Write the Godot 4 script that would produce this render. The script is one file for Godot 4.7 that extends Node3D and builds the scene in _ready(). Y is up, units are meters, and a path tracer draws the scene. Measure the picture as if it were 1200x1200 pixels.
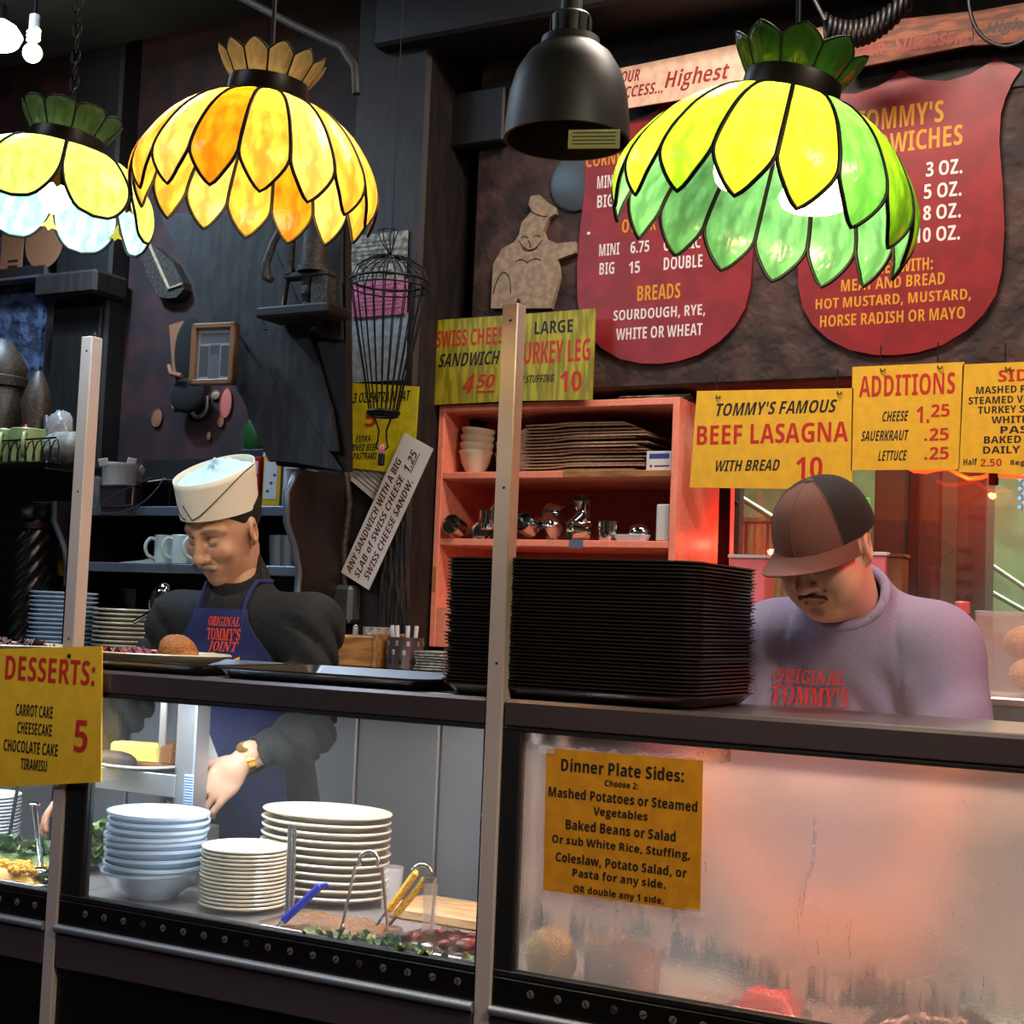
extends Node3D
# A carvery counter at night: three stained-glass lamps, a glass-fronted steam table and two cooks behind it.
const CAM_AT := Vector3(1.254157, 1.550000, 2.240317)
const CAM_R := Vector3(0.877844, 0.040025, -0.477271)
const CAM_U := Vector3(-0.000226, 0.996537, 0.083156)
const CAM_B := Vector3(0.478946, -0.072890, 0.874813)
const YELLOW_LAMP := 0.26
const GREEN_LAMP := 0.25
const LEFT_LAMP := 0.26
const RED_LAMP := 0.24
const FLOOD_LAMP := 0.6
const NEON := 0.08

const LASAGNA_AT := Vector3(0.0170, 2.0520, -1.4600)
const LASAGNA := [
	["TOMMY'S FAMOUS", 0.0005, 0.0855, 0.3330, 0.0342, "black", "i"],
	["BEEF LASAGNA", -0.0115, 0.0170, 0.4190, 0.0524, "red", "b"],
	["WITH BREAD", -0.0740, -0.0680, 0.1800, 0.0298, "black", "j"],
	["10", 0.0965, -0.0770, 0.0710, 0.0583, "red", "b"]]
const LASAGNA_SHAPE := [Vector2(-0.2250, 0.1400), Vector2(0.2090, 0.1300), Vector2(0.2100, -0.1360), Vector2(-0.2380, -0.1260)]
const ADDITIONS_AT := Vector3(0.3640, 2.1010, -1.4600)
const ADDITIONS := [
	["ADDITIONS", -0.0015, 0.0840, 0.2430, 0.0546, "red", "b"],
	["CHEESE", -0.0275, 0.0040, 0.0670, 0.0262, "black", "i"],
	["1.", 0.0420, 0.0055, 0.0320, 0.0433, "red", "b"],
	["25", 0.0850, 0.0150, 0.0460, 0.0323, "red", "b"],
	["SAUERKRAUT", -0.0540, -0.0455, 0.1220, 0.0263, "black", "i"],
	[".25", 0.0765, -0.0460, 0.0610, 0.0323, "red", "b"],
	["LETTUCE", -0.0330, -0.0975, 0.0740, 0.0262, "black", "i"],
	[".25", 0.0775, -0.0940, 0.0610, 0.0323, "red", "b"]]
const ADDITIONS_SHAPE := [Vector2(-0.1420, 0.1370), Vector2(0.1420, 0.1360), Vector2(0.1340, -0.1350), Vector2(-0.1400, -0.1340)]
const SIDES_AT := Vector3(0.6490, 2.0900, -1.4600)
const SIDES := [
	["SIDES", 0.0000, 0.1075, 0.1200, 0.0294, "red", "b"],
	["MASHED POTATOES", -0.0005, 0.0735, 0.2250, 0.0179, "black", "b"],
	["STEAMED VEGETABLES", -0.0005, 0.0480, 0.2610, 0.0179, "black", "b"],
	["TURKEY STUFFING", 0.0005, 0.0235, 0.2170, 0.0178, "black", "b"],
	["WHITE RICE", 0.0015, -0.0020, 0.1530, 0.0178, "black", "b"],
	["PASTA", 0.0020, -0.0275, 0.1100, 0.0178, "black", "b"],
	["BAKED BEANS", 0.0020, -0.0515, 0.1880, 0.0178, "black", "b"],
	["DAILY SALAD", 0.0020, -0.0770, 0.1920, 0.0178, "black", "b"],
	["Half", -0.1245, -0.1055, 0.0330, 0.0170, "black", "b"],
	["2.50", -0.0745, -0.1085, 0.0510, 0.0190, "red", "b"],
	["Reg.", -0.0090, -0.1115, 0.0380, 0.0168, "black", "b"]]
const SIDES_SHAPE := [Vector2(-0.1470, 0.1410), Vector2(0.1440, 0.1390), Vector2(0.1370, -0.1450), Vector2(-0.1530, -0.1310)]
const SWISS_AT := Vector3(-0.9000, 2.3050, -1.4200)
const SWISS := [
	["SWISS CHEESE", -0.0070, 0.0700, 0.2500, 0.0506, "red", "b"],
	["SANDWICH", -0.0155, 0.0045, 0.2110, 0.0404, "black", "i"],
	["4", -0.0135, -0.0690, 0.0410, 0.0555, "red", "i"],
	["50", 0.0440, -0.0640, 0.0640, 0.0401, "red", "i"]]
const SWISS_SHAPE := [Vector2(-0.1330, 0.1290), Vector2(0.1210, 0.1280), Vector2(0.1270, -0.1260), Vector2(-0.1650, -0.1280)]
const TURKEY_AT := Vector3(-0.6350, 2.3050, -1.4200)
const TURKEY := [
	["LARGE", -0.0025, 0.0840, 0.1230, 0.0368, "black", "b"],
	["TURKEY LEG", -0.0025, 0.0120, 0.2390, 0.0637, "red", "b"],
	["W/ STUFFING", -0.0545, -0.0645, 0.1230, 0.0221, "black", "j"],
	["10", 0.0590, -0.0760, 0.0680, 0.0583, "red", "b"]]
const TURKEY_SHAPE := [Vector2(-0.1380, 0.1280), Vector2(0.1270, 0.1290), Vector2(0.1260, -0.1320), Vector2(-0.1320, -0.1260)]
const SHIELD := [Vector2(0.0000, 0.3850), Vector2(0.0270, 0.3650), Vector2(0.0610, 0.3490), Vector2(0.1200, 0.3380), Vector2(0.1770, 0.3470), Vector2(0.2090, 0.3630), Vector2(0.2400, 0.3800), Vector2(0.3030, 0.3420), Vector2(0.2830, 0.3140), Vector2(0.2650, 0.2720), Vector2(0.2550, 0.2340), Vector2(0.2520, 0.1590), Vector2(0.2620, 0.0470), Vector2(0.2680, -0.0630), Vector2(0.2630, -0.1720), Vector2(0.2500, -0.2320), Vector2(0.2210, -0.2800), Vector2(0.1800, -0.3190), Vector2(0.1210, -0.3530), Vector2(0.0570, -0.3690), Vector2(0.0000, -0.3730), Vector2(-0.0570, -0.3690), Vector2(-0.1210, -0.3530), Vector2(-0.1800, -0.3190), Vector2(-0.2210, -0.2800), Vector2(-0.2500, -0.2320), Vector2(-0.2630, -0.1720), Vector2(-0.2680, -0.0630), Vector2(-0.2620, 0.0470), Vector2(-0.2520, 0.1590), Vector2(-0.2550, 0.2340), Vector2(-0.2650, 0.2720), Vector2(-0.2830, 0.3140), Vector2(-0.3030, 0.3420), Vector2(-0.2400, 0.3800), Vector2(-0.2090, 0.3630), Vector2(-0.1770, 0.3470), Vector2(-0.1200, 0.3380), Vector2(-0.0610, 0.3490), Vector2(-0.0270, 0.3650)]
const SHIELD_SANDWICH_AT := Vector3(0.3250, 2.6420, -1.4880)
const SHIELD_SANDWICH := [
	["TOMMY'S", -0.0035, 0.2600, 0.2310, 0.0582, "gold", "b"],
	["SANDWICHES", 0.0020, 0.1915, 0.3180, 0.0536, "gold", "b"],
	["3 OZ.", 0.1160, 0.1090, 0.0920, 0.0396, "white", "b"],
	["5 OZ.", 0.1135, 0.0505, 0.0950, 0.0396, "white", "b"],
	["8 OZ.", 0.1125, -0.0060, 0.0950, 0.0395, "white", "b"],
	["10 OZ.", 0.1015, -0.0635, 0.1150, 0.0395, "white", "b"],
	["COMES WITH:", -0.0035, -0.1390, 0.1910, 0.0333, "gold", "b"],
	["MEAT AND BREAD", -0.0115, -0.1800, 0.2690, 0.0311, "gold", "b"],
	["HOT MUSTARD, MUSTARD,", -0.0125, -0.2275, 0.4030, 0.0322, "gold", "b"],
	["HORSE RADISH OR MAYO", -0.0130, -0.2725, 0.3760, 0.0311, "gold", "b"]]
const SHIELD_BREADS_AT := Vector3(-0.3360, 2.6520, -1.4880)
const SHIELD_BREADS := [
	["CORNED BEEF", -0.1365, 0.2380, 0.2290, 0.0394, "gold", "b"],
	["MINI", -0.1820, 0.1695, 0.0600, 0.0371, "white", "b"],
	["BIG", -0.1840, 0.1125, 0.0520, 0.0371, "white", "b"],
	["OTHER", -0.0750, 0.0320, 0.1060, 0.0390, "gold", "b"],
	["MINI", -0.1660, -0.0320, 0.0640, 0.0344, "white", "b"],
	["6.75", -0.0700, -0.0330, 0.0580, 0.0340, "white", "b"],
	["BIG", -0.1715, -0.0870, 0.0470, 0.0344, "white", "b"],
	["15", -0.0850, -0.0910, 0.0340, 0.0341, "white", "b"],
	["CLASSIC", 0.0585, -0.0350, 0.1110, 0.0335, "white", "b"],
	["DOUBLE", 0.0630, -0.0885, 0.1160, 0.0359, "white", "b"],
	["15", 0.1720, -0.0935, 0.0320, 0.0331, "white", "b"],
	["BREADS", -0.0075, -0.1680, 0.1310, 0.0434, "gold", "b"],
	["SOURDOUGH, RYE,", -0.0055, -0.2295, 0.2790, 0.0349, "white", "b"],
	["WHITE OR WHEAT", -0.0040, -0.2820, 0.2620, 0.0336, "white", "b"]]
const BANNER_AT := Vector3(-0.1480, 3.0870, -1.4450)
const BANNER := [
	["OUR", -0.2865, 0.0205, 0.0590, 0.0341, "brick", "i"],
	["SUCCESS...", -0.2655, -0.0260, 0.1610, 0.0340, "brick", "i"],
	["Highest", -0.0835, -0.0140, 0.1930, 0.0643, "brick", "i"],
	["Quality", 0.2115, 0.0285, 0.1550, 0.0506, "brick", "i"]]
const BANNER_SHAPE := [Vector2(-0.3600, 0.0470), Vector2(0.2980, 0.0750), Vector2(0.3010, -0.0570), Vector2(0.0390, -0.0680), Vector2(-0.3280, -0.0730)]
const PLANK_AT := Vector3(0.3450, 3.0900, -1.4370)
const PLANK := [
	["Own", -0.0890, -0.0135, 0.0720, 0.0403, "brick", "i"],
	["Success...", 0.0660, -0.0140, 0.1880, 0.0439, "brick", "i"]]
const PLANK_SHAPE := [Vector2(-0.1920, 0.0470), Vector2(-0.0010, 0.0530), Vector2(0.1710, 0.0440), Vector2(0.1750, -0.0440), Vector2(0.0450, -0.0500), Vector2(-0.1550, -0.0610)]
const BOARD_AT := Vector3(0.6310, 3.0880, -1.4370)
const BOARD := [
	["Highest", -0.0075, -0.0090, 0.1490, 0.0384, "soot", "i"]]
const BOARD_SHAPE := [Vector2(-0.1190, 0.0440), Vector2(0.1100, 0.0490), Vector2(0.1110, -0.0620), Vector2(-0.1110, -0.0440)]
const EXTRA_AT := Vector3(-1.1500, 2.1100, -1.2900)
const EXTRA := [
	["3 OZ EXTRA MEAT", 0.0175, 0.0750, 0.2030, 0.0302, "black", "i"],
	["5", -0.0170, 0.0125, 0.0400, 0.0505, "red", "b"],
	["EXTRA", -0.0410, -0.0485, 0.0520, 0.0190, "black", "i"],
	["CORNED BEEF", -0.0445, -0.0740, 0.1170, 0.0202, "black", "i"],
	["OR PASTRAMI", -0.0445, -0.0995, 0.1130, 0.0202, "black", "i"]]
const EXTRA_SHAPE := [Vector2(-0.1230, 0.1240), Vector2(0.1470, 0.1000), Vector2(0.1400, -0.1570), Vector2(-0.1150, -0.1310)]
const DESSERT_AT := Vector3(-1.1070, 1.3050, 0.0500)
const DESSERT := [
	["DESSERTS:", 0.0505, 0.0965, 0.2590, 0.0514, "red", "b"],
	["CARROT CAKE", 0.0140, 0.0095, 0.1080, 0.0249, "black", "b"],
	["CHEESECAKE", 0.0185, -0.0275, 0.1010, 0.0249, "black", "b"],
	["CHOCOLATE CAKE", 0.0100, -0.0670, 0.1580, 0.0249, "black", "b"],
	["TIRAMISU", 0.0230, -0.1020, 0.0760, 0.0230, "black", "b"],
	["5", 0.1515, -0.0330, 0.0370, 0.0660, "red", "b"]]
const DESSERT_SHAPE := [Vector2(-0.2190, 0.1270), Vector2(0.1930, 0.1540), Vector2(0.2130, -0.1210), Vector2(-0.1790, -0.1700)]
const DINNER_AT := Vector3(0.2480, 1.2080, 0.0220)
const DINNER := [
	["Dinner Plate Sides:", 0.0025, 0.0960, 0.2250, 0.0219, "black", "b"],
	["Choose 2:", 0.0040, 0.0720, 0.0620, 0.0106, "black", "b"],
	["Mashed Potatoes or Steamed", 0.0040, 0.0485, 0.2720, 0.0169, "black", "b"],
	["Vegetables", 0.0035, 0.0215, 0.0990, 0.0183, "black", "b"],
	["Baked Beans or Salad", 0.0035, -0.0035, 0.2010, 0.0169, "black", "b"],
	["Or sub White Rice, Stuffing,", 0.0040, -0.0325, 0.2520, 0.0183, "black", "b"],
	["Coleslaw, Potato Salad, or", 0.0055, -0.0610, 0.2390, 0.0183, "black", "b"],
	["Pasta for any side.", 0.0040, -0.0850, 0.1700, 0.0183, "black", "b"],
	["OR double any 1 side.", 0.0045, -0.1110, 0.1650, 0.0154, "black", "b"]]
const DINNER_SHAPE := [Vector2(-0.1400, 0.1210), Vector2(0.1470, 0.1230), Vector2(0.1500, -0.1200), Vector2(-0.1360, -0.1190)]

# ---------------------------------------------------------------- helpers
var M := {}
var taken := {}
var rng := RandomNumberGenerator.new()
const ORD := ["top", "second", "third", "fourth", "fifth", "sixth", "seventh", "eighth", "ninth", "tenth", "eleventh", "twelfth", "thirteenth", "fourteenth", "fifteenth", "sixteenth", "seventeenth", "eighteenth", "nineteenth", "twentieth", "twenty-first", "twenty-second", "twenty-third", "twenty-fourth", "twenty-fifth", "twenty-sixth", "twenty-seventh", "twenty-eighth", "twenty-ninth", "thirtieth", "thirty-first", "thirty-second", "thirty-third", "thirty-fourth", "thirty-fifth", "thirty-sixth", "thirty-seventh", "thirty-eighth", "thirty-ninth", "fortieth"]

func nth(i: int) -> String:
	return "topmost" if i == 0 else ORD[i] + " from the top"

class Shaper:
	var st := SurfaceTool.new()
	func _init() -> void:
		st.begin(Mesh.PRIMITIVE_TRIANGLES)
	func group(g: int) -> void:
		st.set_smooth_group(g)
	func v(p: Vector3, c := Color.WHITE, uv := Vector2.ZERO) -> void:
		st.set_color(c); st.set_uv(uv); st.add_vertex(p)
	func tri(a: Vector3, b: Vector3, c: Vector3, col := Color.WHITE) -> void: # counter-clockwise seen from outside
		v(a, col); v(c, col); v(b, col)
	func quad(a: Vector3, b: Vector3, c: Vector3, d: Vector3, col := Color.WHITE) -> void:
		tri(a, b, c, col); tri(a, c, d, col)
	func sheet(a: Vector3, b: Vector3, c: Vector3, d: Vector3) -> void: # with texture coordinates
		group(-1)
		v(a, Color.WHITE, Vector2(0, 1)); v(c, Color.WHITE, Vector2(1, 0)); v(b, Color.WHITE, Vector2(1, 1))
		v(a, Color.WHITE, Vector2(0, 1)); v(d, Color.WHITE, Vector2(0, 0)); v(c, Color.WHITE, Vector2(1, 0))
	func box(c: Vector3, s: Vector3, bev := 0.0, xf := Transform3D.IDENTITY) -> Shaper:
		group(-1)
		var h := s * 0.5
		var e: float = minf(bev, minf(h.x, minf(h.y, h.z)) * 0.95)
		if e <= 0.0:
			var p := []
			for i in 8:
				p.append(xf * (c + Vector3(h.x if i & 1 else -h.x, h.y if i & 2 else -h.y, h.z if i & 4 else -h.z)))
			quad(p[4], p[5], p[7], p[6]); quad(p[1], p[0], p[2], p[3]); quad(p[5], p[1], p[3], p[7])
			quad(p[0], p[4], p[6], p[2]); quad(p[6], p[7], p[3], p[2]); quad(p[0], p[1], p[5], p[4])
			return self
		# three vertices at each corner, one on each face
		var q := {}
		for i in 8:
			var sg := Vector3(1 if i & 1 else -1, 1 if i & 2 else -1, 1 if i & 4 else -1)
			for ax in 3:
				var w := h - Vector3(e, e, e)
				w[ax] = h[ax]
				q[i * 3 + ax] = xf * (c + sg * w)
		var F := [[1, [1, 3, 7, 5], 0], [0, [0, 4, 6, 2], 0], [1, [2, 6, 7, 3], 1], [0, [0, 1, 5, 4], 1], [1, [4, 5, 7, 6], 2], [0, [0, 2, 3, 1], 2]]
		for fc in F:
			var a: int = fc[2]
			var ids: Array = fc[1]
			quad(q[ids[0] * 3 + a], q[ids[1] * 3 + a], q[ids[2] * 3 + a], q[ids[3] * 3 + a])
		var mid: Vector3 = xf * c
		for i in 8:
			out_tri(q[i * 3], q[i * 3 + 1], q[i * 3 + 2], mid)
			for b in 3:
				var j := i | (1 << b)
				if j == i: continue
				var a1 := (b + 1) % 3
				var a2 := (b + 2) % 3
				out_tri(q[i * 3 + a1], q[j * 3 + a1], q[j * 3 + a2], mid)
				out_tri(q[i * 3 + a1], q[j * 3 + a2], q[i * 3 + a2], mid)
		return self
	func out_tri(a: Vector3, b: Vector3, c: Vector3, mid: Vector3) -> void:
		if (b - a).cross(c - a).dot((a + b + c) / 3.0 - mid) < 0.0: tri(a, c, b)
		else: tri(a, b, c)
	func lathe(prof: Array, segs := 24, xf := Transform3D.IDENTITY, a0 := 0.0, a1 := TAU) -> Shaper: # (radius, height); outside runs upwards
		var closed := is_equal_approx(a1 - a0, TAU)
		var g := 1
		for j in prof.size() - 1:
			var p: Vector2 = prof[j]
			var n: Vector2 = prof[j + 1]
			if j > 0:
				var l: Vector2 = prof[j - 1]
				if absf((p - l).angle_to(n - p)) > 0.7: g += 1
			group(g)
			for i in segs:
				var t0 := a0 + (a1 - a0) * i / segs
				var t1 := a0 + (a1 - a0) * ((i + 1) % segs if closed else i + 1) / segs
				var A := xf * Vector3(p.x * cos(t1), p.y, p.x * sin(t1))
				var Bq := xf * Vector3(p.x * cos(t0), p.y, p.x * sin(t0))
				var Cq := xf * Vector3(n.x * cos(t0), n.y, n.x * sin(t0))
				var Dq := xf * Vector3(n.x * cos(t1), n.y, n.x * sin(t1))
				if p.x > 1e-6: tri(A, Bq, Cq)
				if n.x > 1e-6: tri(A, Cq, Dq) 
		return self
	func ball(c: Vector3, r: Vector3, segs := 14, rings := 8, b := Basis.IDENTITY, lump := 0.0, rg: RandomNumberGenerator = null) -> Shaper:
		group(1)
		var pts := []
		for j in rings + 1:
			var row := []
			for i in segs:
				var ph := PI * j / rings - PI / 2
				var th := TAU * i / segs
				var k := 1.0
				if lump > 0.0 and j > 0 and j < rings: k += rg.randf_range(-lump, lump)
				row.append(c + b * (Vector3(cos(ph) * cos(th), sin(ph), cos(ph) * sin(th)) * r * k))
			pts.append(row)
		for j in rings:
			for i in segs:
				var i2 := (i + 1) % segs
				if j > 0: tri(pts[j][i2], pts[j][i], pts[j + 1][i])
				if j < rings - 1: tri(pts[j][i2], pts[j + 1][i], pts[j + 1][i2])
		return self
	func tube(pts: Array, r, sides := 8, capped := true) -> Shaper:
		group(2)
		var n := pts.size()
		var rings := []
		var up := Vector3.UP
		var closed: bool = n > 3 and (pts[0] as Vector3).is_equal_approx(pts[n - 1])
		for i in n:
			var t: Vector3
			if closed and (i == 0 or i == n - 1): t = (pts[1] - pts[n - 2]).normalized()
			else: t = (pts[mini(i + 1, n - 1)] - pts[maxi(i - 1, 0)]).normalized()
			if i == 0 and absf(t.y) > 0.9: up = Vector3.RIGHT
			up = (up - t * up.dot(t)).normalized()
			var sd := t.cross(up)
			var rad: float = r[i] if r is Array else r
			var ring := []
			for s in sides:
				var a := TAU * s / sides
				ring.append(pts[i] + (up * cos(a) + sd * sin(a)) * rad)
			rings.append(ring)
		for i in n - 1:
			for s in sides:
				var s2 := (s + 1) % sides
				quad(rings[i][s], rings[i][s2], rings[i + 1][s2], rings[i + 1][s])
		if capped and not closed:
			group(-1)
			for s in range(1, sides - 1):
				tri(rings[0][0], rings[0][s + 1], rings[0][s])
				tri(rings[n - 1][0], rings[n - 1][s], rings[n - 1][s + 1])
		return self
	func prism(poly, depth: float, xf := Transform3D.IDENTITY, z0 := 0.0) -> Shaper: # outline in xy, from z0 to z0 + depth
		var pp := PackedVector2Array(poly)
		if Geometry2D.is_polygon_clockwise(pp): pp.reverse()
		var ar := 0.0
		for i in pp.size():
			ar += pp[i].cross(pp[(i + 1) % pp.size()])
		if ar < 0.0: pp.reverse()
		group(-1)
		var ix := Geometry2D.triangulate_polygon(pp)
		for k in range(0, ix.size(), 3):
			var a := pp[ix[k]]
			var b := pp[ix[k + 1]]
			var c := pp[ix[k + 2]]
			if (b - a).cross(c - a) < 0.0:
				var w := b; b = c; c = w
			tri(xf * Vector3(a.x, a.y, z0 + depth), xf * Vector3(b.x, b.y, z0 + depth), xf * Vector3(c.x, c.y, z0 + depth))
			tri(xf * Vector3(a.x, a.y, z0), xf * Vector3(c.x, c.y, z0), xf * Vector3(b.x, b.y, z0))
		for i in pp.size():
			var a := pp[i]
			var b := pp[(i + 1) % pp.size()]
			quad(xf * Vector3(a.x, a.y, z0), xf * Vector3(b.x, b.y, z0), xf * Vector3(b.x, b.y, z0 + depth), xf * Vector3(a.x, a.y, z0 + depth))
		return self
	func grid(rows: Array, cols: Array = [], g := 3) -> Shaper: # rows of points; counter-clockwise when rows run up and columns run right, seen from the front
		group(g)
		for j in rows.size() - 1:
			for i in rows[j].size() - 1:
				var a: Vector3 = rows[j][i]
				var b: Vector3 = rows[j][i + 1]
				var c: Vector3 = rows[j + 1][i + 1]
				var d: Vector3 = rows[j + 1][i]
				if cols.is_empty(): quad(a, b, c, d)
				else:
					v(a, cols[j][i]); v(c, cols[j + 1][i + 1]); v(b, cols[j][i + 1])
					v(a, cols[j][i]); v(d, cols[j + 1][i]); v(c, cols[j + 1][i + 1])
		return self
	func done() -> ArrayMesh:
		st.generate_normals()
		st.index()
		return st.commit()

func numbered(n: String) -> String:
	if not taken.has(n):
		taken[n] = 0
		return n
	taken[n] += 1
	return "%s_%03d" % [n, taken[n]]

func tag(o: Node, label: String, category: String, gp := "") -> void:
	o.set_meta("label", label); o.set_meta("category", category)
	if gp: o.set_meta("group", gp)

func thing(called: String, label: String, category: String, at := Vector3.ZERO, turn := 0.0, gp := "") -> Node3D:
	var o := Node3D.new()
	o.name = numbered(called)
	add_child(o)
	o.position = at; o.rotation.y = turn
	tag(o, label, category, gp)
	return o

func part(parent: Node, called: String, mesh, m: String, at := Vector3.ZERO, b := Basis.IDENTITY) -> MeshInstance3D:
	var o := MeshInstance3D.new()
	o.name = called
	o.mesh = mesh.done() if mesh is Shaper else mesh
	o.material_override = M[m]
	o.transform = Transform3D(b, at)
	parent.add_child(o, true)
	return o

func single(called: String, label: String, category: String, mesh, m: String, at := Vector3.ZERO, b := Basis.IDENTITY, gp := "") -> MeshInstance3D:
	var o := part(self, numbered(called), mesh, m, at, b)
	tag(o, label, category, gp)
	return o

func struct(called: String, mesh, m: String, at := Vector3.ZERO) -> MeshInstance3D:
	var o := part(self, numbered(called), mesh, m, at)
	o.set_meta("kind", "structure")
	return o

func again(src: Node3D, at: Vector3, label: String, turn := 0.0, gp := "") -> Node3D:
	var o: Node3D = src.duplicate()
	o.name = numbered(String(src.name).split("_0")[0])
	add_child(o)
	o.position = at; o.rotation.y = turn
	o.set_meta("label", label)
	if gp: o.set_meta("group", gp)
	return o

# ---------------------------------------------------------------- materials
var noise_cache := {}
func noise_tex(freq: float, c0: Color, c1: Color, oct := 4, cell := false, lo := 0.3, hi := 0.7) -> NoiseTexture2D:
	var key := "%s %s %s %s %s %s %s" % [freq, c0, c1, oct, cell, lo, hi]
	if noise_cache.has(key): return noise_cache[key]
	var n := FastNoiseLite.new()
	n.seed = 7
	n.noise_type = FastNoiseLite.TYPE_CELLULAR if cell else FastNoiseLite.TYPE_SIMPLEX_SMOOTH
	n.frequency = freq
	n.fractal_octaves = oct
	var t := NoiseTexture2D.new()
	t.width = 384; t.height = 384; t.seamless = true; t.noise = n
	var g := Gradient.new()
	g.offsets = PackedFloat32Array([lo, hi]); g.colors = PackedColorArray([c0, c1])
	t.color_ramp = g
	noise_cache[key] = t
	return t

func mat(called: String, col: Color, rough := 0.6, metal := 0.0, o := {}) -> StandardMaterial3D:
	var m := StandardMaterial3D.new()
	m.resource_name = called
	m.albedo_color = col; m.roughness = rough; m.metallic = metal
	if o.has("mottle"): # [scale per metre, darkest share, frequency, stretch]
		var a: Array = o.mottle
		var d: float = a[1]
		m.albedo_texture = noise_tex(a[2], Color(d, d, d), Color.WHITE)
		m.uv1_triplanar = true
		m.uv1_scale = a[3] if a.size() > 3 else Vector3.ONE * a[0]
	if o.has("relief"): # [depth in cm, scale, frequency]
		var a: Array = o.relief
		m.heightmap_enabled = true
		m.heightmap_scale = a[0]
		m.heightmap_texture = noise_tex(a[2], Color.BLACK, Color.WHITE)
		m.uv1_triplanar = true
		if not o.has("mottle"): m.uv1_scale = Vector3.ONE * a[1]
	if o.has("glow"):
		m.emission_enabled = true; m.emission = o.glow; m.emission_energy_multiplier = o.get("power", 1.0)
	if o.has("back"):
		m.backlight_enabled = true; m.backlight = o.back
	if o.has("pane"):
		m.transparency = BaseMaterial3D.TRANSPARENCY_ALPHA; m.albedo_color.a = o.pane
	if o.has("solid_glass"):
		m.refraction_enabled = true; m.refraction_scale = 0.05; m.transparency = BaseMaterial3D.TRANSPARENCY_ALPHA; m.albedo_color.a = o.solid_glass
	if o.has("coat"):
		m.clearcoat_enabled = true; m.clearcoat = o.coat; m.clearcoat_roughness = 0.15
	if o.has("rim"):
		m.rim_enabled = true; m.rim = o.rim
	if o.has("sss"):
		m.subsurf_scatter_enabled = true; m.subsurf_scatter_strength = o.sss
	if o.has("vertex"): m.vertex_color_use_as_albedo = true
	if o.has("aniso"):
		m.anisotropy_enabled = true; m.anisotropy = o.aniso
	M[called] = m
	return m

# ---------------------------------------------------------------- lettering
var fonts := {}
func font(style: String) -> Font:
	if fonts.has(style): return fonts[style]
	var f := SystemFont.new()
	f.font_names = PackedStringArray(["Droid Serif" if style == "s" or style == "k" else "Droid Sans"])
	f.font_weight = 700
	fonts[style] = f
	return f

func letters(text: String, w: float, h: float, style: String) -> ArrayMesh: # flat print, centred, fitted into w by h
	var t := TextMesh.new()
	t.text = text
	t.font = font("k" if style in ["s", "k"] else "b")
	t.font_size = 48; t.pixel_size = 0.01; t.depth = 0.0; t.curve_step = 2.0
	var a := t.get_mesh_arrays()
	var p: PackedVector3Array = a[Mesh.ARRAY_VERTEX]
	var lo := Vector3.INF
	var hi := -Vector3.INF
	var slant := 0.28 if style in ["i", "j", "k"] else 0.0
	for i in p.size():
		p[i].x += p[i].y * slant
		lo = lo.min(p[i]); hi = hi.max(p[i])
	var s := Vector3(w / (hi.x - lo.x), h / (hi.y - lo.y), 0)
	var mid := (lo + hi) * 0.5
	var nn := PackedVector3Array()
	for i in p.size():
		p[i] = (p[i] - mid) * s
		nn.append(Vector3(0, 0, 1))
	var out := []
	out.resize(Mesh.ARRAY_MAX)
	out[Mesh.ARRAY_VERTEX] = p; out[Mesh.ARRAY_NORMAL] = nn; out[Mesh.ARRAY_INDEX] = a[Mesh.ARRAY_INDEX]
	var am := ArrayMesh.new()
	am.add_surface_from_arrays(Mesh.PRIMITIVE_TRIANGLES, out)
	return am

func write_rows(parent: Node3D, rows: Array, z: float) -> void:
	for r in rows:
		part(parent, "lettering", letters(r[0], r[3], r[4], r[6]), "ink_" + r[5], Vector3(r[1], r[2], z))

func arc(a: Vector3, b: Vector3, c: Vector3, n := 10) -> Array: # a smooth curve from a to c, pulled towards b
	var o := []
	for i in n + 1:
		var t := float(i) / n
		o.append(a.lerp(b, t).lerp(b.lerp(c, t), t))
	return o

# ---------------------------------------------------------------- the place
func _ready() -> void:
	rng.seed = 20240611
	# camera
	var cam := Camera3D.new()
	cam.name = "camera"
	cam.fov = 38.88
	cam.near = 0.05
	add_child(cam)
	cam.transform = Transform3D(Basis(CAM_R, CAM_U, CAM_B), CAM_AT)
	cam.current = true
	# air: night outside, nothing but the lamps inside
	var env := Environment.new()
	env.background_mode = Environment.BG_COLOR
	env.background_color = Color(0.01, 0.012, 0.02)
	env.background_energy_multiplier = 0.3
	env.ambient_light_source = Environment.AMBIENT_SOURCE_DISABLED
	env.tonemap_mode = Environment.TONE_MAPPER_LINEAR
	env.tonemap_exposure = 1.1
	env.sdfgi_enabled = true; env.ssao_enabled = true; env.ssil_enabled = true
	var we := WorldEnvironment.new()
	we.name = "world_environment"
	we.environment = env
	add_child(we)
	materials()
	big_lights()
	print("structure"); structure(); outside()
	print("counter"); counter()
	print("lamps"); lamps()
	print("case"); case_food(); counter_top()
	print("back"); back_bar(); cabinet(); wall_things(); signs(); left_corner(); window_things()
	print("people"); people()
	for n in find_children("*", "MeshInstance3D", true, false):
		n.cast_shadow = GeometryInstance3D.SHADOW_CASTING_SETTING_ON
	print("done ", Time.get_ticks_msec())

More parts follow.
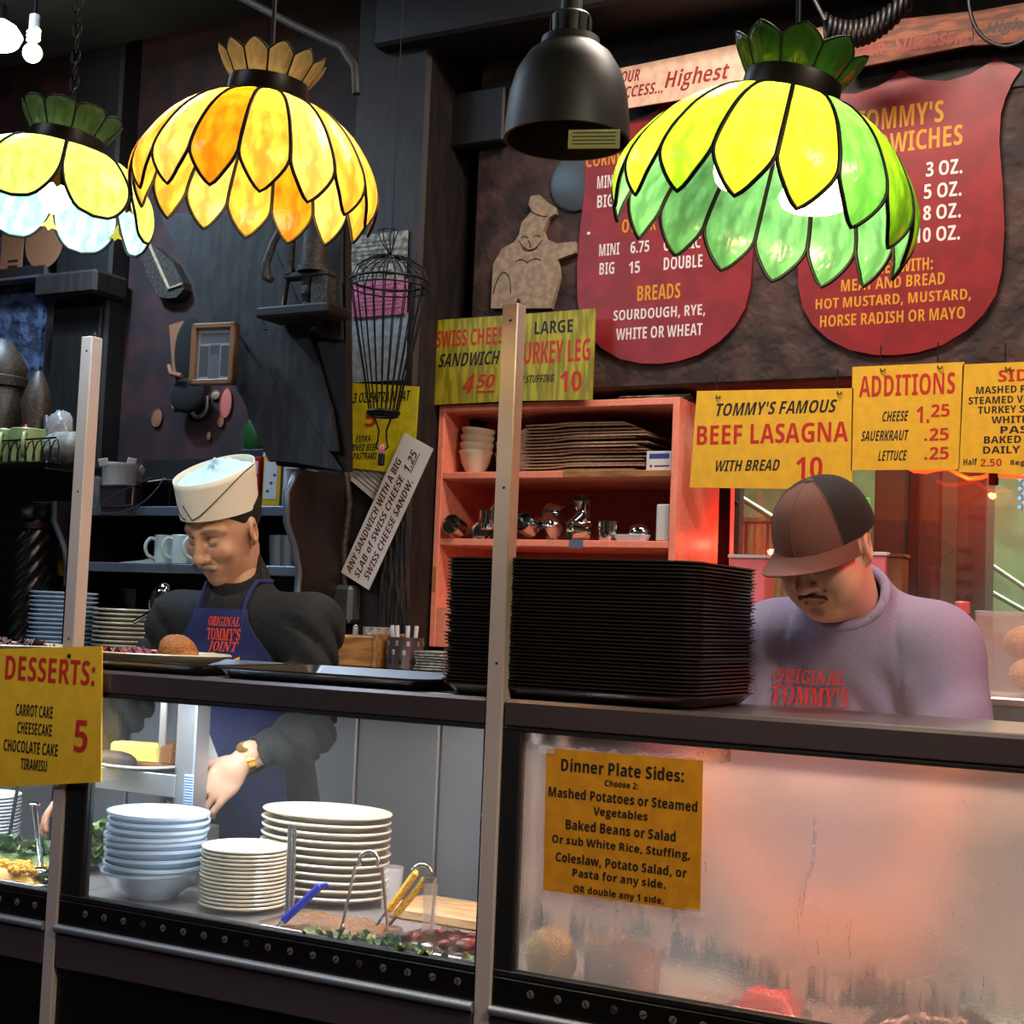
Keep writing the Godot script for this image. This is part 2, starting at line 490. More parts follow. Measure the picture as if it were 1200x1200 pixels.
func lamp_light(called: String, at: Vector3, col: Color, energy: float, size := 0.05, parent: Node = self) -> OmniLight3D:
	var l := OmniLight3D.new()
	l.name = called
	l.light_color = col; l.light_energy = energy; l.light_size = size
	l.omni_range = 12.0; l.omni_attenuation = 2.0; l.shadow_enabled = true
	parent.add_child(l, true)
	l.position = at
	return l

func panel_light(called: String, at: Vector3, look: Vector3, size: Vector2, col: Color, energy: float) -> AreaLight3D:
	var l := AreaLight3D.new()
	l.name = called
	l.area_size = size
	l.light_color = col; l.light_energy = energy
	l.area_range = 12.0; l.shadow_enabled = true
	add_child(l, true)
	l.position = at
	l.look_at_from_position(at, at + look, Vector3.UP if absf(look.normalized().y) < 0.9 else Vector3.BACK)
	return l

func big_lights() -> void:
	# the dining room's ceiling panels, behind and above the camera
	panel_light("dining_panel_light", Vector3(2.6, 3.53, 1.2), Vector3.DOWN, Vector2(1.1, 0.5), Color(1.0, 0.93, 0.85), 12.0)
	panel_light("dining_panel_light", Vector3(-2.2, 3.53, 2.2), Vector3.DOWN, Vector2(1.1, 0.5), Color(0.88, 0.9, 1.0), 4.5)
	# the strip lamps under the counter top
	panel_light("case_strip_light", Vector3(-0.5, 1.352, -0.17), Vector3(0, -1, -0.15), Vector2(0.86, 0.05), Color(0.92, 0.96, 1.0), 0.78)
	panel_light("case_strip_light", Vector3(-1.5, 1.352, -0.17), Vector3(0, -1, -0.15), Vector2(0.8, 0.05), Color(0.9, 0.96, 1.0), 0.8)
	# the warming strip over the right-hand wells
	panel_light("warming_strip_light", Vector3(0.62, 1.352, -0.17), Vector3(0, -1, -0.15), Vector2(1.0, 0.05), Color(1.0, 0.68, 0.54), 0.95)
	# the kitchen strip over the back bar, out of the frame above the beam, and an added second
	panel_light("unseen_kitchen_light", Vector3(-1.9, 3.5, -0.35), Vector3.DOWN, Vector2(0.9, 0.25), Color(0.82, 0.9, 1.0), 1.6)
	panel_light("unseen_kitchen_light", Vector3(0.2, 3.5, -0.75), Vector3.DOWN, Vector2(0.9, 0.25), Color(1.0, 0.92, 0.86), 3.6)  # added panel, unseen, that brightens the bulkhead, shields and cabinet
	# the street lobby beyond the window
	panel_light("lobby_panel_light", Vector3(0.0, 3.1, -4.6), Vector3.DOWN, Vector2(2.4, 0.5), Color(0.84, 1.0, 0.84), 9.0)

func materials() -> void:
	var inks := {"black": Color(0.03, 0.028, 0.025), "red": Color(0.72, 0.1, 0.07), "gold": Color(0.8, 0.55, 0.06), "white": Color(0.85, 0.82, 0.8), "brick": Color(0.5, 0.1, 0.06), "soot": Color(0.12, 0.06, 0.04), "maroon": Color(0.33, 0.03, 0.06), "orange": Color(0.95, 0.3, 0.12), "cream": Color(0.85, 0.68, 0.3), "blue": Color(0.12, 0.22, 0.5), "chalk": Color(0.3, 0.32, 0.3), "print": Color(0.8, 0.2, 0.2)}
	for c in inks: mat("ink_" + c, inks[c], 0.6)
	mat("wall", Color(0.26, 0.17, 0.145), 0.75, 0, {"mottle": [0.8, 0.6, 0.02], "relief": [0.4, 1, 0.03]})
	mat("wall_maroon", Color(0.2, 0.07, 0.085), 0.7, 0, {"mottle": [0.8, 0.6, 0.02]})
	mat("wall_room", Color(0.3, 0.24, 0.2), 0.8, 0, {"mottle": [0.4, 0.7, 0.02]})
	mat("ceiling", Color(0.09, 0.085, 0.09), 0.9, 0, {"mottle": [0.5, 0.7, 0.02]})
	mat("floor", Color(0.22, 0.16, 0.12), 0.5, 0, {"mottle": [0.7, 0.6, 0.02]})
	mat("dark_wood", Color(0.12, 0.085, 0.075), 0.65, 0, {"mottle": [1, 0.6, 0.03, Vector3(2, 0.5, 2)], "relief": [0.06, 1, 0.03]})
	mat("black_wood", Color(0.05, 0.045, 0.045), 0.6, 0, {"mottle": [1, 0.55, 0.03, Vector3(3, 0.4, 3)]})
	mat("shingle", Color(0.13, 0.125, 0.115), 0.75, 0, {"mottle": [1, 0.5, 0.03, Vector3(2, 0.6, 2)], "relief": [0.07, 1, 0.03]})
	mat("rough_wood", Color(0.2, 0.13, 0.08), 0.8, 0, {"mottle": [1, 0.25, 0.03, Vector3(4, 0.5, 4)], "relief": [1.0, 1, 0.03]})
	mat("plaster_blue_lit", Color(0.3, 0.36, 0.5), 0.9, 0, {"mottle": [1.2, 0.6, 0.02], "relief": [1.0, 1, 0.02]})  # the blue is light put into the plaster colour
	mat("steel", Color(0.62, 0.6, 0.6), 0.28, 1.0, {"relief": [0.02, 0.6, 0.2]})
	mat("steel_brushed", Color(0.66, 0.63, 0.62), 0.42, 0.75)
	mat("post_steel", Color(0.78, 0.72, 0.7), 0.42, 0.4)
	mat("steel_dull", Color(0.62, 0.63, 0.65), 0.5, 0.85)
	mat("steel_dark", Color(0.4, 0.35, 0.37), 0.28, 0.7)
	mat("chrome", Color(0.8, 0.8, 0.8), 0.1, 1.0)
	mat("panel_steel", Color(0.62, 0.63, 0.65), 0.55, 0.7)
	mat("gasket", Color(0.02, 0.018, 0.018), 0.5)
	mat("black_enamel", Color(0.022, 0.018, 0.018), 0.25, 0.0, {"coat": 0.5})
	mat("kick", Color(0.05, 0.035, 0.035), 0.35, 0.3)
	mat("hole", Color(0.75, 0.75, 0.72), 0.35, 0.9)
	mat("clear_pane", Color(0.9, 0.95, 0.95), 0.02, 0, {"pane": 0.06})
	mat("window_pane", Color(0.85, 0.9, 0.9), 0.02, 0, {"pane": 0.1})
	mat("tumbler", Color(0.95, 0.97, 0.97), 0.02, 0, {"pane": 0.15})
	mat("plastic_clear", Color(0.9, 0.9, 0.92), 0.12, 0, {"pane": 0.25})
	mat("plastic_tub", Color(0.9, 0.86, 0.87), 0.3, 0, {"pane": 0.2})
	mat("tray_black", Color(0.13, 0.11, 0.1), 0.3, 0, {"coat": 0.6})
	mat("china", Color(0.82, 0.78, 0.68), 0.25, 0, {"coat": 0.4})
	mat("china_white", Color(0.84, 0.88, 0.9), 0.22, 0, {"coat": 0.4})
	mat("china_blue", Color(0.72, 0.8, 0.88), 0.25, 0, {"coat": 0.4})
	mat("china_green", Color(0.62, 0.74, 0.58), 0.3, 0, {"coat": 0.3})
	mat("mug_green", Color(0.55, 0.62, 0.4), 0.3, 0, {"coat": 0.3})
	mat("mug_white", Color(0.74, 0.8, 0.78), 0.3, 0, {"coat": 0.3})
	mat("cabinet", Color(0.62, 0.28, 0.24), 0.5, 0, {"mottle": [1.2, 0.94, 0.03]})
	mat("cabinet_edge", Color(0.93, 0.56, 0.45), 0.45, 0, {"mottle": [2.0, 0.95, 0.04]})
	mat("raw_wood", Color(0.62, 0.44, 0.24), 0.6, 0, {"mottle": [1, 0.75, 0.03, Vector3(0.6, 4, 4)]})
	mat("block_wood", Color(0.66, 0.44, 0.2), 0.55, 0, {"mottle": [1, 0.75, 0.03, Vector3(0.6, 4, 4)]})
	mat("board_wood", Color(0.75, 0.6, 0.4), 0.6, 0, {"mottle": [1, 0.8, 0.03, Vector3(0.6, 4, 4)]})
	mat("kraft", Color(0.66, 0.54, 0.42), 0.85, 0, {"mottle": [3, 0.85, 0.05]})
	mat("kraft_dark", Color(0.58, 0.46, 0.35), 0.85, 0, {"mottle": [3, 0.85, 0.05]})
	mat("paper", Color(0.78, 0.77, 0.74), 0.9)
	mat("paper_old", Color(0.6, 0.6, 0.56), 0.9, 0, {"mottle": [3, 0.6, 0.03]})
	mat("paper_pink", Color(0.75, 0.4, 0.55), 0.9, 0, {"mottle": [4, 0.75, 0.06]})
	mat("paper_blue", Color(0.55, 0.62, 0.68), 0.9, 0, {"mottle": [3, 0.85, 0.03]})
	mat("sign_yellow", Color(0.88, 0.68, 0.12), 0.55, 0, {"mottle": [3, 0.96, 0.02]})
	mat("sign_lemon", Color(0.78, 0.72, 0.06), 0.55, 0, {"mottle": [3, 0.9, 0.02]})
	mat("sign_olive", Color(0.66, 0.62, 0.12), 0.5, 0, {"mottle": [1, 0.75, 0.03, Vector3(4, 0.6, 4)]})
	mat("sign_ochre", Color(0.78, 0.52, 0.06), 0.5, 0, {"mottle": [3, 0.93, 0.02]})
	mat("shield", Color(0.54, 0.125, 0.135), 0.4, 0, {"mottle": [1.2, 0.9, 0.02]})
	mat("banner", Color(0.86, 0.7, 0.6), 0.7, 0, {"mottle": [2, 0.9, 0.03]})
	mat("plank", Color(0.5, 0.26, 0.14), 0.7, 0, {"mottle": [1, 0.65, 0.03, Vector3(0.7, 4, 4)]})
	mat("chef_paint", Color(0.62, 0.53, 0.43), 0.7, 0, {"mottle": [3, 0.84, 0.03]})
	mat("ink_line", Color(0.12, 0.09, 0.07), 0.7)
	mat("iron", Color(0.06, 0.055, 0.05), 0.5, 0.6)
	mat("iron_grey", Color(0.27, 0.25, 0.22), 0.6, 0.4, {"mottle": [4, 0.6, 0.05]})
	mat("lead", Color(0.035, 0.028, 0.022), 0.55, 0.5)
	mat("collar", Color(0.1, 0.085, 0.075), 0.4, 0.7)
	mat("brass", Color(0.8, 0.62, 0.25), 0.25, 1.0)
	mat("gold_watch", Color(0.85, 0.66, 0.3), 0.25, 1.0)
	mat("heat_dome", Color(0.13, 0.13, 0.1), 0.5, 0.4)
	mat("dome_inside", Color(0.16, 0.16, 0.13), 0.5, 0.5)
	mat("label_plate", Color(0.55, 0.55, 0.3), 0.6)
	mat("cord_black", Color(0.03, 0.03, 0.028), 0.5)
	mat("grey_metal", Color(0.33, 0.37, 0.38), 0.45, 0.6)
	mat("frame_wood", Color(0.5, 0.36, 0.22), 0.5)
	mat("print_dark", Color(0.08, 0.1, 0.16), 0.5)
	mat("print_white", Color(0.7, 0.72, 0.78), 0.5)
	mat("print_grey", Color(0.35, 0.36, 0.42), 0.5)
	mat("card", Color(0.5, 0.33, 0.22), 0.8)
	mat("felt_black", Color(0.018, 0.018, 0.02), 0.95)
	mat("pink_tag", Color(0.75, 0.38, 0.36), 0.6)
	mat("red_plastic", Color(0.62, 0.05, 0.05), 0.35)
	mat("blue_plastic", Color(0.03, 0.12, 0.75), 0.35)
	mat("yellow_plastic", Color(0.98, 0.78, 0.05), 0.5, 0, {"mottle": [6, 0.75, 0.05]})
	mat("white_plastic", Color(0.82, 0.82, 0.82), 0.4)
	mat("pink_plastic", Color(0.85, 0.45, 0.48), 0.4)
	mat("green_plastic", Color(0.06, 0.28, 0.08), 0.4)
	mat("tape_blue", Color(0.3, 0.4, 0.5), 0.7)
	mat("tape_tan", Color(0.62, 0.42, 0.2), 0.7)
	mat("hutch_edge", Color(0.42, 0.46, 0.5), 0.4, 0.6)
	mat("hutch_side", Color(0.11, 0.06, 0.05), 0.45)
	mat("box_yellow", Color(0.75, 0.62, 0.1), 0.6)
	mat("box_white", Color(0.75, 0.76, 0.74), 0.6)
	mat("box_blue", Color(0.4, 0.46, 0.58), 0.6)
	mat("urn_black", Color(0.02, 0.02, 0.022), 0.25, 0.4)
	mat("clay", Color(0.3, 0.24, 0.18), 0.5, 0, {"mottle": [5, 0.5, 0.05]})
	mat("wrap", Color(0.8, 0.78, 0.78), 0.2, 0, {"pane": 0.4})
	mat("corn", Color(0.85, 0.62, 0.06), 0.45)
	mat("leaf_green", Color(0.2, 0.42, 0.06), 0.55, 0, {"mottle": [12, 0.5, 0.05], "back": Color(0.5, 0.6, 0.3)})
	mat("leaf_pale", Color(0.5, 0.6, 0.3), 0.55, 0, {"mottle": [12, 0.6, 0.05]})
	mat("beef", Color(0.45, 0.16, 0.14), 0.5, 0, {"mottle": [14, 0.55, 0.05]})
	mat("corned", Color(0.6, 0.2, 0.18), 0.5, 0, {"mottle": [14, 0.6, 0.05]})
	mat("brown_food", Color(0.34, 0.17, 0.07), 0.5, 0, {"mottle": [12, 0.5, 0.05]})
	mat("tan_food", Color(0.58, 0.36, 0.15), 0.6, 0, {"mottle": [12, 0.6, 0.05]})
	mat("gravy", Color(0.26, 0.12, 0.05), 0.2, 0, {"mottle": [6, 0.6, 0.04]})
	mat("cheesecake", Color(0.86, 0.74, 0.34), 0.6)
	mat("cake_crust", Color(0.6, 0.36, 0.08), 0.7, 0, {"mottle": [10, 0.6, 0.05]})
	mat("cake_dark", Color(0.2, 0.09, 0.05), 0.7, 0, {"mottle": [10, 0.6, 0.05]})
	mat("bread", Color(0.72, 0.44, 0.16), 0.7, 0, {"mottle": [8, 0.7, 0.05], "relief": [0.2, 1, 0.05]})
	mat("roll", Color(0.8, 0.66, 0.46), 0.7, 0, {"mottle": [6, 0.8, 0.05]})
	mat("potato", Color(0.8, 0.7, 0.35), 0.7, 0, {"mottle": [8, 0.6, 0.05], "relief": [0.6, 1, 0.05]})
	mat("skin_vertex", Color.WHITE, 0.5, 0, {"vertex": true, "sss": 0.08})
	mat("hair", Color(0.06, 0.05, 0.045), 0.6)
	mat("hair_brown", Color(0.16, 0.1, 0.075), 0.7)
	mat("hair_grey", Color(0.66, 0.63, 0.58), 0.7)
	mat("cloth_black", Color(0.036, 0.04, 0.046), 0.85, 0, {"rim": 0.1, "relief": [0.08, 3, 0.05]})
	mat("cloth_tee", Color(0.014, 0.014, 0.016), 0.9)
	mat("cloth_navy", Color(0.1, 0.13, 0.36), 0.85, 0, {"mottle": [6, 0.8, 0.08], "rim": 0.2})
	mat("cloth_grey", Color(0.56, 0.54, 0.68), 0.9, 0, {"mottle": [12, 0.75, 0.1], "rim": 0.2, "relief": [0.05, 6, 0.08]})
	mat("trousers", Color(0.03, 0.03, 0.035), 0.9)
	mat("paper_hat", Color(0.85, 0.82, 0.74), 0.8, 0, {"back": Color(0.25, 0.25, 0.25)})
	mat("hat_tissue", Color(0.72, 0.84, 0.88), 0.85)
	mat("cap_brown", Color(0.38, 0.22, 0.2), 0.85, 0, {"mottle": [6, 0.9, 0.06], "rim": 0.3})
	mat("cap_mesh", Color(0.07, 0.05, 0.055), 0.9, 0, {"mottle": [10, 0.6, 0.1]})
	mat("bulb_warm", Color(1, 0.95, 0.85), 0.4, 0, {"glow": Color(1.0, 0.88, 0.62), "power": 6.0})
	mat("bulb_cool", Color(1, 1, 1), 0.4, 0, {"glow": Color(0.85, 0.95, 1.0), "power": 6.0})
	mat("bulb_dim", Color(1, 1, 1), 0.4, 0, {"glow": Color(1.0, 0.96, 0.8), "power": 2.5})
	mat("tube_cool", Color(1, 1, 1), 0.4, 0, {"glow": Color(0.86, 0.95, 1.0), "power": 2.0})
	mat("tube_warm", Color(1, 1, 1), 0.4, 0, {"glow": Color(1.0, 0.72, 0.58), "power": 2.0})
	mat("neon", Color(1, 0.3, 0.1), 0.4, 0, {"glow": Color(1.0, 0.22, 0.06), "power": 3.5})
	mat("neon_pink", Color(1, 0.4, 0.4), 0.4, 0, {"glow": Color(1.0, 0.25, 0.2), "power": 1.2})
	mat("red_bulb", Color(1, 0.2, 0.15), 0.4, 0, {"glow": Color(1.0, 0.1, 0.07), "power": 3.0})
	mat("led_cyan", Color(0.2, 0.8, 1), 0.4, 0, {"glow": Color(0.1, 0.7, 1.0), "power": 1.5})
	mat("panel_glow", Color(1, 1, 1), 0.4, 0, {"glow": Color(0.9, 1.0, 0.9), "power": 1.4})
	mat("exit_green", Color(0.1, 0.8, 0.3), 0.4, 0, {"glow": Color(0.05, 0.7, 0.25), "power": 0.8})
	mat("lobby_wall", Color(0.5, 0.56, 0.42), 0.8, 0, {"mottle": [0.6, 0.85, 0.02]})
	mat("lobby_wood", Color(0.5, 0.42, 0.24), 0.7, 0, {"mottle": [1, 0.7, 0.03, Vector3(3, 0.5, 3)]})
	mat("lobby_dark", Color(0.035, 0.04, 0.04), 0.4)
	mat("lobby_grey", Color(0.28, 0.32, 0.34), 0.5)
	mat("handrail", Color(0.7, 0.72, 0.66), 0.35, 0.6)
	fog_material()

func fog_material() -> void:
	# condensation: a dense film of droplets with drops wiped and run clear; white water, no light of its own
	var W := 768
	var H := 512
	var im := Image.create(W, H, false, Image.FORMAT_RGBA8)
	var n1 := FastNoiseLite.new(); n1.seed = 3; n1.frequency = 0.012; n1.fractal_octaves = 4
	var n2 := FastNoiseLite.new(); n2.seed = 9; n2.frequency = 0.16; n2.fractal_octaves = 2
	var n3 := FastNoiseLite.new(); n3.seed = 5; n3.frequency = 0.03; n3.fractal_octaves = 3
	for y in H:
		for x in W:
			var fx := float(x) / W
			var fy := float(y) / H
			var a := 0.9 + 0.05 * n1.get_noise_2d(x, y) + 0.1 * n2.get_noise_2d(x, y)
			# the lower edge has run clear in ragged streaks
			var edge := (0.8 if fx > 0.4 else 0.74) + 0.10 * n3.get_noise_2d(x * 0.9, y * 0.1) + 0.14 * n1.get_noise_2d(x, 40) + 0.05 * n2.get_noise_2d(x * 0.7, y * 0.03)
			if fy > edge: a -= clampf((fy - edge) * 3.5, 0.0, 0.6)
			# top edge strip by the rail, left end
			if fx < 0.4 and fy < 0.05 + 0.02 * n3.get_noise_2d(x, 7): a -= 0.35
			im.set_pixel(x, y, Color(0.86, 0.86, 0.86, clampf(a, 0.05, 0.97)))
	# run drops: narrow clear tracks
	var r := RandomNumberGenerator.new()
	r.seed = 12
	for k in 26:
		var x0 := r.randi_range(20, W - 20)
		var y0 := r.randi_range(int(H * 0.45), int(H * 0.85))
		var ln := r.randi_range(20, 90)
		for j in ln:
			var xx := x0 + int(2.0 * sin(j * 0.09 + k))
			for dx in 2:
				if y0 + j < H and xx + dx < W:
					var c := im.get_pixel(xx + dx, y0 + j)
					c.a *= 0.72
					im.set_pixel(xx + dx, y0 + j, c)
	for k in 420:
		var x0 := r.randi_range(4, W - 5)
		var y0 := r.randi_range(4, H - 5)
		for j in 2:
			for i in 2:
				var c := im.get_pixel(x0 + i, y0 + j)
				c.a *= 0.6 if k % 3 else 1.0
				im.set_pixel(x0 + i, y0 + j, c if k % 3 else Color(1, 1, 1, 1))
	var pts := [Vector2(0.548, 0.22), Vector2(0.55, 0.3), Vector2(0.548, 0.4), Vector2(0.54, 0.47), Vector2(0.535, 0.58), Vector2(0.53, 0.62)]
	for k in pts.size() - 1:
		for j in 60:
			var p: Vector2 = pts[k].lerp(pts[k + 1], j / 60.0)
			for dx in (5 if k < 3 else 2):
				var px := int(p.x * W) + dx
				var py := int(p.y * H)
				var c := im.get_pixel(px, py)
				c.a = 0.25 if k < 3 else 0.5
				im.set_pixel(px, py, c)
	# frosted: where the film is dense it scatters, where drops ran it is clear
	var ro := Image.create(W, H, false, Image.FORMAT_RGBA8)
	for y in H:
		for x in W:
			var g := clampf(0.04 + 0.85 * pow(im.get_pixel(x, y).a, 3.0), 0.0, 1.0)
			ro.set_pixel(x, y, Color(g, g, g))
	var m := mat("fog_film", Color(0.92, 0.92, 0.92), 1.0, 0, {"solid_glass": 0.38})
	m.roughness_texture = ImageTexture.create_from_image(ro)
	var dn := FastNoiseLite.new()
	dn.noise_type = FastNoiseLite.TYPE_CELLULAR; dn.frequency = 0.22; dn.seed = 4
	var dt := NoiseTexture2D.new()
	dt.width = 1024; dt.height = 512; dt.noise = dn
	m.heightmap_enabled = true; m.heightmap_scale = 0.05; m.heightmap_texture = dt

# ---------------------------------------------------------------- structure
func structure() -> void:
	struct("floor", Shaper.new().box(Vector3(-0.5, -0.06, 0.6), Vector3(7.6, 0.12, 11.0)), "floor")
	struct("ceiling", Shaper.new().box(Vector3(-0.5, 3.66, 2.0), Vector3(7.6, 0.12, 8.1)), "ceiling")
	struct("wall_left", Shaper.new().box(Vector3(-4.2, 1.8, 2.0), Vector3(0.12, 3.6, 8.0)), "wall_room")
	struct("wall_right", Shaper.new().box(Vector3(3.2, 1.8, 2.0), Vector3(0.12, 3.6, 8.0)), "wall_room")
	struct("wall_front", Shaper.new().box(Vector3(-0.5, 1.8, 6.0), Vector3(7.6, 3.6, 0.12)), "wall_room")
	# the back wall with the window opening; the upper part stands proud of the window
	var b := Shaper.new()
	b.box(Vector3(-0.86, 1.15, -2.0), Vector3(1.1, 2.3, 0.14))
	b.box(Vector3(2.1, 1.15, -2.0), Vector3(2.2, 2.3, 0.14))
	b.box(Vector3(0.35, 0.6, -2.0), Vector3(1.32, 1.2, 0.14))
	b.box(Vector3(0.35, 2.95, -2.0), Vector3(1.32, 1.32, 0.14))
	b.box(Vector3(-0.86, 2.95, -2.0), Vector3(1.1, 1.32, 0.14))
	b.box(Vector3(2.1, 2.95, -2.0), Vector3(2.2, 1.32, 0.14))
	struct("wall_back", b, "wall")
	# the bulkhead that carries the shields; the window lies deeper, below it
	struct("wall_bulkhead", Shaper.new().box(Vector3((-0.9660 + 3.14) * 0.5, (3.6 + 2.2140) * 0.5, -1.715), Vector3(3.14 - -0.9660, 3.6 - 2.2140, 0.43), 0.008), "wall")
	struct("wall_back_left", Shaper.new().box(Vector3(-2.75, 1.8, -1.51), Vector3(2.9, 3.6, 0.12)), "wall_maroon")
	struct("wall_return", Shaper.new().box(Vector3(-1.36, 1.8, -1.8), Vector3(0.12, 3.6, 0.52)), "black_wood")
	# dark beams under the ceiling
	struct("trim_1", Shaper.new().box(Vector3(0.95, 3.42, -1.45), Vector3(4.3, 0.36, 0.4), 0.01), "black_wood")
	struct("trim_2", Shaper.new().box(Vector3((-0.5480 + 3.1) * 0.5, 3.09, -1.52), Vector3(3.1 - -0.5480, 0.3, 0.05), 0.004), "dark_wood")
	struct("trim_3", Shaper.new().box(Vector3(-2.4, 3.53, -1.1), Vector3(2.6, 0.14, 0.5), 0.01), "ceiling")
	# the post that carries notices
	var pst := struct("trim_4", Shaper.new().box(Vector3(-1.165, 1.8, -1.455), Vector3(0.27, 3.6, 0.29), 0.012), "dark_wood")
	for k in 3:
		part(pst, "wood_strip", Shaper.new().box(Vector3(0, 0, 0), Vector3(0.05, 0.6, 0.012), 0.004), "rough_wood", Vector3(-1.09 + k * 0.028, 1.66 - k * 0.05, -1.305 + 0.002 * k), Basis(Vector3.BACK, 0.03 * k))
	# planks between the post and the painted wall
	var pl := struct("trim_5", Shaper.new().box(Vector3(-1.1380, 2.75, -1.64), Vector3(0.3, 1.5, 0.06)), "black_wood")
	for k in 5:
		part(pl, "plank", Shaper.new().box(Vector3(0, 0, 0), Vector3(0.048, 1.46, 0.014), 0.004), "black_wood", Vector3(-1.1380 - 0.1 + k * 0.052, 2.75, -1.604))
	struct("trim_6", Shaper.new().box(Vector3(-0.9890, 3.0590, -1.48), Vector3(0.2786, 0.17, 0.06), 0.006), "black_wood")
	# window
	var w := struct("window_1", Shaper.new().box(Vector3(-0.29, 1.75, -1.97), Vector3(0.05, 1.1, 0.12), 0.005).box(Vector3(0.35, 2.28, -1.97), Vector3(1.32, 0.04, 0.12), 0.005).box(Vector3(0.35, 1.215, -1.95), Vector3(1.34, 0.04, 0.16), 0.005).box(Vector3(0.99, 1.75, -1.97), Vector3(0.05, 1.1, 0.12), 0.005), "black_wood")
	part(w, "window_pane", Shaper.new().box(Vector3(0.35, 1.75, -1.985), Vector3(1.25, 1.04, 0.006)), "window_pane")
	part(w, "glazing_bar", Shaper.new().box(Vector3(0.27, 1.75, -1.975), Vector3(0.03, 1.06, 0.03), 0.004), "lobby_grey")
	for k in 4:
		part(w, "chalk_writing", letters(["Today", "Salad", "Soup", "8.95"][k], 0.05, 0.02, "k"), "ink_chalk", Vector3(0.4120, 1.7920 - 0.045 * k, -1.979))
	for q in [[Vector3(0.1690, 1.7320, -1.9780), Vector3(0.1920, 1.8520, -1.9780), Vector3(0.2790, 1.7790, -1.9780)], [Vector3(0.2720, 1.7420, -1.9780), Vector3(0.2770, 1.8890, -1.9780), Vector3(0.3820, 1.7920, -1.9780)], [Vector3(0.3820, 1.7920, -1.9780), Vector3(0.3040, 1.7420, -1.9780), Vector3(0.3460, 1.6820, -1.9780)]]:
		part(w, "chalk_stroke", Shaper.new().tube(arc(q[0], q[1], q[2], 14), 0.0009, 4), "ink_chalk")

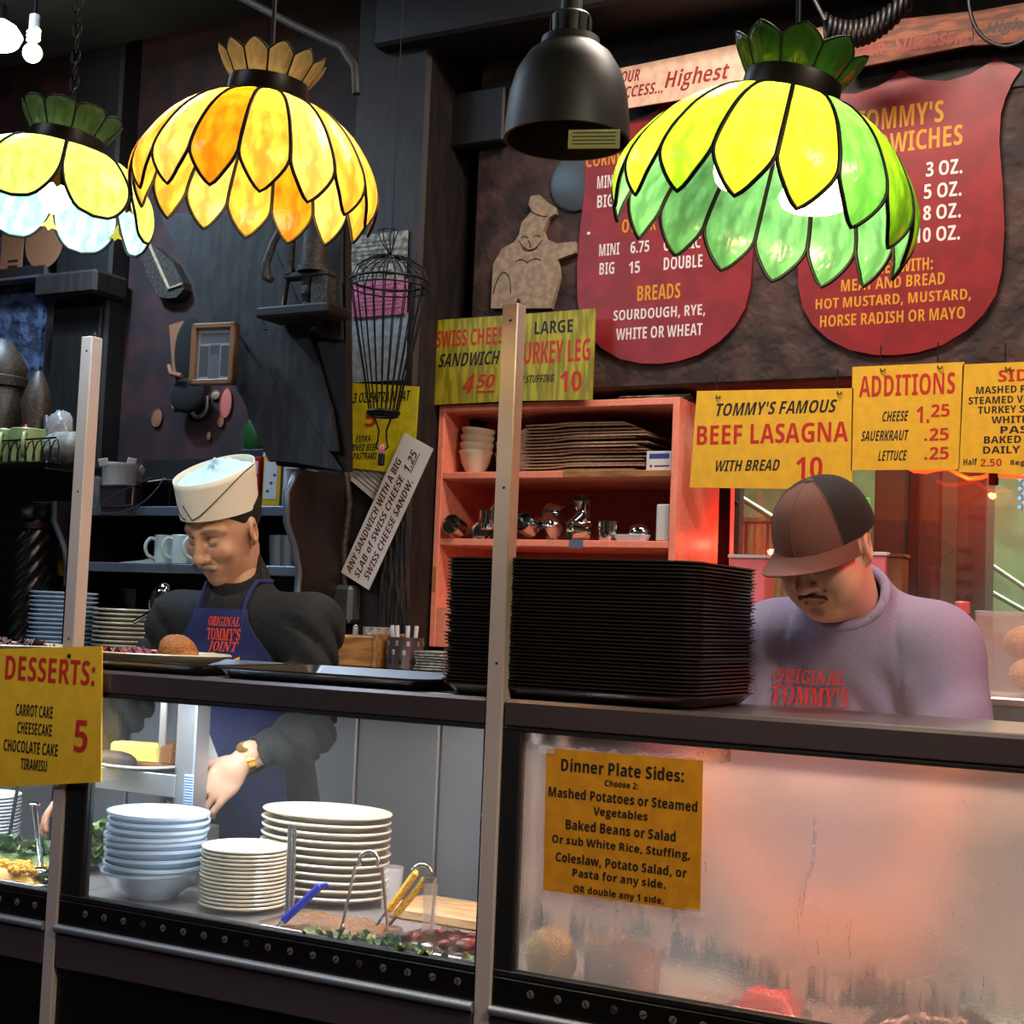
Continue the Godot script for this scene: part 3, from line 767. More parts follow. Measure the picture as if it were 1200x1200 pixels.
func outside() -> void:
	# the lobby across the window: floor, far wall, dark columns, hand rails, ceiling panels
	struct("wall_lobby", Shaper.new().box(Vector3(0.0, 1.7, -6.06), Vector3(7.6, 3.6, 0.12)).box(Vector3(-3.5, 1.7, -4.0), Vector3(0.1, 3.6, 4.0)).box(Vector3(3.4, 1.7, -4.0), Vector3(0.1, 3.6, 4.0)), "lobby_wall")
	struct("ceiling_lobby", Shaper.new().box(Vector3(0.0, 3.25, -4.05), Vector3(7.4, 0.1, 4.0)), "lobby_wall")
	struct("floor_lobby", Shaper.new().box(Vector3(0.0, 0.02, -4.05), Vector3(7.4, 0.08, 4.0)), "lobby_grey")
	var pw := struct("wall_panelling", Shaper.new().box(Vector3(-1.4960, 1.15, -5.96), Vector3(1.6, 2.1, 0.06)), "lobby_wood")
	for k in 9:
		part(pw, "panel", Shaper.new().box(Vector3.ZERO, Vector3(0.16, 2.06, 0.02), 0.006), "lobby_wood", Vector3(-1.4960 - 0.7 + k * 0.175, 1.15, -5.92))
	struct("pillar_1", Shaper.new().box(Vector3(-0.0800, 1.6, -3.5), Vector3(0.2573, 3.2, 0.3), 0.01), "lobby_dark")
	struct("pillar_2", Shaper.new().box(Vector3(0.0460, 1.6, -4.0), Vector3(0.1268, 3.2, 0.2), 0.01), "lobby_grey")
	struct("trim_lobby", Shaper.new().box(Vector3(-0.0510, 0.95, -5.7), Vector3(1.9, 1.25, 0.2)), "lobby_dark")
	var r := thing("handrail", "pale metal stair hand rails slanting down behind the window", "handrail", Vector3(0.0530, 1.3400, -5.0000))
	r.position.y = 0.06
	var o := r.position
	for q in [[Vector3(-0.1100, 1.9260, -5.0000), Vector3(0.1320, 1.7640, -5.0000)], [Vector3(-0.1070, 1.7900, -5.0000), Vector3(0.1340, 1.6590, -5.0000)]]:
		part(r, "rail", Shaper.new().tube([q[0] - o, q[1] - o], 0.013), "handrail")
	for q in [Vector3(-0.0890, 1.9140, -5.0000), Vector3(0.1170, 1.7750, -5.0000)]:
		part(r, "post", Shaper.new().tube([q - o, Vector3(q.x - o.x, 0, 0)], 0.012), "handrail")
	var s := thing("stair_rail", "thin stair rail seen through the window left of the brown cap", "handrail", Vector3(-1.2100, 1.9630, -4.8000))
	s.position.y = 0.06
	o = s.position
	part(s, "rail", Shaper.new().tube([Vector3(-1.2720, 2.2110, -4.8000) - o, Vector3(-1.0700, 2.0940, -4.8000) - o], 0.016), "handrail")
	part(s, "bar", Shaper.new().tube([Vector3(-1.3040, 2.0800, -4.8000) - o, Vector3(-1.1010, 2.0850, -4.8000) - o], 0.008), "iron")
	for px in [Vector3(-1.2360, 2.0800, -4.8000), Vector3(-1.1230, 2.0810, -4.8000)]:
		part(s, "post", Shaper.new().tube([px - o, Vector3(px.x - o.x, 0, 0)], 0.009), "iron")
	var k := 0
	for q in [Vector3(-0.9700, 2.1650, -4.4000), Vector3(0.0980, 2.1340, -4.4000), Vector3(-0.1530, 2.1620, -4.4000)]:
		k += 1
		single("lobby_downlight", "small round ceiling light in the lobby, " + ["above the thin stair rail", "by the far right edge of the window", "between the dark pillars"][k - 1], "lamp", Shaper.new().lathe([Vector2(0, -0.02), Vector2(0.06, -0.02), Vector2(0.075, 0.0), Vector2(0, 0)], 16), "panel_glow", Vector3(q.x, 3.2, q.z))
	single("light_panel", "bright white ceiling light panel seen just above the lasagna sign", "lamp", Shaper.new().box(Vector3.ZERO, Vector3(0.1450, 0.1, 0.02), 0.003), "panel_glow", Vector3(-0.1630, 2.3910, -2.6000))
	lamp_light("light_panel_light", Vector3(-0.1480, 2.3820, -2.5500), Color(0.9, 1, 0.9), 0.15, 0.06)
	single("exit_light", "small green glowing sign light far behind the window", "lamp", Shaper.new().box(Vector3.ZERO, Vector3(0.06, 0.1, 0.02), 0.004), "exit_green", Vector3(-0.4270, 2.0820, -4.0000))
	var led := thing("led_sign", "string of cyan light dots hanging in the window at the right edge", "sign", Vector3(0.5050, 1.9930, -2.3000))
	for i in 11:
		part(led, "led_dot", Shaper.new().ball(Vector3.ZERO, Vector3.ONE * 0.006, 8, 6), "led_cyan", Vector3(0.012 * (i % 2), -0.014 * i + 0.09, 0))
	part(led, "cable", Shaper.new().tube([Vector3(0.006, 0.35, -0.003), Vector3(0.006, -0.06, -0.003)], 0.0015, 5), "cord_black")

# ---------------------------------------------------------------- lamps
func along(prof: Array, s: float) -> Vector2:
	var n := prof.size() - 1
	var x := clampf(s, 0.0, 1.0) * n
	var i := mini(int(x), n - 1)
	var t := x - i
	var a: Vector2 = prof[maxi(i - 1, 0)]
	var b: Vector2 = prof[i]
	var c: Vector2 = prof[i + 1]
	var d: Vector2 = prof[mini(i + 2, n)]
	return b.cubic_interpolate(c, a, d, t)

func petal_width(s: float, sj: float, pointed: bool, sharp := 1.55) -> float:
	if s <= sj: return 1.0
	var u := (s - sj) / (1.0 - sj)
	return 1.0 - pow(u, sharp) if pointed else sqrt(maxf(0.0, 1.0 - u * u))

func petal_point(prof: Array, s: float, th: float, t: float) -> Vector3:
	var p := along(prof, s)
	var r := p.x + 0.006 * (1.0 - t * t) * sin(clampf(s, 0.05, 0.95) * PI)
	return Vector3(r * cos(th), p.y, r * sin(th))

func petal_meshes(prof: Array, n: int, sj: float, pointed: bool, lead := 0.003, sharp := 1.55) -> Array:
	var W := PI / n * 0.985
	var rows := []
	for j in 17:
		var s := 1.0 - j / 16.0
		s = minf(s, 0.998)
		var row := []
		for i in 7:
			var t := 1.0 - i / 3.0
			row.append(petal_point(prof, s, W * t * petal_width(s, sj, pointed, sharp), t))
		rows.append(row)
	var g := Shaper.new().grid(rows).done()
	var line := []
	for j in 25:
		var s := j / 24.0
		line.append(petal_point(prof, s, W * petal_width(s, sj, pointed, sharp), 1.0))
	for j in 25:
		var s := 1.0 - j / 24.0
		line.append(petal_point(prof, s, -W * petal_width(s, sj, pointed, sharp), 1.0))
	line.remove_at(25)
	return [g, Shaper.new().tube(line, lead, 6).done()]

func glass(called: String, col: Color) -> void:
	mat(called, col, 0.25, 0, {"mottle": [5, 0.72, 0.02, Vector3(4, 2.0, 4)], "relief": [0.12, 1, 0.03], "back": Color(1, 1, 1)})

func hang(at: Vector3, roll: float, nod: float) -> Basis:
	var view := (CAM_AT - at)
	view.y = 0.0
	view = view.normalized()
	var right := Vector3.UP.cross(view).normalized()
	return Basis(view, roll) * Basis(right, nod)

func crown(parent: Node3D, n: int, r0: float, r1: float, h: float, m: String, round_top: bool, turn: float) -> void:
	# a collar with upright glass leaves that flare outwards
	var prof := [Vector2(r0 * 0.98, 0.0), Vector2((r0 + r1) * 0.5, h * 0.55), Vector2(r1, h)]
	var leaf := petal_meshes(prof, n, 0.62, not round_top, 0.0016, 1.05)
	for i in n:
		var b := Basis(Vector3.UP, turn + TAU * i / n)
		var o := part(parent, "crown_leaf", leaf[0], m, Vector3(0, 0.028, 0), b)
		part(o, "lead_came", leaf[1], "lead")

func stained_lamp(label: String, at: Vector3, b: Basis, prof: Array, n: int, sj: float, pointed: bool, pick: Callable, turn: float, collar_r: float, crown_n: int, crown_m: String, round_top: bool) -> Node3D:
	var o := thing("stained_glass_lamp", label, "lamp", at, 0.0, "stained glass lamps over the counter")
	o.basis = b
	var pm := petal_meshes(prof, n, sj, pointed)
	for i in n:
		var a := turn + TAU * i / n
		var p := part(o, "glass_petal", pm[0], pick.call(i, a), Vector3.ZERO, Basis(Vector3.UP, a))
		part(p, "lead_came", pm[1], "lead")
	var c := collar_r
	part(o, "collar", Shaper.new().lathe([Vector2(c - 0.004, -0.006), Vector2(c + 0.002, -0.006), Vector2(c + 0.004, 0.0), Vector2(c + 0.002, 0.03), Vector2(c - 0.004, 0.03), Vector2(c - 0.004, 0.012), Vector2(0.006, 0.02)], 36), "collar")  # the closing disc inside is added to keep bulb light off the ceiling
	crown(o, crown_n, c, c * 1.42, 0.05, crown_m, round_top, turn)
	part(o, "socket", Shaper.new().lathe([Vector2(0, -0.05), Vector2(0.016, -0.05), Vector2(0.018, -0.01), Vector2(0.012, 0.015), Vector2(0, 0.015)], 16), "lead")
	part(o, "finial", Shaper.new().lathe([Vector2(0.012, 0.02), Vector2(0.008, 0.045), Vector2(0.011, 0.055), Vector2(0.004, 0.07), Vector2(0, 0.072)], 14), "lead")
	return o

func chain(parent: Node3D, from: Vector3, to: Vector3) -> void:
	var n := int((to - from).length() / 0.026)
	var link := []
	for i in 13:
		var a := TAU * (i % 12) / 12
		link.append(Vector3(0.0075 * cos(a), 0.0175 * sin(a), 0))
	var m := Shaper.new().tube(link, 0.0022, 6).done()
	for i in n:
		part(parent, "chain_link", m, "iron", from.lerp(to, (i + 0.5) / n), Basis(Vector3.UP, 0.5 + (PI / 2 if i % 2 else 0.0)))

func lamps() -> void:
	glass("glass_amber", Color(0.9, 0.57, 0.12)); glass("glass_honey", Color(0.94, 0.75, 0.32)); glass("glass_straw", Color(0.95, 0.84, 0.5))
	glass("glass_lime", Color(0.56, 0.8, 0.18)); glass("glass_yellow_green", Color(0.78, 0.8, 0.22)); glass("glass_green", Color(0.42, 0.76, 0.34)); glass("glass_mint", Color(0.5, 0.82, 0.56))
	glass("glass_olive", Color(0.82, 0.82, 0.34)); glass("glass_bulb_lit", Color(0.72, 0.9, 0.82)); glass("glass_sage", Color(0.3, 0.4, 0.24)); glass("glass_leaf", Color(0.16, 0.3, 0.1)); glass("glass_tan", Color(0.74, 0.64, 0.4))
	var dome := [Vector2(0.068, 0.0), Vector2(0.118, -0.022), Vector2(0.16, -0.058), Vector2(0.19, -0.1), Vector2(0.207, -0.137), Vector2(0.21, -0.172), Vector2(0.202, -0.204)]
	# yellow lamp
	var at := Vector3(-0.3170, 2.4250, 0.3100)
	var tones := ["glass_honey", "glass_amber", "glass_honey", "glass_straw", "glass_amber", "glass_honey", "glass_straw", "glass_honey"]
	var o := stained_lamp("amber and yellow stained glass petal lamp, the middle one of three", at, hang(at, -0.075, 0.06), dome, 16, 0.7, true, func(i, _a): return tones[i % 8], 0.35, 0.066, 12, "glass_tan", false)
	part(o, "bulb", Shaper.new().ball(Vector3(0, -0.085, 0), Vector3(0.03, 0.038, 0.03), 16, 10), "bulb_warm")
	lamp_light("bulb_light", Vector3(0, -0.085, 0), Color(1.0, 0.86, 0.6), YELLOW_LAMP, 0.03, o)
	part(o, "rod", Shaper.new().tube([Vector3(0, 0.06, 0), o.basis.inverse() * Vector3(0, 3.6 - at.y, 0)], 0.004, 6), "lead")
	# green lamp
	at = Vector3(0.6220, 2.2840, 0.3300)
	var greens := ["glass_lime", "glass_yellow_green", "glass_yellow_green", "glass_lime", "glass_green"]
	o = stained_lamp("green stained glass petal lamp hanging in front of the red shields", at, hang(at, -0.2, -0.01), dome, 16, 0.7, true, func(i, a): return (["glass_yellow_green", "glass_yellow_green", "glass_lime"][i % 3] if cos(a + 1.23) > 0.82 else ["glass_lime", "glass_yellow_green", "glass_green"][i % 3]) if cos(a + 1.23) > -0.1 else "glass_mint", 0.2, 0.066, 9, "glass_leaf", false)
	var bulb := Shaper.new().lathe([Vector2(0, -0.135), Vector2(0.046, -0.132), Vector2(0.05, -0.122), Vector2(0.02, -0.07), Vector2(0.014, -0.045), Vector2(0, -0.045)], 20)
	part(o, "bulb", bulb, "bulb_warm", Vector3(0.055, -0.02, 0.02), Basis(Vector3.BACK, 0.2))
	part(o, "bulb", Shaper.new().ball(Vector3.ZERO, Vector3(0.026, 0.034, 0.026), 14, 8), "bulb_warm", Vector3(-0.06, -0.1, 0.0))
	lamp_light("bulb_light", Vector3(-0.02, -0.1, 0.05), Color(1.0, 0.92, 0.72), GREEN_LAMP, 0.03, o)
	part(o, "rod", Shaper.new().tube([Vector3(0, 0.06, 0), o.basis.inverse() * Vector3(0, 3.6 - at.y, 0)], 0.004, 6), "lead")
	# the lamp at the left edge: wide round lobes, cool bulb
	at = Vector3(-0.8560, 2.4170, 0.2500)
	var lob := [Vector2(0.068, 0.0), Vector2(0.12, -0.012), Vector2(0.158, -0.045), Vector2(0.182, -0.078), Vector2(0.192, -0.115), Vector2(0.189, -0.15)]
	o = stained_lamp("round-lobed yellow stained glass lamp on a chain, far lobes tinted as bulb-lit", at, hang(at, -0.14, 0.02), lob, 8, 0.5, false, func(_i, a): return "glass_olive" if cos(a + 0.72) > -0.2 else "glass_bulb_lit", -0.72 + PI / 8, 0.068, 9, "glass_sage", true)  # aqua on the far lobes paints in the cool bulb light
	for i in 8:
		var a := -0.72 + TAU * i / 8
		var q := Vector3(0.183 * cos(-a), -0.1, 0.183 * sin(-a))
		part(o, "filigree", Shaper.new().prism([Vector2(0, 0.022), Vector2(0.007, 0.0), Vector2(0.018, -0.014), Vector2(0.007, -0.011), Vector2(0, -0.018), Vector2(-0.007, -0.011), Vector2(-0.018, -0.014), Vector2(-0.007, 0.0)], 0.002), "brass", q, Basis(Vector3.UP, a + PI / 2))
	part(o, "bulb", Shaper.new().ball(Vector3(0, -0.08, 0), Vector3(0.032, 0.045, 0.032), 16, 10), "bulb_cool")
	lamp_light("bulb_light", Vector3(0, -0.08, 0), Color(0.86, 0.96, 1.0), LEFT_LAMP, 0.03, o)
	chain(o, Vector3(0, 0.07, 0), o.basis.inverse() * Vector3(0, 3.6 - at.y, 0))
	# black heat lamp above the trays
	at = Vector3(-0.0200, 2.4910, -0.2500)
	o = thing("heat_lamp", "large black metal dome heat lamp hanging left of the green lamp", "lamp", at)
	var k := 0.1247
	part(o, "dome", Shaper.new().lathe([Vector2(k - 0.006, 0.0), Vector2(k, 0.0), Vector2(k * 0.985, 0.035), Vector2(k * 0.94, 0.09), Vector2(k * 0.84, 0.135), Vector2(k * 0.66, 0.172), Vector2(k * 0.48, 0.19), Vector2(k * 0.46, 0.205), Vector2(0.036, 0.213)], 40), "heat_dome")
	part(o, "dome_lining", Shaper.new().lathe([Vector2(0.03, 0.2), Vector2(k * 0.62, 0.166), Vector2(k * 0.82, 0.128), Vector2(k * 0.92, 0.085), Vector2(k - 0.006, 0.0)], 32), "dome_inside")
	part(o, "neck", Shaper.new().lathe([Vector2(0.038, 0.205), Vector2(0.04, 0.25), Vector2(0.036, 0.255), Vector2(0.022, 0.26), Vector2(0.02, 0.32), Vector2(0, 0.32)], 24), "heat_dome")
	for i in 10:
		part(o, "vent_rib", Shaper.new().box(Vector3(0.04, 0.23, 0), Vector3(0.004, 0.036, 0.007), 0.001), "iron", Vector3.ZERO, Basis(Vector3.UP, TAU * i / 10))
	part(o, "cord", Shaper.new().tube([Vector3(0, 0.32, 0), Vector3(0, 3.6 - at.y, 0)], 0.006), "cord_black")
	var pl := part(o, "label_plate", Shaper.new().box(Vector3.ZERO, Vector3(0.096, 0.036, 0.002), 0.0008), "label_plate", Vector3(0.1030, 2.4380, -0.1200) - at, Basis(Vector3.UP, 0.35))
	for i in 4:
		part(pl, "print_line", Shaper.new().box(Vector3(0.0, 0.012 - 0.007 * i, 0.0013), Vector3(0.08, 0.0016, 0.0006)), "ink_black")
	part(o, "bulb", Shaper.new().ball(Vector3(0, 0.12, 0), Vector3(0.04, 0.05, 0.04), 14, 8), "china_white")
	# the red heat lamp hanging further right, out of the frame, that reddens the right-hand end
	at = Vector3(1.12, 2.02, -0.5)
	o = thing("red_heat_lamp", "red-bulbed heat lamp hanging past the right edge over the carving board", "lamp", at)
	part(o, "dome", Shaper.new().lathe([Vector2(0.1, 0.0), Vector2(0.105, 0.0), Vector2(0.1, 0.06), Vector2(0.07, 0.13), Vector2(0.03, 0.17), Vector2(0, 0.175)], 28), "heat_dome")
	part(o, "bulb", Shaper.new().ball(Vector3(0, 0.03, 0), Vector3(0.06, 0.06, 0.06), 16, 10), "red_bulb")
	part(o, "cord", Shaper.new().tube([Vector3(0, 0.17, 0), Vector3(0, 3.6 - at.y, 0)], 0.006), "cord_black")
	lamp_light("bulb_light", Vector3(0, -0.005, 0), Color(1.0, 0.16, 0.12), RED_LAMP, 0.06, o)
	# bare bulbs high at the left
	at = Vector3(-2.2700, 3.2760, -0.8000)
	o = thing("flood_lamp", "glaring blue-white flood lamp in the top left corner", "lamp", at)
	o.basis = Basis(Vector3.BACK, 0.25)
	part(o, "bulb", Shaper.new().lathe([Vector2(0, -0.035), Vector2(0.05, -0.03), Vector2(0.062, -0.01), Vector2(0.05, 0.02), Vector2(0.02, 0.05), Vector2(0, 0.05)], 20), "bulb_cool")
	part(o, "holder", Shaper.new().lathe([Vector2(0.024, 0.045), Vector2(0.026, 0.1), Vector2(0, 0.1)], 14), "iron")
	part(o, "stem", Shaper.new().tube([Vector3(0, 0.1, 0), Vector3(0.03, 0.25, 0)], 0.008), "iron")
	var sl := SpotLight3D.new()
	sl.name = "bulb_light"; sl.light_color = Color(0.72, 0.87, 1.0); sl.light_energy = FLOOD_LAMP * 3.0; sl.light_size = 0.05
	sl.spot_angle = 70.0; sl.spot_range = 12.0; sl.spot_attenuation = 2.0; sl.shadow_enabled = true
	o.add_child(sl)
	sl.transform = Transform3D(Basis(Vector3.RIGHT, -1.3) , Vector3(0, -0.05, 0))
	at = Vector3(-2.1870, 3.2280, -0.8500)
	o = thing("bare_bulb", "small bare globe bulb with spiral neck beside the flood lamp", "lamp", at)
	part(o, "globe", Shaper.new().ball(Vector3.ZERO, Vector3.ONE * 0.03, 16, 10), "bulb_dim")
	var sp := []
	for i in 33:
		var a := i * 0.6
		sp.append(Vector3(0.016 * cos(a), 0.035 + i * 0.0012, 0.016 * sin(a)))
	part(o, "spiral_tube", Shaper.new().tube(sp, 0.006), "bulb_dim")
	part(o, "holder", Shaper.new().tube([Vector3(0, 0.07, 0), Vector3(0, 0.12, 0)], 0.016), "white_plastic")
	part(o, "stem", Shaper.new().tube([Vector3(0, 0.12, 0), Vector3(0, 0.26, 0)], 0.006), "iron")
	lamp_light("bulb_light", Vector3(0, -0.04, 0.0), Color(1.0, 0.95, 0.8), 0.1, 0.03, o)
	# fittings that carry the large lights; the one over the carving station is added
	for q in [[Vector3(2.6, 3.53, 1.2), Vector2(1.1, 0.5), "wide ceiling light panel over the dining side, right", "panel_glow"], [Vector3(-2.2, 3.53, 2.2), Vector2(1.1, 0.5), "wide ceiling light panel over the dining side, left", "panel_glow"], [Vector3(-1.9, 3.5, -0.35), Vector2(0.9, 0.25), "narrow ceiling light panel over the back bar", "tube_cool"], [Vector3(0.2, 3.5, -0.75), Vector2(0.9, 0.25), "added unseen light panel over the carving station", "tube_cool"], [Vector3(0.0, 3.1, -4.6), Vector2(2.4, 0.5), "long ceiling light panel in the lobby behind the window", "panel_glow"]]:
		o = thing("ceiling_light", q[2], "lamp", q[0])
		var top: float = (3.6 if q[0].z > -3 else 3.2) - q[0].y
		part(o, "housing", Shaper.new().box(Vector3(0, (top + 0.012) * 0.5, 0), Vector3(q[1].x + 0.04, top - 0.012, q[1].y + 0.04), 0.004), "white_plastic")
		part(o, "diffuser", Shaper.new().box(Vector3(0, 0.008, 0), Vector3(q[1].x, 0.008, q[1].y)), q[3])

# ---------------------------------------------------------------- the serving counter
func rounded(w: float, d: float, r: float, n := 6) -> Array: # outline in xz, counter-clockwise seen from above
	var o := []
	for q in [[w / 2 - r, -d / 2 + r, -PI / 2], [w / 2 - r, d / 2 - r, 0.0], [-w / 2 + r, d / 2 - r, PI / 2], [-w / 2 + r, -d / 2 + r, PI]]:
		for i in n + 1:
			var a: float = q[2] + PI / 2 * i / n
			o.append(Vector2(q[0] + r * cos(a), q[1] + r * sin(a)))
	return o

func rings(s: Shaper, list: Array, w: float, d: float, r: float) -> Shaper: # [inset, height], outside upwards
	var ls := []
	for q in list:
		ls.append([rounded(w - 2 * q[0], d - 2 * q[0], maxf(r - q[0], 0.004)), q[1]])
	for k in ls.size() - 1:
		var a: Array = ls[k][0]
		var b: Array = ls[k + 1][0]
		s.group(10 + k)
		for i in a.size():
			var j := (i + 1) % a.size()
			s.quad(Vector3(a[j].x, ls[k][1], a[j].y), Vector3(a[i].x, ls[k][1], a[i].y), Vector3(b[i].x, ls[k + 1][1], b[i].y), Vector3(b[j].x, ls[k + 1][1], b[j].y))
	# close the first ring below and the last above
	s.group(-1)
	var f: Array = ls[0][0]
	var l: Array = ls[-1][0]
	for i in range(1, f.size() - 1):
		s.tri(Vector3(f[0].x, ls[0][1], f[0].y), Vector3(f[i].x, ls[0][1], f[i].y), Vector3(f[i + 1].x, ls[0][1], f[i + 1].y))
		s.tri(Vector3(l[0].x, ls[-1][1], l[0].y), Vector3(l[i + 1].x, ls[-1][1], l[i + 1].y), Vector3(l[i].x, ls[-1][1], l[i].y))
	return s

func plate_mesh(r: float, h: float, squash := 1.0) -> ArrayMesh:
	return Shaper.new().lathe([Vector2(0, 0), Vector2(r * 0.55, 0), Vector2(r * 0.6, 0.003), Vector2(r * 0.99, h - 0.003), Vector2(r, h), Vector2(r * 0.98, h + 0.002), Vector2(r * 0.68, h * 0.45), Vector2(r * 0.58, 0.006), Vector2(0, 0.005)], 40, Transform3D(Basis.from_scale(Vector3(1, 1, squash)), Vector3.ZERO)).done()

func bowl_mesh(r: float, h: float) -> ArrayMesh:
	return Shaper.new().lathe([Vector2(0, 0), Vector2(r * 0.5, 0), Vector2(r * 0.53, 0.006), Vector2(r * 0.8, h * 0.45), Vector2(r * 0.93, h - 0.012), Vector2(r, h - 0.006), Vector2(r, h), Vector2(r * 0.95, h), Vector2(r * 0.88, h - 0.012), Vector2(r * 0.74, h * 0.42), Vector2(r * 0.45, 0.008), Vector2(0, 0.007)], 40).done()

func stack(called: String, what: String, where: String, cat: String, mesh: Mesh, m: String, at: Vector3, n: int, step: float, sway := 0.002, tilt := 0.0) -> void:
	for i in n:
		var k := n - 1 - i
		var o := single(called, "%s, %s %s" % [what, nth(k), where], cat, mesh, m, at + Vector3(rng.randf_range(-sway, sway), i * step, rng.randf_range(-sway, sway)), Basis(Vector3(rng.randf_range(-1, 1), 0, 1).normalized(), rng.randf_range(-tilt, tilt)), "%s %s" % [called.replace("_", " ") + "s", where])
		o.rotation.y += 0.0

func counter() -> void:
	var bays := [[-2.03, -1.036, -2.0, -1.04, "left"], [-1.003, -0.009, -0.945, -0.014, "middle"], [0.025, 1.02, 0.063, 1.0, "right"]]
	for bay in bays:
		var x0: float = bay[0]
		var x1: float = bay[1]
		var g0: float = bay[2]
		var g1: float = bay[3]
		var cx := (x0 + x1) / 2
		var w := x1 - x0
		var side: String = bay[4]
		var o := thing("serving_counter", {"left": "left bay of the steel and glass serving counter, by the desserts sign", "middle": "middle bay of the steel serving counter with clear glass before plates", "right": "right bay of the steel serving counter with steamed-up glass"}[side], "counter", Vector3(cx, 0, 0), 0.0, "bays of the serving counter")
		part(o, "top_shelf", Shaper.new().box(Vector3(0, 1.398, -0.193), Vector3(w + 0.033, 0.022, 0.324), 0.004), "steel")
		part(o, "front_fascia", Shaper.new().box(Vector3(0, 1.384, -0.012), Vector3(w, 0.05, 0.022), 0.006), "steel_dark")
		var fr := Shaper.new()
		var lw := g0 - x0
		var rw := x1 - g1
		if lw > 0.004: fr.box(Vector3(-w / 2 + lw / 2, 1.15, -0.016), Vector3(lw, 0.42, 0.026), 0.003)
		if rw > 0.004: fr.box(Vector3(w / 2 - rw / 2, 1.15, -0.016), Vector3(rw, 0.42, 0.026), 0.003)
		fr.box(Vector3(0, 1.357, -0.014), Vector3(w, 0.008, 0.022), 0.002).box(Vector3(0, 0.94, -0.014), Vector3(w, 0.012, 0.024), 0.002)
		part(o, "gasket", fr, "gasket")
		var gx := (g0 + g1) / 2 - cx
		part(o, "glass_pane", Shaper.new().box(Vector3(gx, 1.15, -0.015), Vector3(g1 - g0, 0.414, 0.005)), "clear_pane")
		if side == "right":
			var f := Shaper.new()
			f.sheet(Vector3(g0 - cx, 0.946, -0.0195), Vector3(g1 - cx, 0.946, -0.0195), Vector3(g1 - cx, 1.353, -0.0195), Vector3(g0 - cx, 1.353, -0.0195))
			var film := part(o, "condensation", f, "fog_film")
			film.set_meta("kind", "stuff")
		part(o, "perforated_strip", Shaper.new().box(Vector3(0, 0.908, -0.012), Vector3(w, 0.052, 0.02), 0.003), "kick")
		var hm := Shaper.new().lathe([Vector2(0, -0.002), Vector2(0.0065, -0.002), Vector2(0.0068, 0.0012), Vector2(0.005, 0.0018), Vector2(0, 0.0006)], 14, Transform3D(Basis(Vector3.RIGHT, PI / 2), Vector3.ZERO)).done()
		var slot := Shaper.new().box(Vector3(0, 0, 0.0016), Vector3(0.0125, 0.0014, 0.001)).done()
		for k in 18:
			var h := part(o, "screw", hm, "hole" if k % 5 != 3 else "steel_dark", Vector3(-w / 2 + 0.075 + k * (w - 0.11) / 17.0, 0.913, -0.002), Basis(Vector3.BACK, rng.randf() * 3.0))
			part(h, "screw_slot", slot, "gasket")
		part(o, "ledge", Shaper.new().tube([Vector3(-w / 2, 0.876, 0.002), Vector3(w / 2, 0.876, 0.002)], 0.009, 12), "steel_dull")
		part(o, "lower_band", Shaper.new().box(Vector3(0, 0.832, -0.008), Vector3(w, 0.072, 0.02), 0.004), "steel_dark")
		part(o, "kick_panel", Shaper.new().box(Vector3(0, 0.4, -0.02), Vector3(w, 0.79, 0.02), 0.003), "kick")
		part(o, "deck", Shaper.new().box(Vector3(0, 0.925, -0.2435), Vector3(w + 0.033, 0.02, 0.423), 0.002), "steel_brushed")
		part(o, "body", Shaper.new().box(Vector3(0, 0.48, -0.24), Vector3(w + 0.03, 0.87, 0.41)), "kick")
		part(o, "strip_lamp_housing", Shaper.new().box(Vector3(0, 1.376, -0.17), Vector3(w * 0.92, 0.02, 0.07), 0.003), "steel_brushed")
		part(o, "strip_lamp", Shaper.new().box(Vector3(0, 1.362, -0.17), Vector3(w * 0.86, 0.008, 0.05), 0.003), "tube_warm" if side == "right" else "tube_cool")
		part(o, "shelf_bracket", Shaper.new().box(Vector3(-w / 2 + 0.01, 1.16, -0.34), Vector3(0.02, 0.45, 0.02), 0.003), "steel_brushed")
		part(o, "shelf_bracket", Shaper.new().box(Vector3(w / 2 - 0.01, 1.16, -0.34), Vector3(0.02, 0.45, 0.02), 0.003), "steel_brushed")
	for q in [[-1.0195, "square steel post at the left, behind the desserts sign"], [0.008, "square steel post in the middle, left of the dinner plate sign"], [1.036, "square steel post past the right edge of the fogged glass"]]:
		var p := thing("steel_post", q[1], "post", Vector3(q[0], 0, -0.014), 0.0, "square steel posts of the counter")
		part(p, "tube", Shaper.new().box(Vector3(0, 1.056, 0), Vector3(0.032, 2.112, 0.032), 0.002), "post_steel")
		for yy in [2.08, 1.78, 1.47]:
			part(p, "screw", Shaper.new().ball(Vector3(0.002, yy, 0.016), Vector3(0.0028, 0.0028, 0.0015), 8, 4), "gasket")
		part(p, "screw", Shaper.new().ball(Vector3(0.008, 2.117, 0), Vector3(0.004, 0.006, 0.004), 8, 6), "gasket")

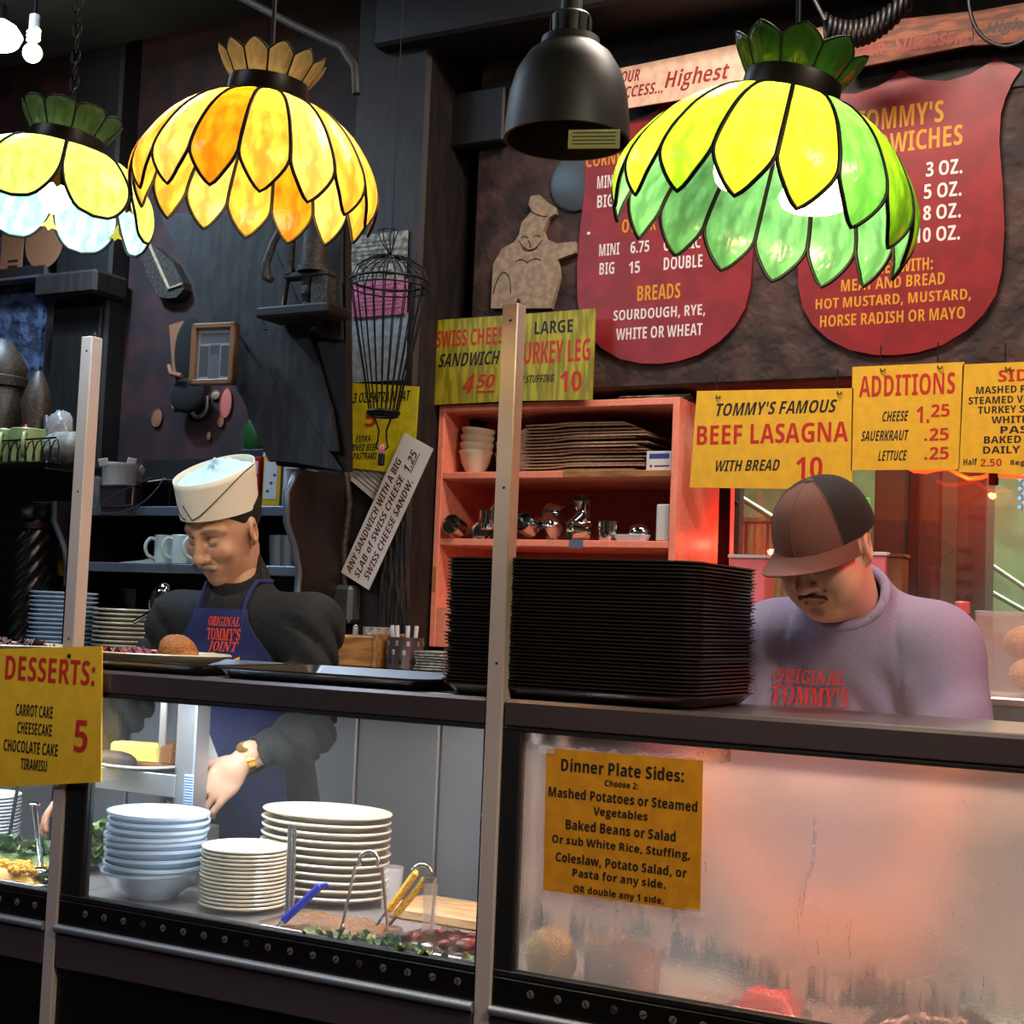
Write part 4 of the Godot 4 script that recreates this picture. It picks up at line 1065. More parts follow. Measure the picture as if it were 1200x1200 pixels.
func pan(called: String, label: String, at: Vector3, w: float, d: float, food: String, food_m: String, h: float, lump: float, cells := 16) -> Node3D:
	var o := thing(called, label, "food pan", at)
	rings_part(o, w, d)
	# heaped food inside the rim
	var rows := []
	var n := FastNoiseLite.new()
	n.seed = int(at.x * 1000.0)
	n.frequency = 22.0
	for j in cells + 1:
		var row := []
		for i in cells + 1:
			var u := float(i) / cells
			var vv := float(j) / cells
			var e := minf(1.0, 5.0 * minf(minf(u, 1 - u), minf(vv, 1 - vv)))
			row.append(Vector3((u - 0.5) * (w - 0.03), 0.006 + e * (h + lump * n.get_noise_2d(at.x + u * w * 3, at.z + vv * d * 3)), (0.5 - vv) * (d - 0.03)))
		rows.append(row)
	part(o, food, Shaper.new().grid(rows), food_m)
	return o

func rings_part(o: Node3D, w: float, d: float) -> void:
	part(o, "pan", rings(Shaper.new(), [[0.02, 0.0], [0.0, 0.001], [0.0, 0.006], [0.003, 0.008], [0.012, 0.006], [0.014, 0.004]], w, d, 0.03), "steel")

func heap(o: Node3D, called: String, n: int, m: Array, box_size: Vector3, size: Vector3, at: Vector3) -> void: # loose pieces
	var shapes := []
	for k in 3:
		shapes.append(Shaper.new().ball(Vector3.ZERO, size, 8, 5, Basis.IDENTITY, 0.22, rng).done())
	for i in n:
		var p := at + Vector3(rng.randf_range(-0.5, 0.5), 0, rng.randf_range(-0.5, 0.5)) * box_size
		p.y += rng.randf() * box_size.y
		part(o, called, shapes[i % 3], m[i % m.size()], p, Basis.from_euler(Vector3(rng.randf_range(-0.6, 0.6), rng.randf() * TAU, rng.randf_range(-0.6, 0.6))))

func leaf_mesh(L: float, ruffle: float) -> ArrayMesh:
	var rows := []
	for j in 6:
		var row := []
		var v := j / 5.0
		for i in 5:
			var u := i / 2.0 - 1.0
			row.append(Vector3(u * L * 0.5 * sin(PI * (0.12 + 0.8 * v)), ruffle * (u * u) * (0.6 + sin(v * 9.0 + i * 2.0)) + L * 0.25 * v * (1 - v), -v * L))
		rows.append(row)
	return Shaper.new().grid(rows).done()

func leaves(o: Node3D, n: int, spread: Vector3, L: float, at: Vector3, mats: Array) -> void:
	var lm := [leaf_mesh(L, L * 0.22), leaf_mesh(L * 0.8, L * 0.3)]
	for i in n:
		part(o, "leaf", lm[i % 2], mats[i % mats.size()], at + Vector3(rng.randf_range(-0.5, 0.5), rng.randf_range(0, 1), rng.randf_range(-0.5, 0.5)) * spread, Basis.from_euler(Vector3(rng.randf_range(-0.3, 0.9), rng.randf() * TAU, rng.randf_range(-0.6, 0.6))))

func tongs(label: String, at: Vector3, L: float, spread: float, b: Basis, m: String, grip := "") -> void:
	var o := thing("tongs", label, "tongs", at)
	o.basis = b
	for s in [-1, 1]:
		part(o, "arm", Shaper.new().box(Vector3.ZERO, Vector3(0.005, L, 0.018), 0.002), m, Vector3(s * spread * 0.5, L * 0.5, 0), Basis(Vector3.BACK, s * asin(clampf((spread - 0.03) / L * 0.5, -0.9, 0.9))))
		if grip: part(o, "grip", Shaper.new().box(Vector3.ZERO, Vector3(0.013, L * 0.75, 0.026), 0.004), grip, Vector3(s * spread * 0.42, L * 0.68, 0), Basis(Vector3.BACK, s * asin(clampf((spread - 0.03) / L * 0.5, -0.9, 0.9))))
	var bow := []
	for i in 13:
		var a := -0.5 + (PI + 1.0) * i / 12
		bow.append(Vector3(0.018 * cos(a), L + 0.008 + 0.018 * sin(a), 0))
	part(o, "bow", Shaper.new().tube(bow, 0.004), m)

func case_food() -> void:
	var D := 0.936
	# middle bay
	stack("deep_bowl", "white deep bowl", "in the tilted stack behind the clear glass", "bowl", bowl_mesh(0.107, 0.06), "china_blue", Vector3(-0.872, D, -0.14), 9, 0.0148, 0.003, 0.05)
	stack("green_bowl", "pale green bowl", "beside the white bowl stack", "bowl", bowl_mesh(0.052, 0.056), "china_green", Vector3(-0.8, D, -0.29), 2, 0.032, 0.001, 0.02)
	stack("small_plate", "cream round plate", "in the round plate stack behind the glass", "plate", plate_mesh(0.09, 0.015), "china", Vector3(-0.655, D, -0.165), 15, 0.0079, 0.001)
	stack("oval_plate", "large cream oval plate", "in the oval plate stack behind the glass", "plate", plate_mesh(0.152, 0.022, 0.72), "china", Vector3(-0.585, D, -0.345), 11, 0.0165, 0.0015)
	# steel uprights
	var o := thing("utensil_rod", "pair of bright steel rods standing before the oval plates", "utensil", Vector3(-0.5, D, -0.11))
	for s in 2:
		part(o, "rod", Shaper.new().tube([Vector3(0.012 * s, 0, 0), Vector3(0.012 * s - 0.012, 0.185, -0.01)], 0.0045), "chrome")
	o = thing("glass_tumbler", "small clear glass tumbler behind the metal tongs", "glass", Vector3(-0.4220, 1.0100, -0.3600))
	o.position.y = D
	part(o, "wall", Shaper.new().lathe([Vector2(0.02, 0), Vector2(0.026, 0.085), Vector2(0.0235, 0.085), Vector2(0.018, 0.006), Vector2(0, 0.005)], 20), "tumbler")
	part(o, "base", Shaper.new().lathe([Vector2(0, 0), Vector2(0.02, 0), Vector2(0.019, 0.005), Vector2(0, 0.005)], 20), "tumbler")
	o = thing("cutting_board", "pale wooden cutting board at the back of the middle case", "board", Vector3(-0.24, D, -0.36))
	part(o, "board", rings(Shaper.new(), [[0.004, 0.0], [0.0, 0.004], [0.0, 0.018], [0.004, 0.022]], 0.3, 0.16, 0.03), "board_wood")
	o = thing("steel_canister", "narrow clear steel cylinder holding straws by the yellow tongs", "canister", Vector3(-0.1920, 0.9800, -0.1400))
	o.position.y = D
	part(o, "sleeve", Shaper.new().lathe([Vector2(0.013, 0), Vector2(0.014, 0.12), Vector2(0.012, 0.12), Vector2(0.011, 0.003)], 16), "tumbler")
	part(o, "rim", Shaper.new().lathe([Vector2(0.0145, 0.112), Vector2(0.0155, 0.122), Vector2(0.0115, 0.122)], 16), "chrome")
	part(o, "handle", Shaper.new().tube([Vector3(0.004, 0.004, 0), Vector3(0.012, 0.118, 0)], 0.003), "chrome")
	# tongs and spoons
	tongs("plain steel tongs standing open with pink sheen in the case", Vector3(-0.292, D + 0.012, -0.075), 0.125, 0.07, Basis(Vector3.UP, 0.5) * Basis(Vector3.RIGHT, -0.12), "chrome")
	tongs("yellow-gripped tongs leaning right in the case", Vector3(-0.275, D + 0.02, -0.1), 0.12, 0.022, Basis(Vector3.UP, 0.5) * Basis(Vector3.BACK, -0.62), "chrome", "yellow_plastic")
	o = thing("blue_spoon", "serving spoon with a bright blue handle in the brown food", "spoon", Vector3(-0.47, D + 0.012, -0.05))
	o.basis = Basis(Vector3.UP, 0.5) * Basis(Vector3.BACK, -0.78)
	part(o, "handle", Shaper.new().box(Vector3(0, 0.055, 0), Vector3(0.015, 0.1, 0.009), 0.003), "blue_plastic")
	part(o, "neck", Shaper.new().tube([Vector3(0, -0.03, 0), Vector3(0, 0.02, 0)], 0.004), "chrome")
	part(o, "hook", Shaper.new().tube(arc(Vector3(0, 0.1, 0), Vector3(0.004, 0.12, 0), Vector3(0.012, 0.112, 0)), 0.004), "blue_plastic")
	part(o, "scoop", Shaper.new().ball(Vector3(0, -0.045, 0), Vector3(0.02, 0.026, 0.006)), "chrome")
	# food pans
	pan("food_pan", "steel pan of shredded brown meat at the front of the middle case", Vector3(-0.4, D, -0.115), 0.26, 0.16, "shredded_meat", "tan_food", 0.012, 0.014, 22)
	var p2 := pan("food_pan", "steel pan of dark meat pieces near the middle post", Vector3(-0.135, D, -0.13), 0.23, 0.18, "braised_meat", "gravy", 0.012, 0.012, 18)
	heap(p2, "meat_piece", 14, ["beef", "brown_food", "corned"], Vector3(0.16, 0.008, 0.11), Vector3(0.02, 0.008, 0.012), Vector3(0, 0.014, 0))
	var g := thing("lettuce_bed", "ragged green lettuce along the glass below the tongs", "lettuce", Vector3(-0.2, D, -0.038))
	leaves(g, 22, Vector3(0.36, 0.004, 0.006), 0.03, Vector3(0, 0.004, 0.004), ["leaf_pale", "leaf_green"])
	g = thing("lettuce_heap", "bright green lettuce heap at the left edge of the middle glass", "lettuce", Vector3(-1.1630, D, -0.28))
	leaves(g, 40, Vector3(0.05, 0.085, 0.05), 0.05, Vector3(0, 0.01, 0), ["leaf_green", "leaf_pale", "leaf_green"])
	# raised shelf with cakes
	o = thing("cake_shelf", "narrow steel shelf carrying cake slices behind the glass", "shelf", Vector3(-1.1, D, -0.31))
	part(o, "shelf", Shaper.new().box(Vector3(-0.02, 0.225, -0.04), Vector3(0.36, 0.012, 0.16), 0.003), "steel_brushed")
	part(o, "front_edge", Shaper.new().box(Vector3(-0.02, 0.212, 0.042), Vector3(0.36, 0.05, 0.006), 0.002), "steel_dull")
	part(o, "post", Shaper.new().box(Vector3(0.185, 0.21, 0.02), Vector3(0.05, 0.42, 0.05), 0.003), "steel_dull")
	var st := part(o, "striped_label", Shaper.new().box(Vector3(0.2, 0.2, 0.0455), Vector3(0.026, 0.085, 0.001)), "china_blue")
	for k in 13:
		part(st, "stripe", Shaper.new().box(Vector3(0.2, 0.164 + k * 0.006, 0.0462), Vector3(0.024, 0.0022, 0.0006)), "ink_blue")
	part(o, "leg", Shaper.new().box(Vector3(-0.19, 0.11, -0.02), Vector3(0.02, 0.22, 0.02), 0.002), "steel_dull")
	single("cake_plate", "white plate under the cheesecake on the steel shelf", "plate", plate_mesh(0.1, 0.014), "china_white", Vector3(-1.1, D + 0.232, -0.34))
	o = thing("cheesecake_slice", "yellow cheesecake slice with browned end on the raised plate", "cake", Vector3(-1.09, D + 0.24, -0.34), 0.25)
	part(o, "filling", Shaper.new().box(Vector3(-0.025, 0.03, 0), Vector3(0.125, 0.045, 0.05), 0.006), "cheesecake")
	part(o, "browned_end", Shaper.new().box(Vector3(0.058, 0.03, 0), Vector3(0.042, 0.05, 0.052), 0.008), "cake_crust")
	part(o, "crust", Shaper.new().box(Vector3(0, 0.004, 0), Vector3(0.165, 0.009, 0.052), 0.002), "cake_crust")
	single("chocolate_cake_slice", "dark chocolate cake slice lying in front of the cheesecake", "cake", Shaper.new().ball(Vector3(0, 0.018, 0), Vector3(0.075, 0.022, 0.024), 14, 8, Basis.IDENTITY, 0.05, rng), "cake_dark", Vector3(-1.15, D + 0.235, -0.285))
	single("paper_napkin", "white folded paper behind the cheesecake slice", "napkin", Shaper.new().prism([Vector2(-0.04, 0), Vector2(0.05, -0.004), Vector2(0.075, 0.028), Vector2(0.03, 0.085), Vector2(-0.03, 0.06)], 0.002), "paper", Vector3(-0.99, D + 0.236, -0.375), Basis(Vector3.RIGHT, -0.25))
	o = thing("riser", "plain steel riser box under the salad bowl", "riser", Vector3(-1.03, D, -0.4))
	part(o, "box", Shaper.new().box(Vector3(0, 0.055, 0), Vector3(0.16, 0.11, 0.08), 0.004), "steel_dull")
	single("salad_bowl", "small white bowl holding green salad under the cake shelf", "bowl", bowl_mesh(0.062, 0.034), "china_white", Vector3(-1.03, D + 0.11, -0.4))
	g = thing("salad_greens", "green salad leaves piled in the small white bowl", "salad", Vector3(-1.03, D + 0.13, -0.4))
	leaves(g, 26, Vector3(0.07, 0.03, 0.07), 0.034, Vector3.ZERO, ["leaf_green", "leaf_pale", "leaf_green", "leaf_pale"])
	# left bay
	stack("side_plate", "white side plate", "in the plate stack of the left bay", "plate", plate_mesh(0.085, 0.014), "china_white", Vector3(-1.63, D, -0.36), 14, 0.0085, 0.001)
	var c := pan("food_pan", "steel pan of yellow corn in the left bay", Vector3(-1.27, D, -0.1), 0.34, 0.13, "corn_bed", "corn", 0.016, 0.008, 14)
	heap(c, "corn_kernel", 130, ["corn"], Vector3(0.28, 0.008, 0.09), Vector3(0.0075, 0.006, 0.007), Vector3(0, 0.022, 0))
	var gb := pan("food_pan", "steel pan of green beans behind the corn in the left bay", Vector3(-1.36, D, -0.25), 0.36, 0.13, "green_beans", "leaf_pale", 0.014, 0.014, 18)
	leaves(gb, 18, Vector3(0.26, 0.01, 0.08), 0.05, Vector3(0, 0.02, 0), ["leaf_pale", "leaf_green"])
	g = thing("lettuce_garnish", "green lettuce garnish in the lower corner of the left bay", "lettuce", Vector3(-1.1, D, -0.095))
	leaves(g, 14, Vector3(0.06, 0.02, 0.03), 0.035, Vector3.ZERO, ["leaf_green", "leaf_pale"])
	o = thing("serving_spoon", "long steel serving spoon slanting over the left bay pans", "spoon", Vector3(-1.2, D + 0.03, -0.1))
	part(o, "handle", Shaper.new().tube([Vector3(0.04, 0.0, 0.0), Vector3(-0.16, 0.1, -0.16)], 0.006), "chrome")
	part(o, "handle_end", Shaper.new().ball(Vector3(-0.165, 0.103, -0.165), Vector3(0.014, 0.006, 0.014)), "chrome")
	part(o, "scoop", Shaper.new().ball(Vector3(0.055, -0.006, 0.01), Vector3(0.03, 0.012, 0.022)), "chrome")
	o = thing("ladle", "dark-handled ladle standing by the side plates", "ladle", Vector3(-1.44, D + 0.02, -0.26))
	part(o, "handle", Shaper.new().tube([Vector3(0, 0, 0), Vector3(-0.03, 0.15, -0.05)], 0.004), "iron")
	part(o, "cup", Shaper.new().ball(Vector3(0.01, -0.004, 0.01), Vector3(0.026, 0.016, 0.026)), "chrome")
	# right bay, behind the steamed glass
	o = thing("steam_pot", "round steel pot standing behind the fogged glass", "pot", Vector3(0.235, D, -0.11))
	part(o, "wall", Shaper.new().lathe([Vector2(0, 0), Vector2(0.066, 0), Vector2(0.068, 0.004), Vector2(0.07, 0.068), Vector2(0.074, 0.07), Vector2(0.074, 0.073), Vector2(0.067, 0.072), Vector2(0.065, 0.01), Vector2(0, 0.01)], 32), "steel_brushed")
	part(o, "contents", Shaper.new().lathe([Vector2(0.066, 0.058), Vector2(0.03, 0.066), Vector2(0, 0.068)], 24), "gravy")
	single("potato_heap", "pale heap of mashed potato behind the fogged glass corner", "food", Shaper.new().ball(Vector3(0, 0.03, 0), Vector3(0.05, 0.05, 0.045), 18, 12, Basis.IDENTITY, 0.06, rng), "potato", Vector3(0.105, D, -0.09))
	pan("food_pan", "steel pan of red sauce behind the fogged glass", Vector3(0.5, D, -0.09), 0.13, 0.11, "red_sauce", "red_plastic", 0.028, 0.012, 14)
	pan("food_pan", "steel pan of dark gravy meat behind the fogged glass", Vector3(0.76, D, -0.13), 0.22, 0.19, "gravy_meat", "gravy", 0.03, 0.02, 14)
	single("roast_joint", "large browned roast on the back deck of the right bay", "meat", Shaper.new().ball(Vector3(0, 0.075, 0), Vector3(0.16, 0.085, 0.08), 20, 12, Basis.IDENTITY, 0.05, rng), "tan_food", Vector3(0.55, D, -0.33))

func oval(a: float, y: float, b: float, n := 20) -> Array:
	var o := []
	for i in n + 1:
		o.append(Vector3(a * cos(TAU * (i % n) / n), y, b * sin(TAU * (i % n) / n)))
	return o

func meat_slices(o: Node3D, n: int, spread: Vector3, mats: Array) -> void: # thin folded slices
	for i in n:
		var rows := []
		var ph := rng.randf() * 6.0
		var L := rng.randf_range(0.04, 0.065)
		for j in 5:
			var row := []
			for k in 9:
				var u := k / 8.0 - 0.5
				var v := j / 4.0 - 0.5
				row.append(Vector3(u * L, 0.007 + 0.008 * sin(u * 16.0 + ph) + 0.004 * sin(v * 9.0 + ph * 2), -v * L * 0.6))
			rows.append(row)
		part(o, "slice", Shaper.new().grid(rows), mats[i % mats.size()], Vector3(rng.randf_range(-0.5, 0.5), rng.randf_range(0, 1), rng.randf_range(-0.5, 0.5)) * spread, Basis.from_euler(Vector3(rng.randf_range(-0.25, 0.25), rng.randf() * TAU, rng.randf_range(-0.25, 0.25))))

func tray_mesh(w: float, d: float) -> ArrayMesh:
	return rings(Shaper.new(), [[0.028, 0.0], [0.022, 0.002], [0.005, 0.018], [0.0, 0.019], [0.0, 0.0215], [0.005, 0.022], [0.024, 0.006], [0.03, 0.0035]], w, d, 0.045).done()

func counter_top() -> void:
	var T := 1.4095
	var tm := tray_mesh(0.5, 0.335)
	# the tall stack
	var n := 36
	for i in n:
		var k := n - 1 - i
		single("serving_tray", "black plastic serving tray, %s in the tall tray stack" % nth(k), "tray", tm, "tray_black", Vector3(0.121 + rng.randf_range(-0.0025, 0.0025) + (0.004 if i < 16 and i % 5 == 0 else 0.0), T + i * 0.00645, -0.185 + rng.randf_range(-0.002, 0.002)), Basis(Vector3.UP, rng.randf_range(-0.006, 0.006)), "black trays in the tall stack")
	# trays with food
	single("serving_tray", "empty black tray lying flat in front of the cook in the white hat", "tray", tm, "tray_black", Vector3(-0.405, T, -0.185))
	single("serving_tray", "black tray under the plate with meat and a bread roll", "tray", tm, "tray_black", Vector3(-0.93, T, -0.185))
	single("dinner_plate", "oval cream plate of corned beef and a roll beside the post", "plate", plate_mesh(0.19, 0.03, 0.68), "china", Vector3(-0.93, T + 0.005, -0.16))
	var o := thing("corned_beef", "pink sliced corned beef heaped on the oval plate by the post", "meat", Vector3(-0.95, T + 0.016, -0.15))
	meat_slices(o, 30, Vector3(0.12, 0.014, 0.08), ["corned", "beef", "corned"])
	o = thing("bread_roll", "golden bread roll on the plate of corned beef", "bread", Vector3(-0.87, T + 0.017, -0.17))
	part(o, "dome", Shaper.new().ball(Vector3(0, 0.024, 0), Vector3(0.046, 0.034, 0.038), 18, 12, Basis(Vector3.BACK, -0.3), 0.05, rng), "bread")
	part(o, "torn_end", Shaper.new().ball(Vector3(0.034, 0.012, 0.006), Vector3(0.026, 0.016, 0.024), 14, 8, Basis.IDENTITY, 0.08, rng), "bread")
	single("serving_tray", "black tray at the left edge carrying a plate of dark beef", "tray", tm, "tray_black", Vector3(-1.44, T, -0.185))
	single("dinner_plate", "oval cream plate of dark sliced beef at the left edge", "plate", plate_mesh(0.19, 0.03, 0.68), "china", Vector3(-1.385, T + 0.005, -0.15))
	o = thing("roast_beef", "dark sliced roast beef heaped on the plate at the left edge", "meat", Vector3(-1.33, T + 0.016, -0.13))
	meat_slices(o, 30, Vector3(0.17, 0.02, 0.08), ["brown_food", "beef", "tan_food", "brown_food"])
	single("bread_roll", "golden bread roll on the dark beef plate at the left edge", "bread", Shaper.new().ball(Vector3(0, 0.028, 0), Vector3(0.04, 0.03, 0.035), 18, 12, Basis.IDENTITY, 0.02, rng), "bread", Vector3(-1.44, T + 0.02, -0.14))
	# right end: bottle, tub of rolls on a steel rack
	o = thing("steel_rack", "low steel rack behind the counter at the right edge", "rack", Vector3(0.6520 + 0.24, 0, -1.0))
	part(o, "shelf", Shaper.new().box(Vector3(0, 1.4290 - 0.01, 0), Vector3(0.62, 0.02, 0.3), 0.004), "steel_brushed")
	part(o, "shelf", Shaper.new().box(Vector3(0, 0.9, 0), Vector3(0.62, 0.02, 0.3), 0.004), "steel_brushed")
	for sx in [-0.29, 0.29]:
		for sz in [-0.13, 0.13]:
			part(o, "leg", Shaper.new().box(Vector3(sx, 1.4290 * 0.5 - 0.01, sz), Vector3(0.025, 1.4290 - 0.02, 0.025), 0.003), "steel_brushed")
	var at := Vector3(0.6520 + 0.185, 1.4290 + 0.001, -0.985)
	o = thing("bread_tub", "translucent plastic tub holding round rolls at the right edge", "tub", at)
	var tw := 0.36
	part(o, "tub", Shaper.new().box(Vector3(0, 0.085, 0.11), Vector3(tw, 0.17, 0.004)).box(Vector3(0, 0.085, -0.11), Vector3(tw, 0.17, 0.004)).box(Vector3(-tw / 2, 0.085, 0), Vector3(0.004, 0.17, 0.216)).box(Vector3(tw / 2, 0.085, 0), Vector3(0.004, 0.17, 0.216)).box(Vector3(0, 0.003, 0), Vector3(tw, 0.005, 0.216)), "plastic_tub")
	part(o, "rim", Shaper.new().tube([Vector3(-tw / 2, 0.17, 0.11), Vector3(tw / 2, 0.17, 0.11), Vector3(tw / 2, 0.17, -0.11), Vector3(-tw / 2, 0.17, -0.11), Vector3(-tw / 2, 0.17, 0.11)], 0.005, 6), "plastic_tub")
	var rm := Shaper.new().ball(Vector3.ZERO, Vector3(0.056, 0.038, 0.05), 16, 10, Basis.IDENTITY, 0.02, rng).done()
	var k := 0
	for q in [Vector3(-0.07, 0.045, 0.04), Vector3(0.055, 0.045, 0.03), Vector3(-0.01, 0.115, 0.03), Vector3(0.11, 0.11, 0.0), Vector3(-0.1, 0.11, -0.03)]:
		single("round_roll", "pale round roll in the plastic tub, " + ["lower left", "lower right", "upper middle", "upper right", "at the upper left"][k], "bread", rm, "roll", at + q, Basis(Vector3.UP, k * 1.3), "rolls in the tub")
		k += 1
	o = thing("drink_bottle", "small plastic bottle with pink cap and red label by the tub", "bottle", Vector3(0.6240, 1.4290 + 0.001, -0.9))
	part(o, "bottle", Shaper.new().lathe([Vector2(0, 0), Vector2(0.028, 0), Vector2(0.03, 0.008), Vector2(0.03, 0.11), Vector2(0.022, 0.145), Vector2(0.0125, 0.165), Vector2(0.0125, 0.178), Vector2(0, 0.178)], 24), "plastic_clear")
	part(o, "label", Shaper.new().lathe([Vector2(0.0305, 0.04), Vector2(0.0308, 0.041), Vector2(0.0308, 0.1), Vector2(0.0305, 0.101)], 24), "red_plastic")
	part(o, "cap", Shaper.new().lathe([Vector2(0.015, 0.168), Vector2(0.0155, 0.19), Vector2(0.013, 0.193), Vector2(0, 0.193)], 20), "pink_plastic")

# ---------------------------------------------------------------- back bar and walls
func back_bar() -> void:
	# stainless back counter under the cabinet and the hutch
	var o := thing("back_counter", "stainless steel back counter below the coral cabinet", "counter", Vector3(-0.83, 0, -1.2))
	part(o, "worktop", Shaper.new().box(Vector3(0, 1.385, 0), Vector3(0.78, 0.03, 0.42), 0.005), "steel")
	part(o, "splash_edge", Shaper.new().box(Vector3(0, 1.41, -0.2), Vector3(0.78, 0.03, 0.012), 0.003), "steel")
	part(o, "body", Shaper.new().box(Vector3(0, 0.72, 0.0), Vector3(0.77, 1.3, 0.38), 0.003), "panel_steel")
	for k in 3:
		var d := part(o, "door", Shaper.new().box(Vector3(-0.257 + k * 0.257, 0.74, 0.198), Vector3(0.25, 1.2, 0.016), 0.004), "panel_steel")
		part(d, "handle", Shaper.new().tube([Vector3(-0.257 + k * 0.257 - 0.095, 0.62, 0.215), Vector3(-0.257 + k * 0.257 - 0.095, 0.84, 0.215)], 0.006), "chrome")
	part(o, "toe_kick", Shaper.new().box(Vector3(0, 0.04, -0.02), Vector3(0.74, 0.08, 0.34)), "kick")
	o = thing("back_counter", "stainless steel back counter below the dark hutch at the left", "counter", Vector3(-2.02, 0, -1.2))
	part(o, "worktop", Shaper.new().box(Vector3(0, 1.35, 0), Vector3(1.56, 0.03, 0.42), 0.005), "steel_dark")
	part(o, "body", Shaper.new().box(Vector3(0, 0.68, 0.0), Vector3(1.55, 1.3, 0.38), 0.003), "panel_steel")
	for k in 3:
		part(o, "door", Shaper.new().box(Vector3(-0.515 + k * 0.515, 0.7, 0.198), Vector3(0.505, 1.2, 0.016), 0.004), "panel_steel")
	part(o, "toe_kick", Shaper.new().box(Vector3(0, 0.02, -0.02), Vector3(1.2, 0.05, 0.34)), "kick")
	o = thing("back_counter", "low steel back counter below the window behind the man in the cap", "counter", Vector3(0.35, 0, -1.7))
	part(o, "worktop", Shaper.new().box(Vector3(0, 1.2, 0), Vector3(1.3, 0.03, 0.36), 0.005), "steel")
	part(o, "body", Shaper.new().box(Vector3(0, 0.6, 0.0), Vector3(1.28, 1.16, 0.33), 0.003), "panel_steel")
	for k in 3:
		part(o, "door", Shaper.new().box(Vector3(-0.42 + k * 0.42, 0.62, 0.172), Vector3(0.41, 1.06, 0.014), 0.004), "panel_steel")
	# things on the steel counter between the cooks
	var T := 1.4015
	o = thing("wooden_box", "honey-coloured wooden box behind the cook's shoulder", "box", Vector3(-1.04, T, -1.12))
	part(o, "body", Shaper.new().box(Vector3(0, 0.042, 0), Vector3(0.16, 0.084, 0.14), 0.004), "block_wood")
	part(o, "edge_strip", Shaper.new().box(Vector3(0.086, 0.046, 0.0), Vector3(0.012, 0.092, 0.145), 0.002), "raw_wood")
	single("note_pad", "pale green paper pad lying on the wooden box", "notepad", Shaper.new().box(Vector3(0, 0.012, 0), Vector3(0.07, 0.024, 0.05), 0.002), "paper_old", Vector3(-1.0, T + 0.0845, -1.13), Basis(Vector3.UP, 0.2))
	var i := 0
	for q in [Vector3(-0.06, 0.085, 0.02), Vector3(-0.035, 0.085, -0.01)]:
		single("glass_vial", "small clear vial standing on the wooden box, " + ["left one", "right one"][i], "bottle", Shaper.new().lathe([Vector2(0, 0), Vector2(0.008, 0), Vector2(0.008, 0.022), Vector2(0.004, 0.028), Vector2(0, 0.028)], 12), "tumbler", Vector3(-1.04, T, -1.12) + q)
		i += 1
	o = thing("cutlery_holder", "perforated steel cutlery cylinder beside the wooden box", "holder", Vector3(-0.888, T, -1.1))
	part(o, "cylinder", Shaper.new().lathe([Vector2(0, 0), Vector2(0.05, 0), Vector2(0.05, 0.085), Vector2(0.048, 0.085), Vector2(0.047, 0.004), Vector2(0, 0.004)], 28), "steel_dark")
	var hole := Shaper.new().box(Vector3(0.0502, 0, 0), Vector3(0.001, 0.013, 0.009), 0.0004).done()
	for k in 30:
		part(o, "hole", hole, "hole" if k % 3 else "gasket", Vector3(0, 0.02 + 0.024 * (k % 3), 0), Basis(Vector3.UP, TAU * (k / 3) / 10.0 + 0.2 * (k % 3)))
	for k in 7:
		var a := k * 0.9
		single("knife_handle", "white-handled knife in the cutlery cylinder, " + ["frontmost", "second from the front", "third from the front", "fourth from the front", "fifth from the front", "sixth from the front", "rearmost"][k], "knife", Shaper.new().tube([Vector3(0, 0, 0), Vector3(0.012 * cos(a), 0.11, 0.006)], 0.0055), "white_plastic", Vector3(-0.888 + 0.026 * cos(a), T + 0.006, -1.1 + 0.026 * sin(a)), Basis.IDENTITY, "knives in the cylinder")
	var ct := thing("paper_stack", "untidy stack of paper sheets below the coral cabinet corner", "paper", Vector3(-0.79, T, -1.12))
	for k in 7:
		part(ct, "sheet", Shaper.new().box(Vector3(0, 0.004 + k * 0.0075, 0), Vector3(0.09, 0.005, 0.12), 0.001), "paper_old", Vector3(0.002 * (k % 3), 0, 0), Basis(Vector3.UP, 0.05 * (k % 4)))
	# electrical box and conduit on the post
	o = thing("switch_box", "grey metal electrical box with knockouts below the slanted sign", "box", Vector3(-1.2180, 1.5710, -1.2800))
	part(o, "box", Shaper.new().box(Vector3(0, 0, 0), Vector3(0.0758, 0.1111, 0.06), 0.012), "grey_metal")
	for k in 4:
		part(o, "knockout", Shaper.new().lathe([Vector2(0, 0), Vector2(0.006, 0), Vector2(0.005, 0.002), Vector2(0, 0.002)], 10, Transform3D(Basis(Vector3.RIGHT, PI / 2), Vector3.ZERO)), "steel_dark", Vector3(-0.02 + 0.035 * (k % 2), -0.02 + 0.036 * (k / 2), 0.03))
	part(o, "conduit", Shaper.new().tube([Vector3(-0.005, 0.05, 0), Vector3(-1.2340, 1.7420, -1.2800) - o.position, Vector3(-1.2230, 1.8690, -1.2800) - o.position, Vector3(-1.2410, 1.9580, -1.2800) - o.position, Vector3(-1.2790, 2.0220, -1.2800) - o.position, Vector3(-1.2930, 2.0990, -1.2800) - o.position, Vector3(-1.2920, 2.2020, -1.2800) - o.position], 0.011), "iron_grey")
	single("metal_ladle", "steel ladle handles leaning beside the electrical box", "utensil", Shaper.new().tube([Vector3(0, 0, 0), Vector3(0.05, 0.11, 0.0)], 0.007).tube([Vector3(0.02, 0, 0.01), Vector3(0.075, 0.1, 0.01)], 0.006), "chrome", Vector3(-1.17, T, -1.08))

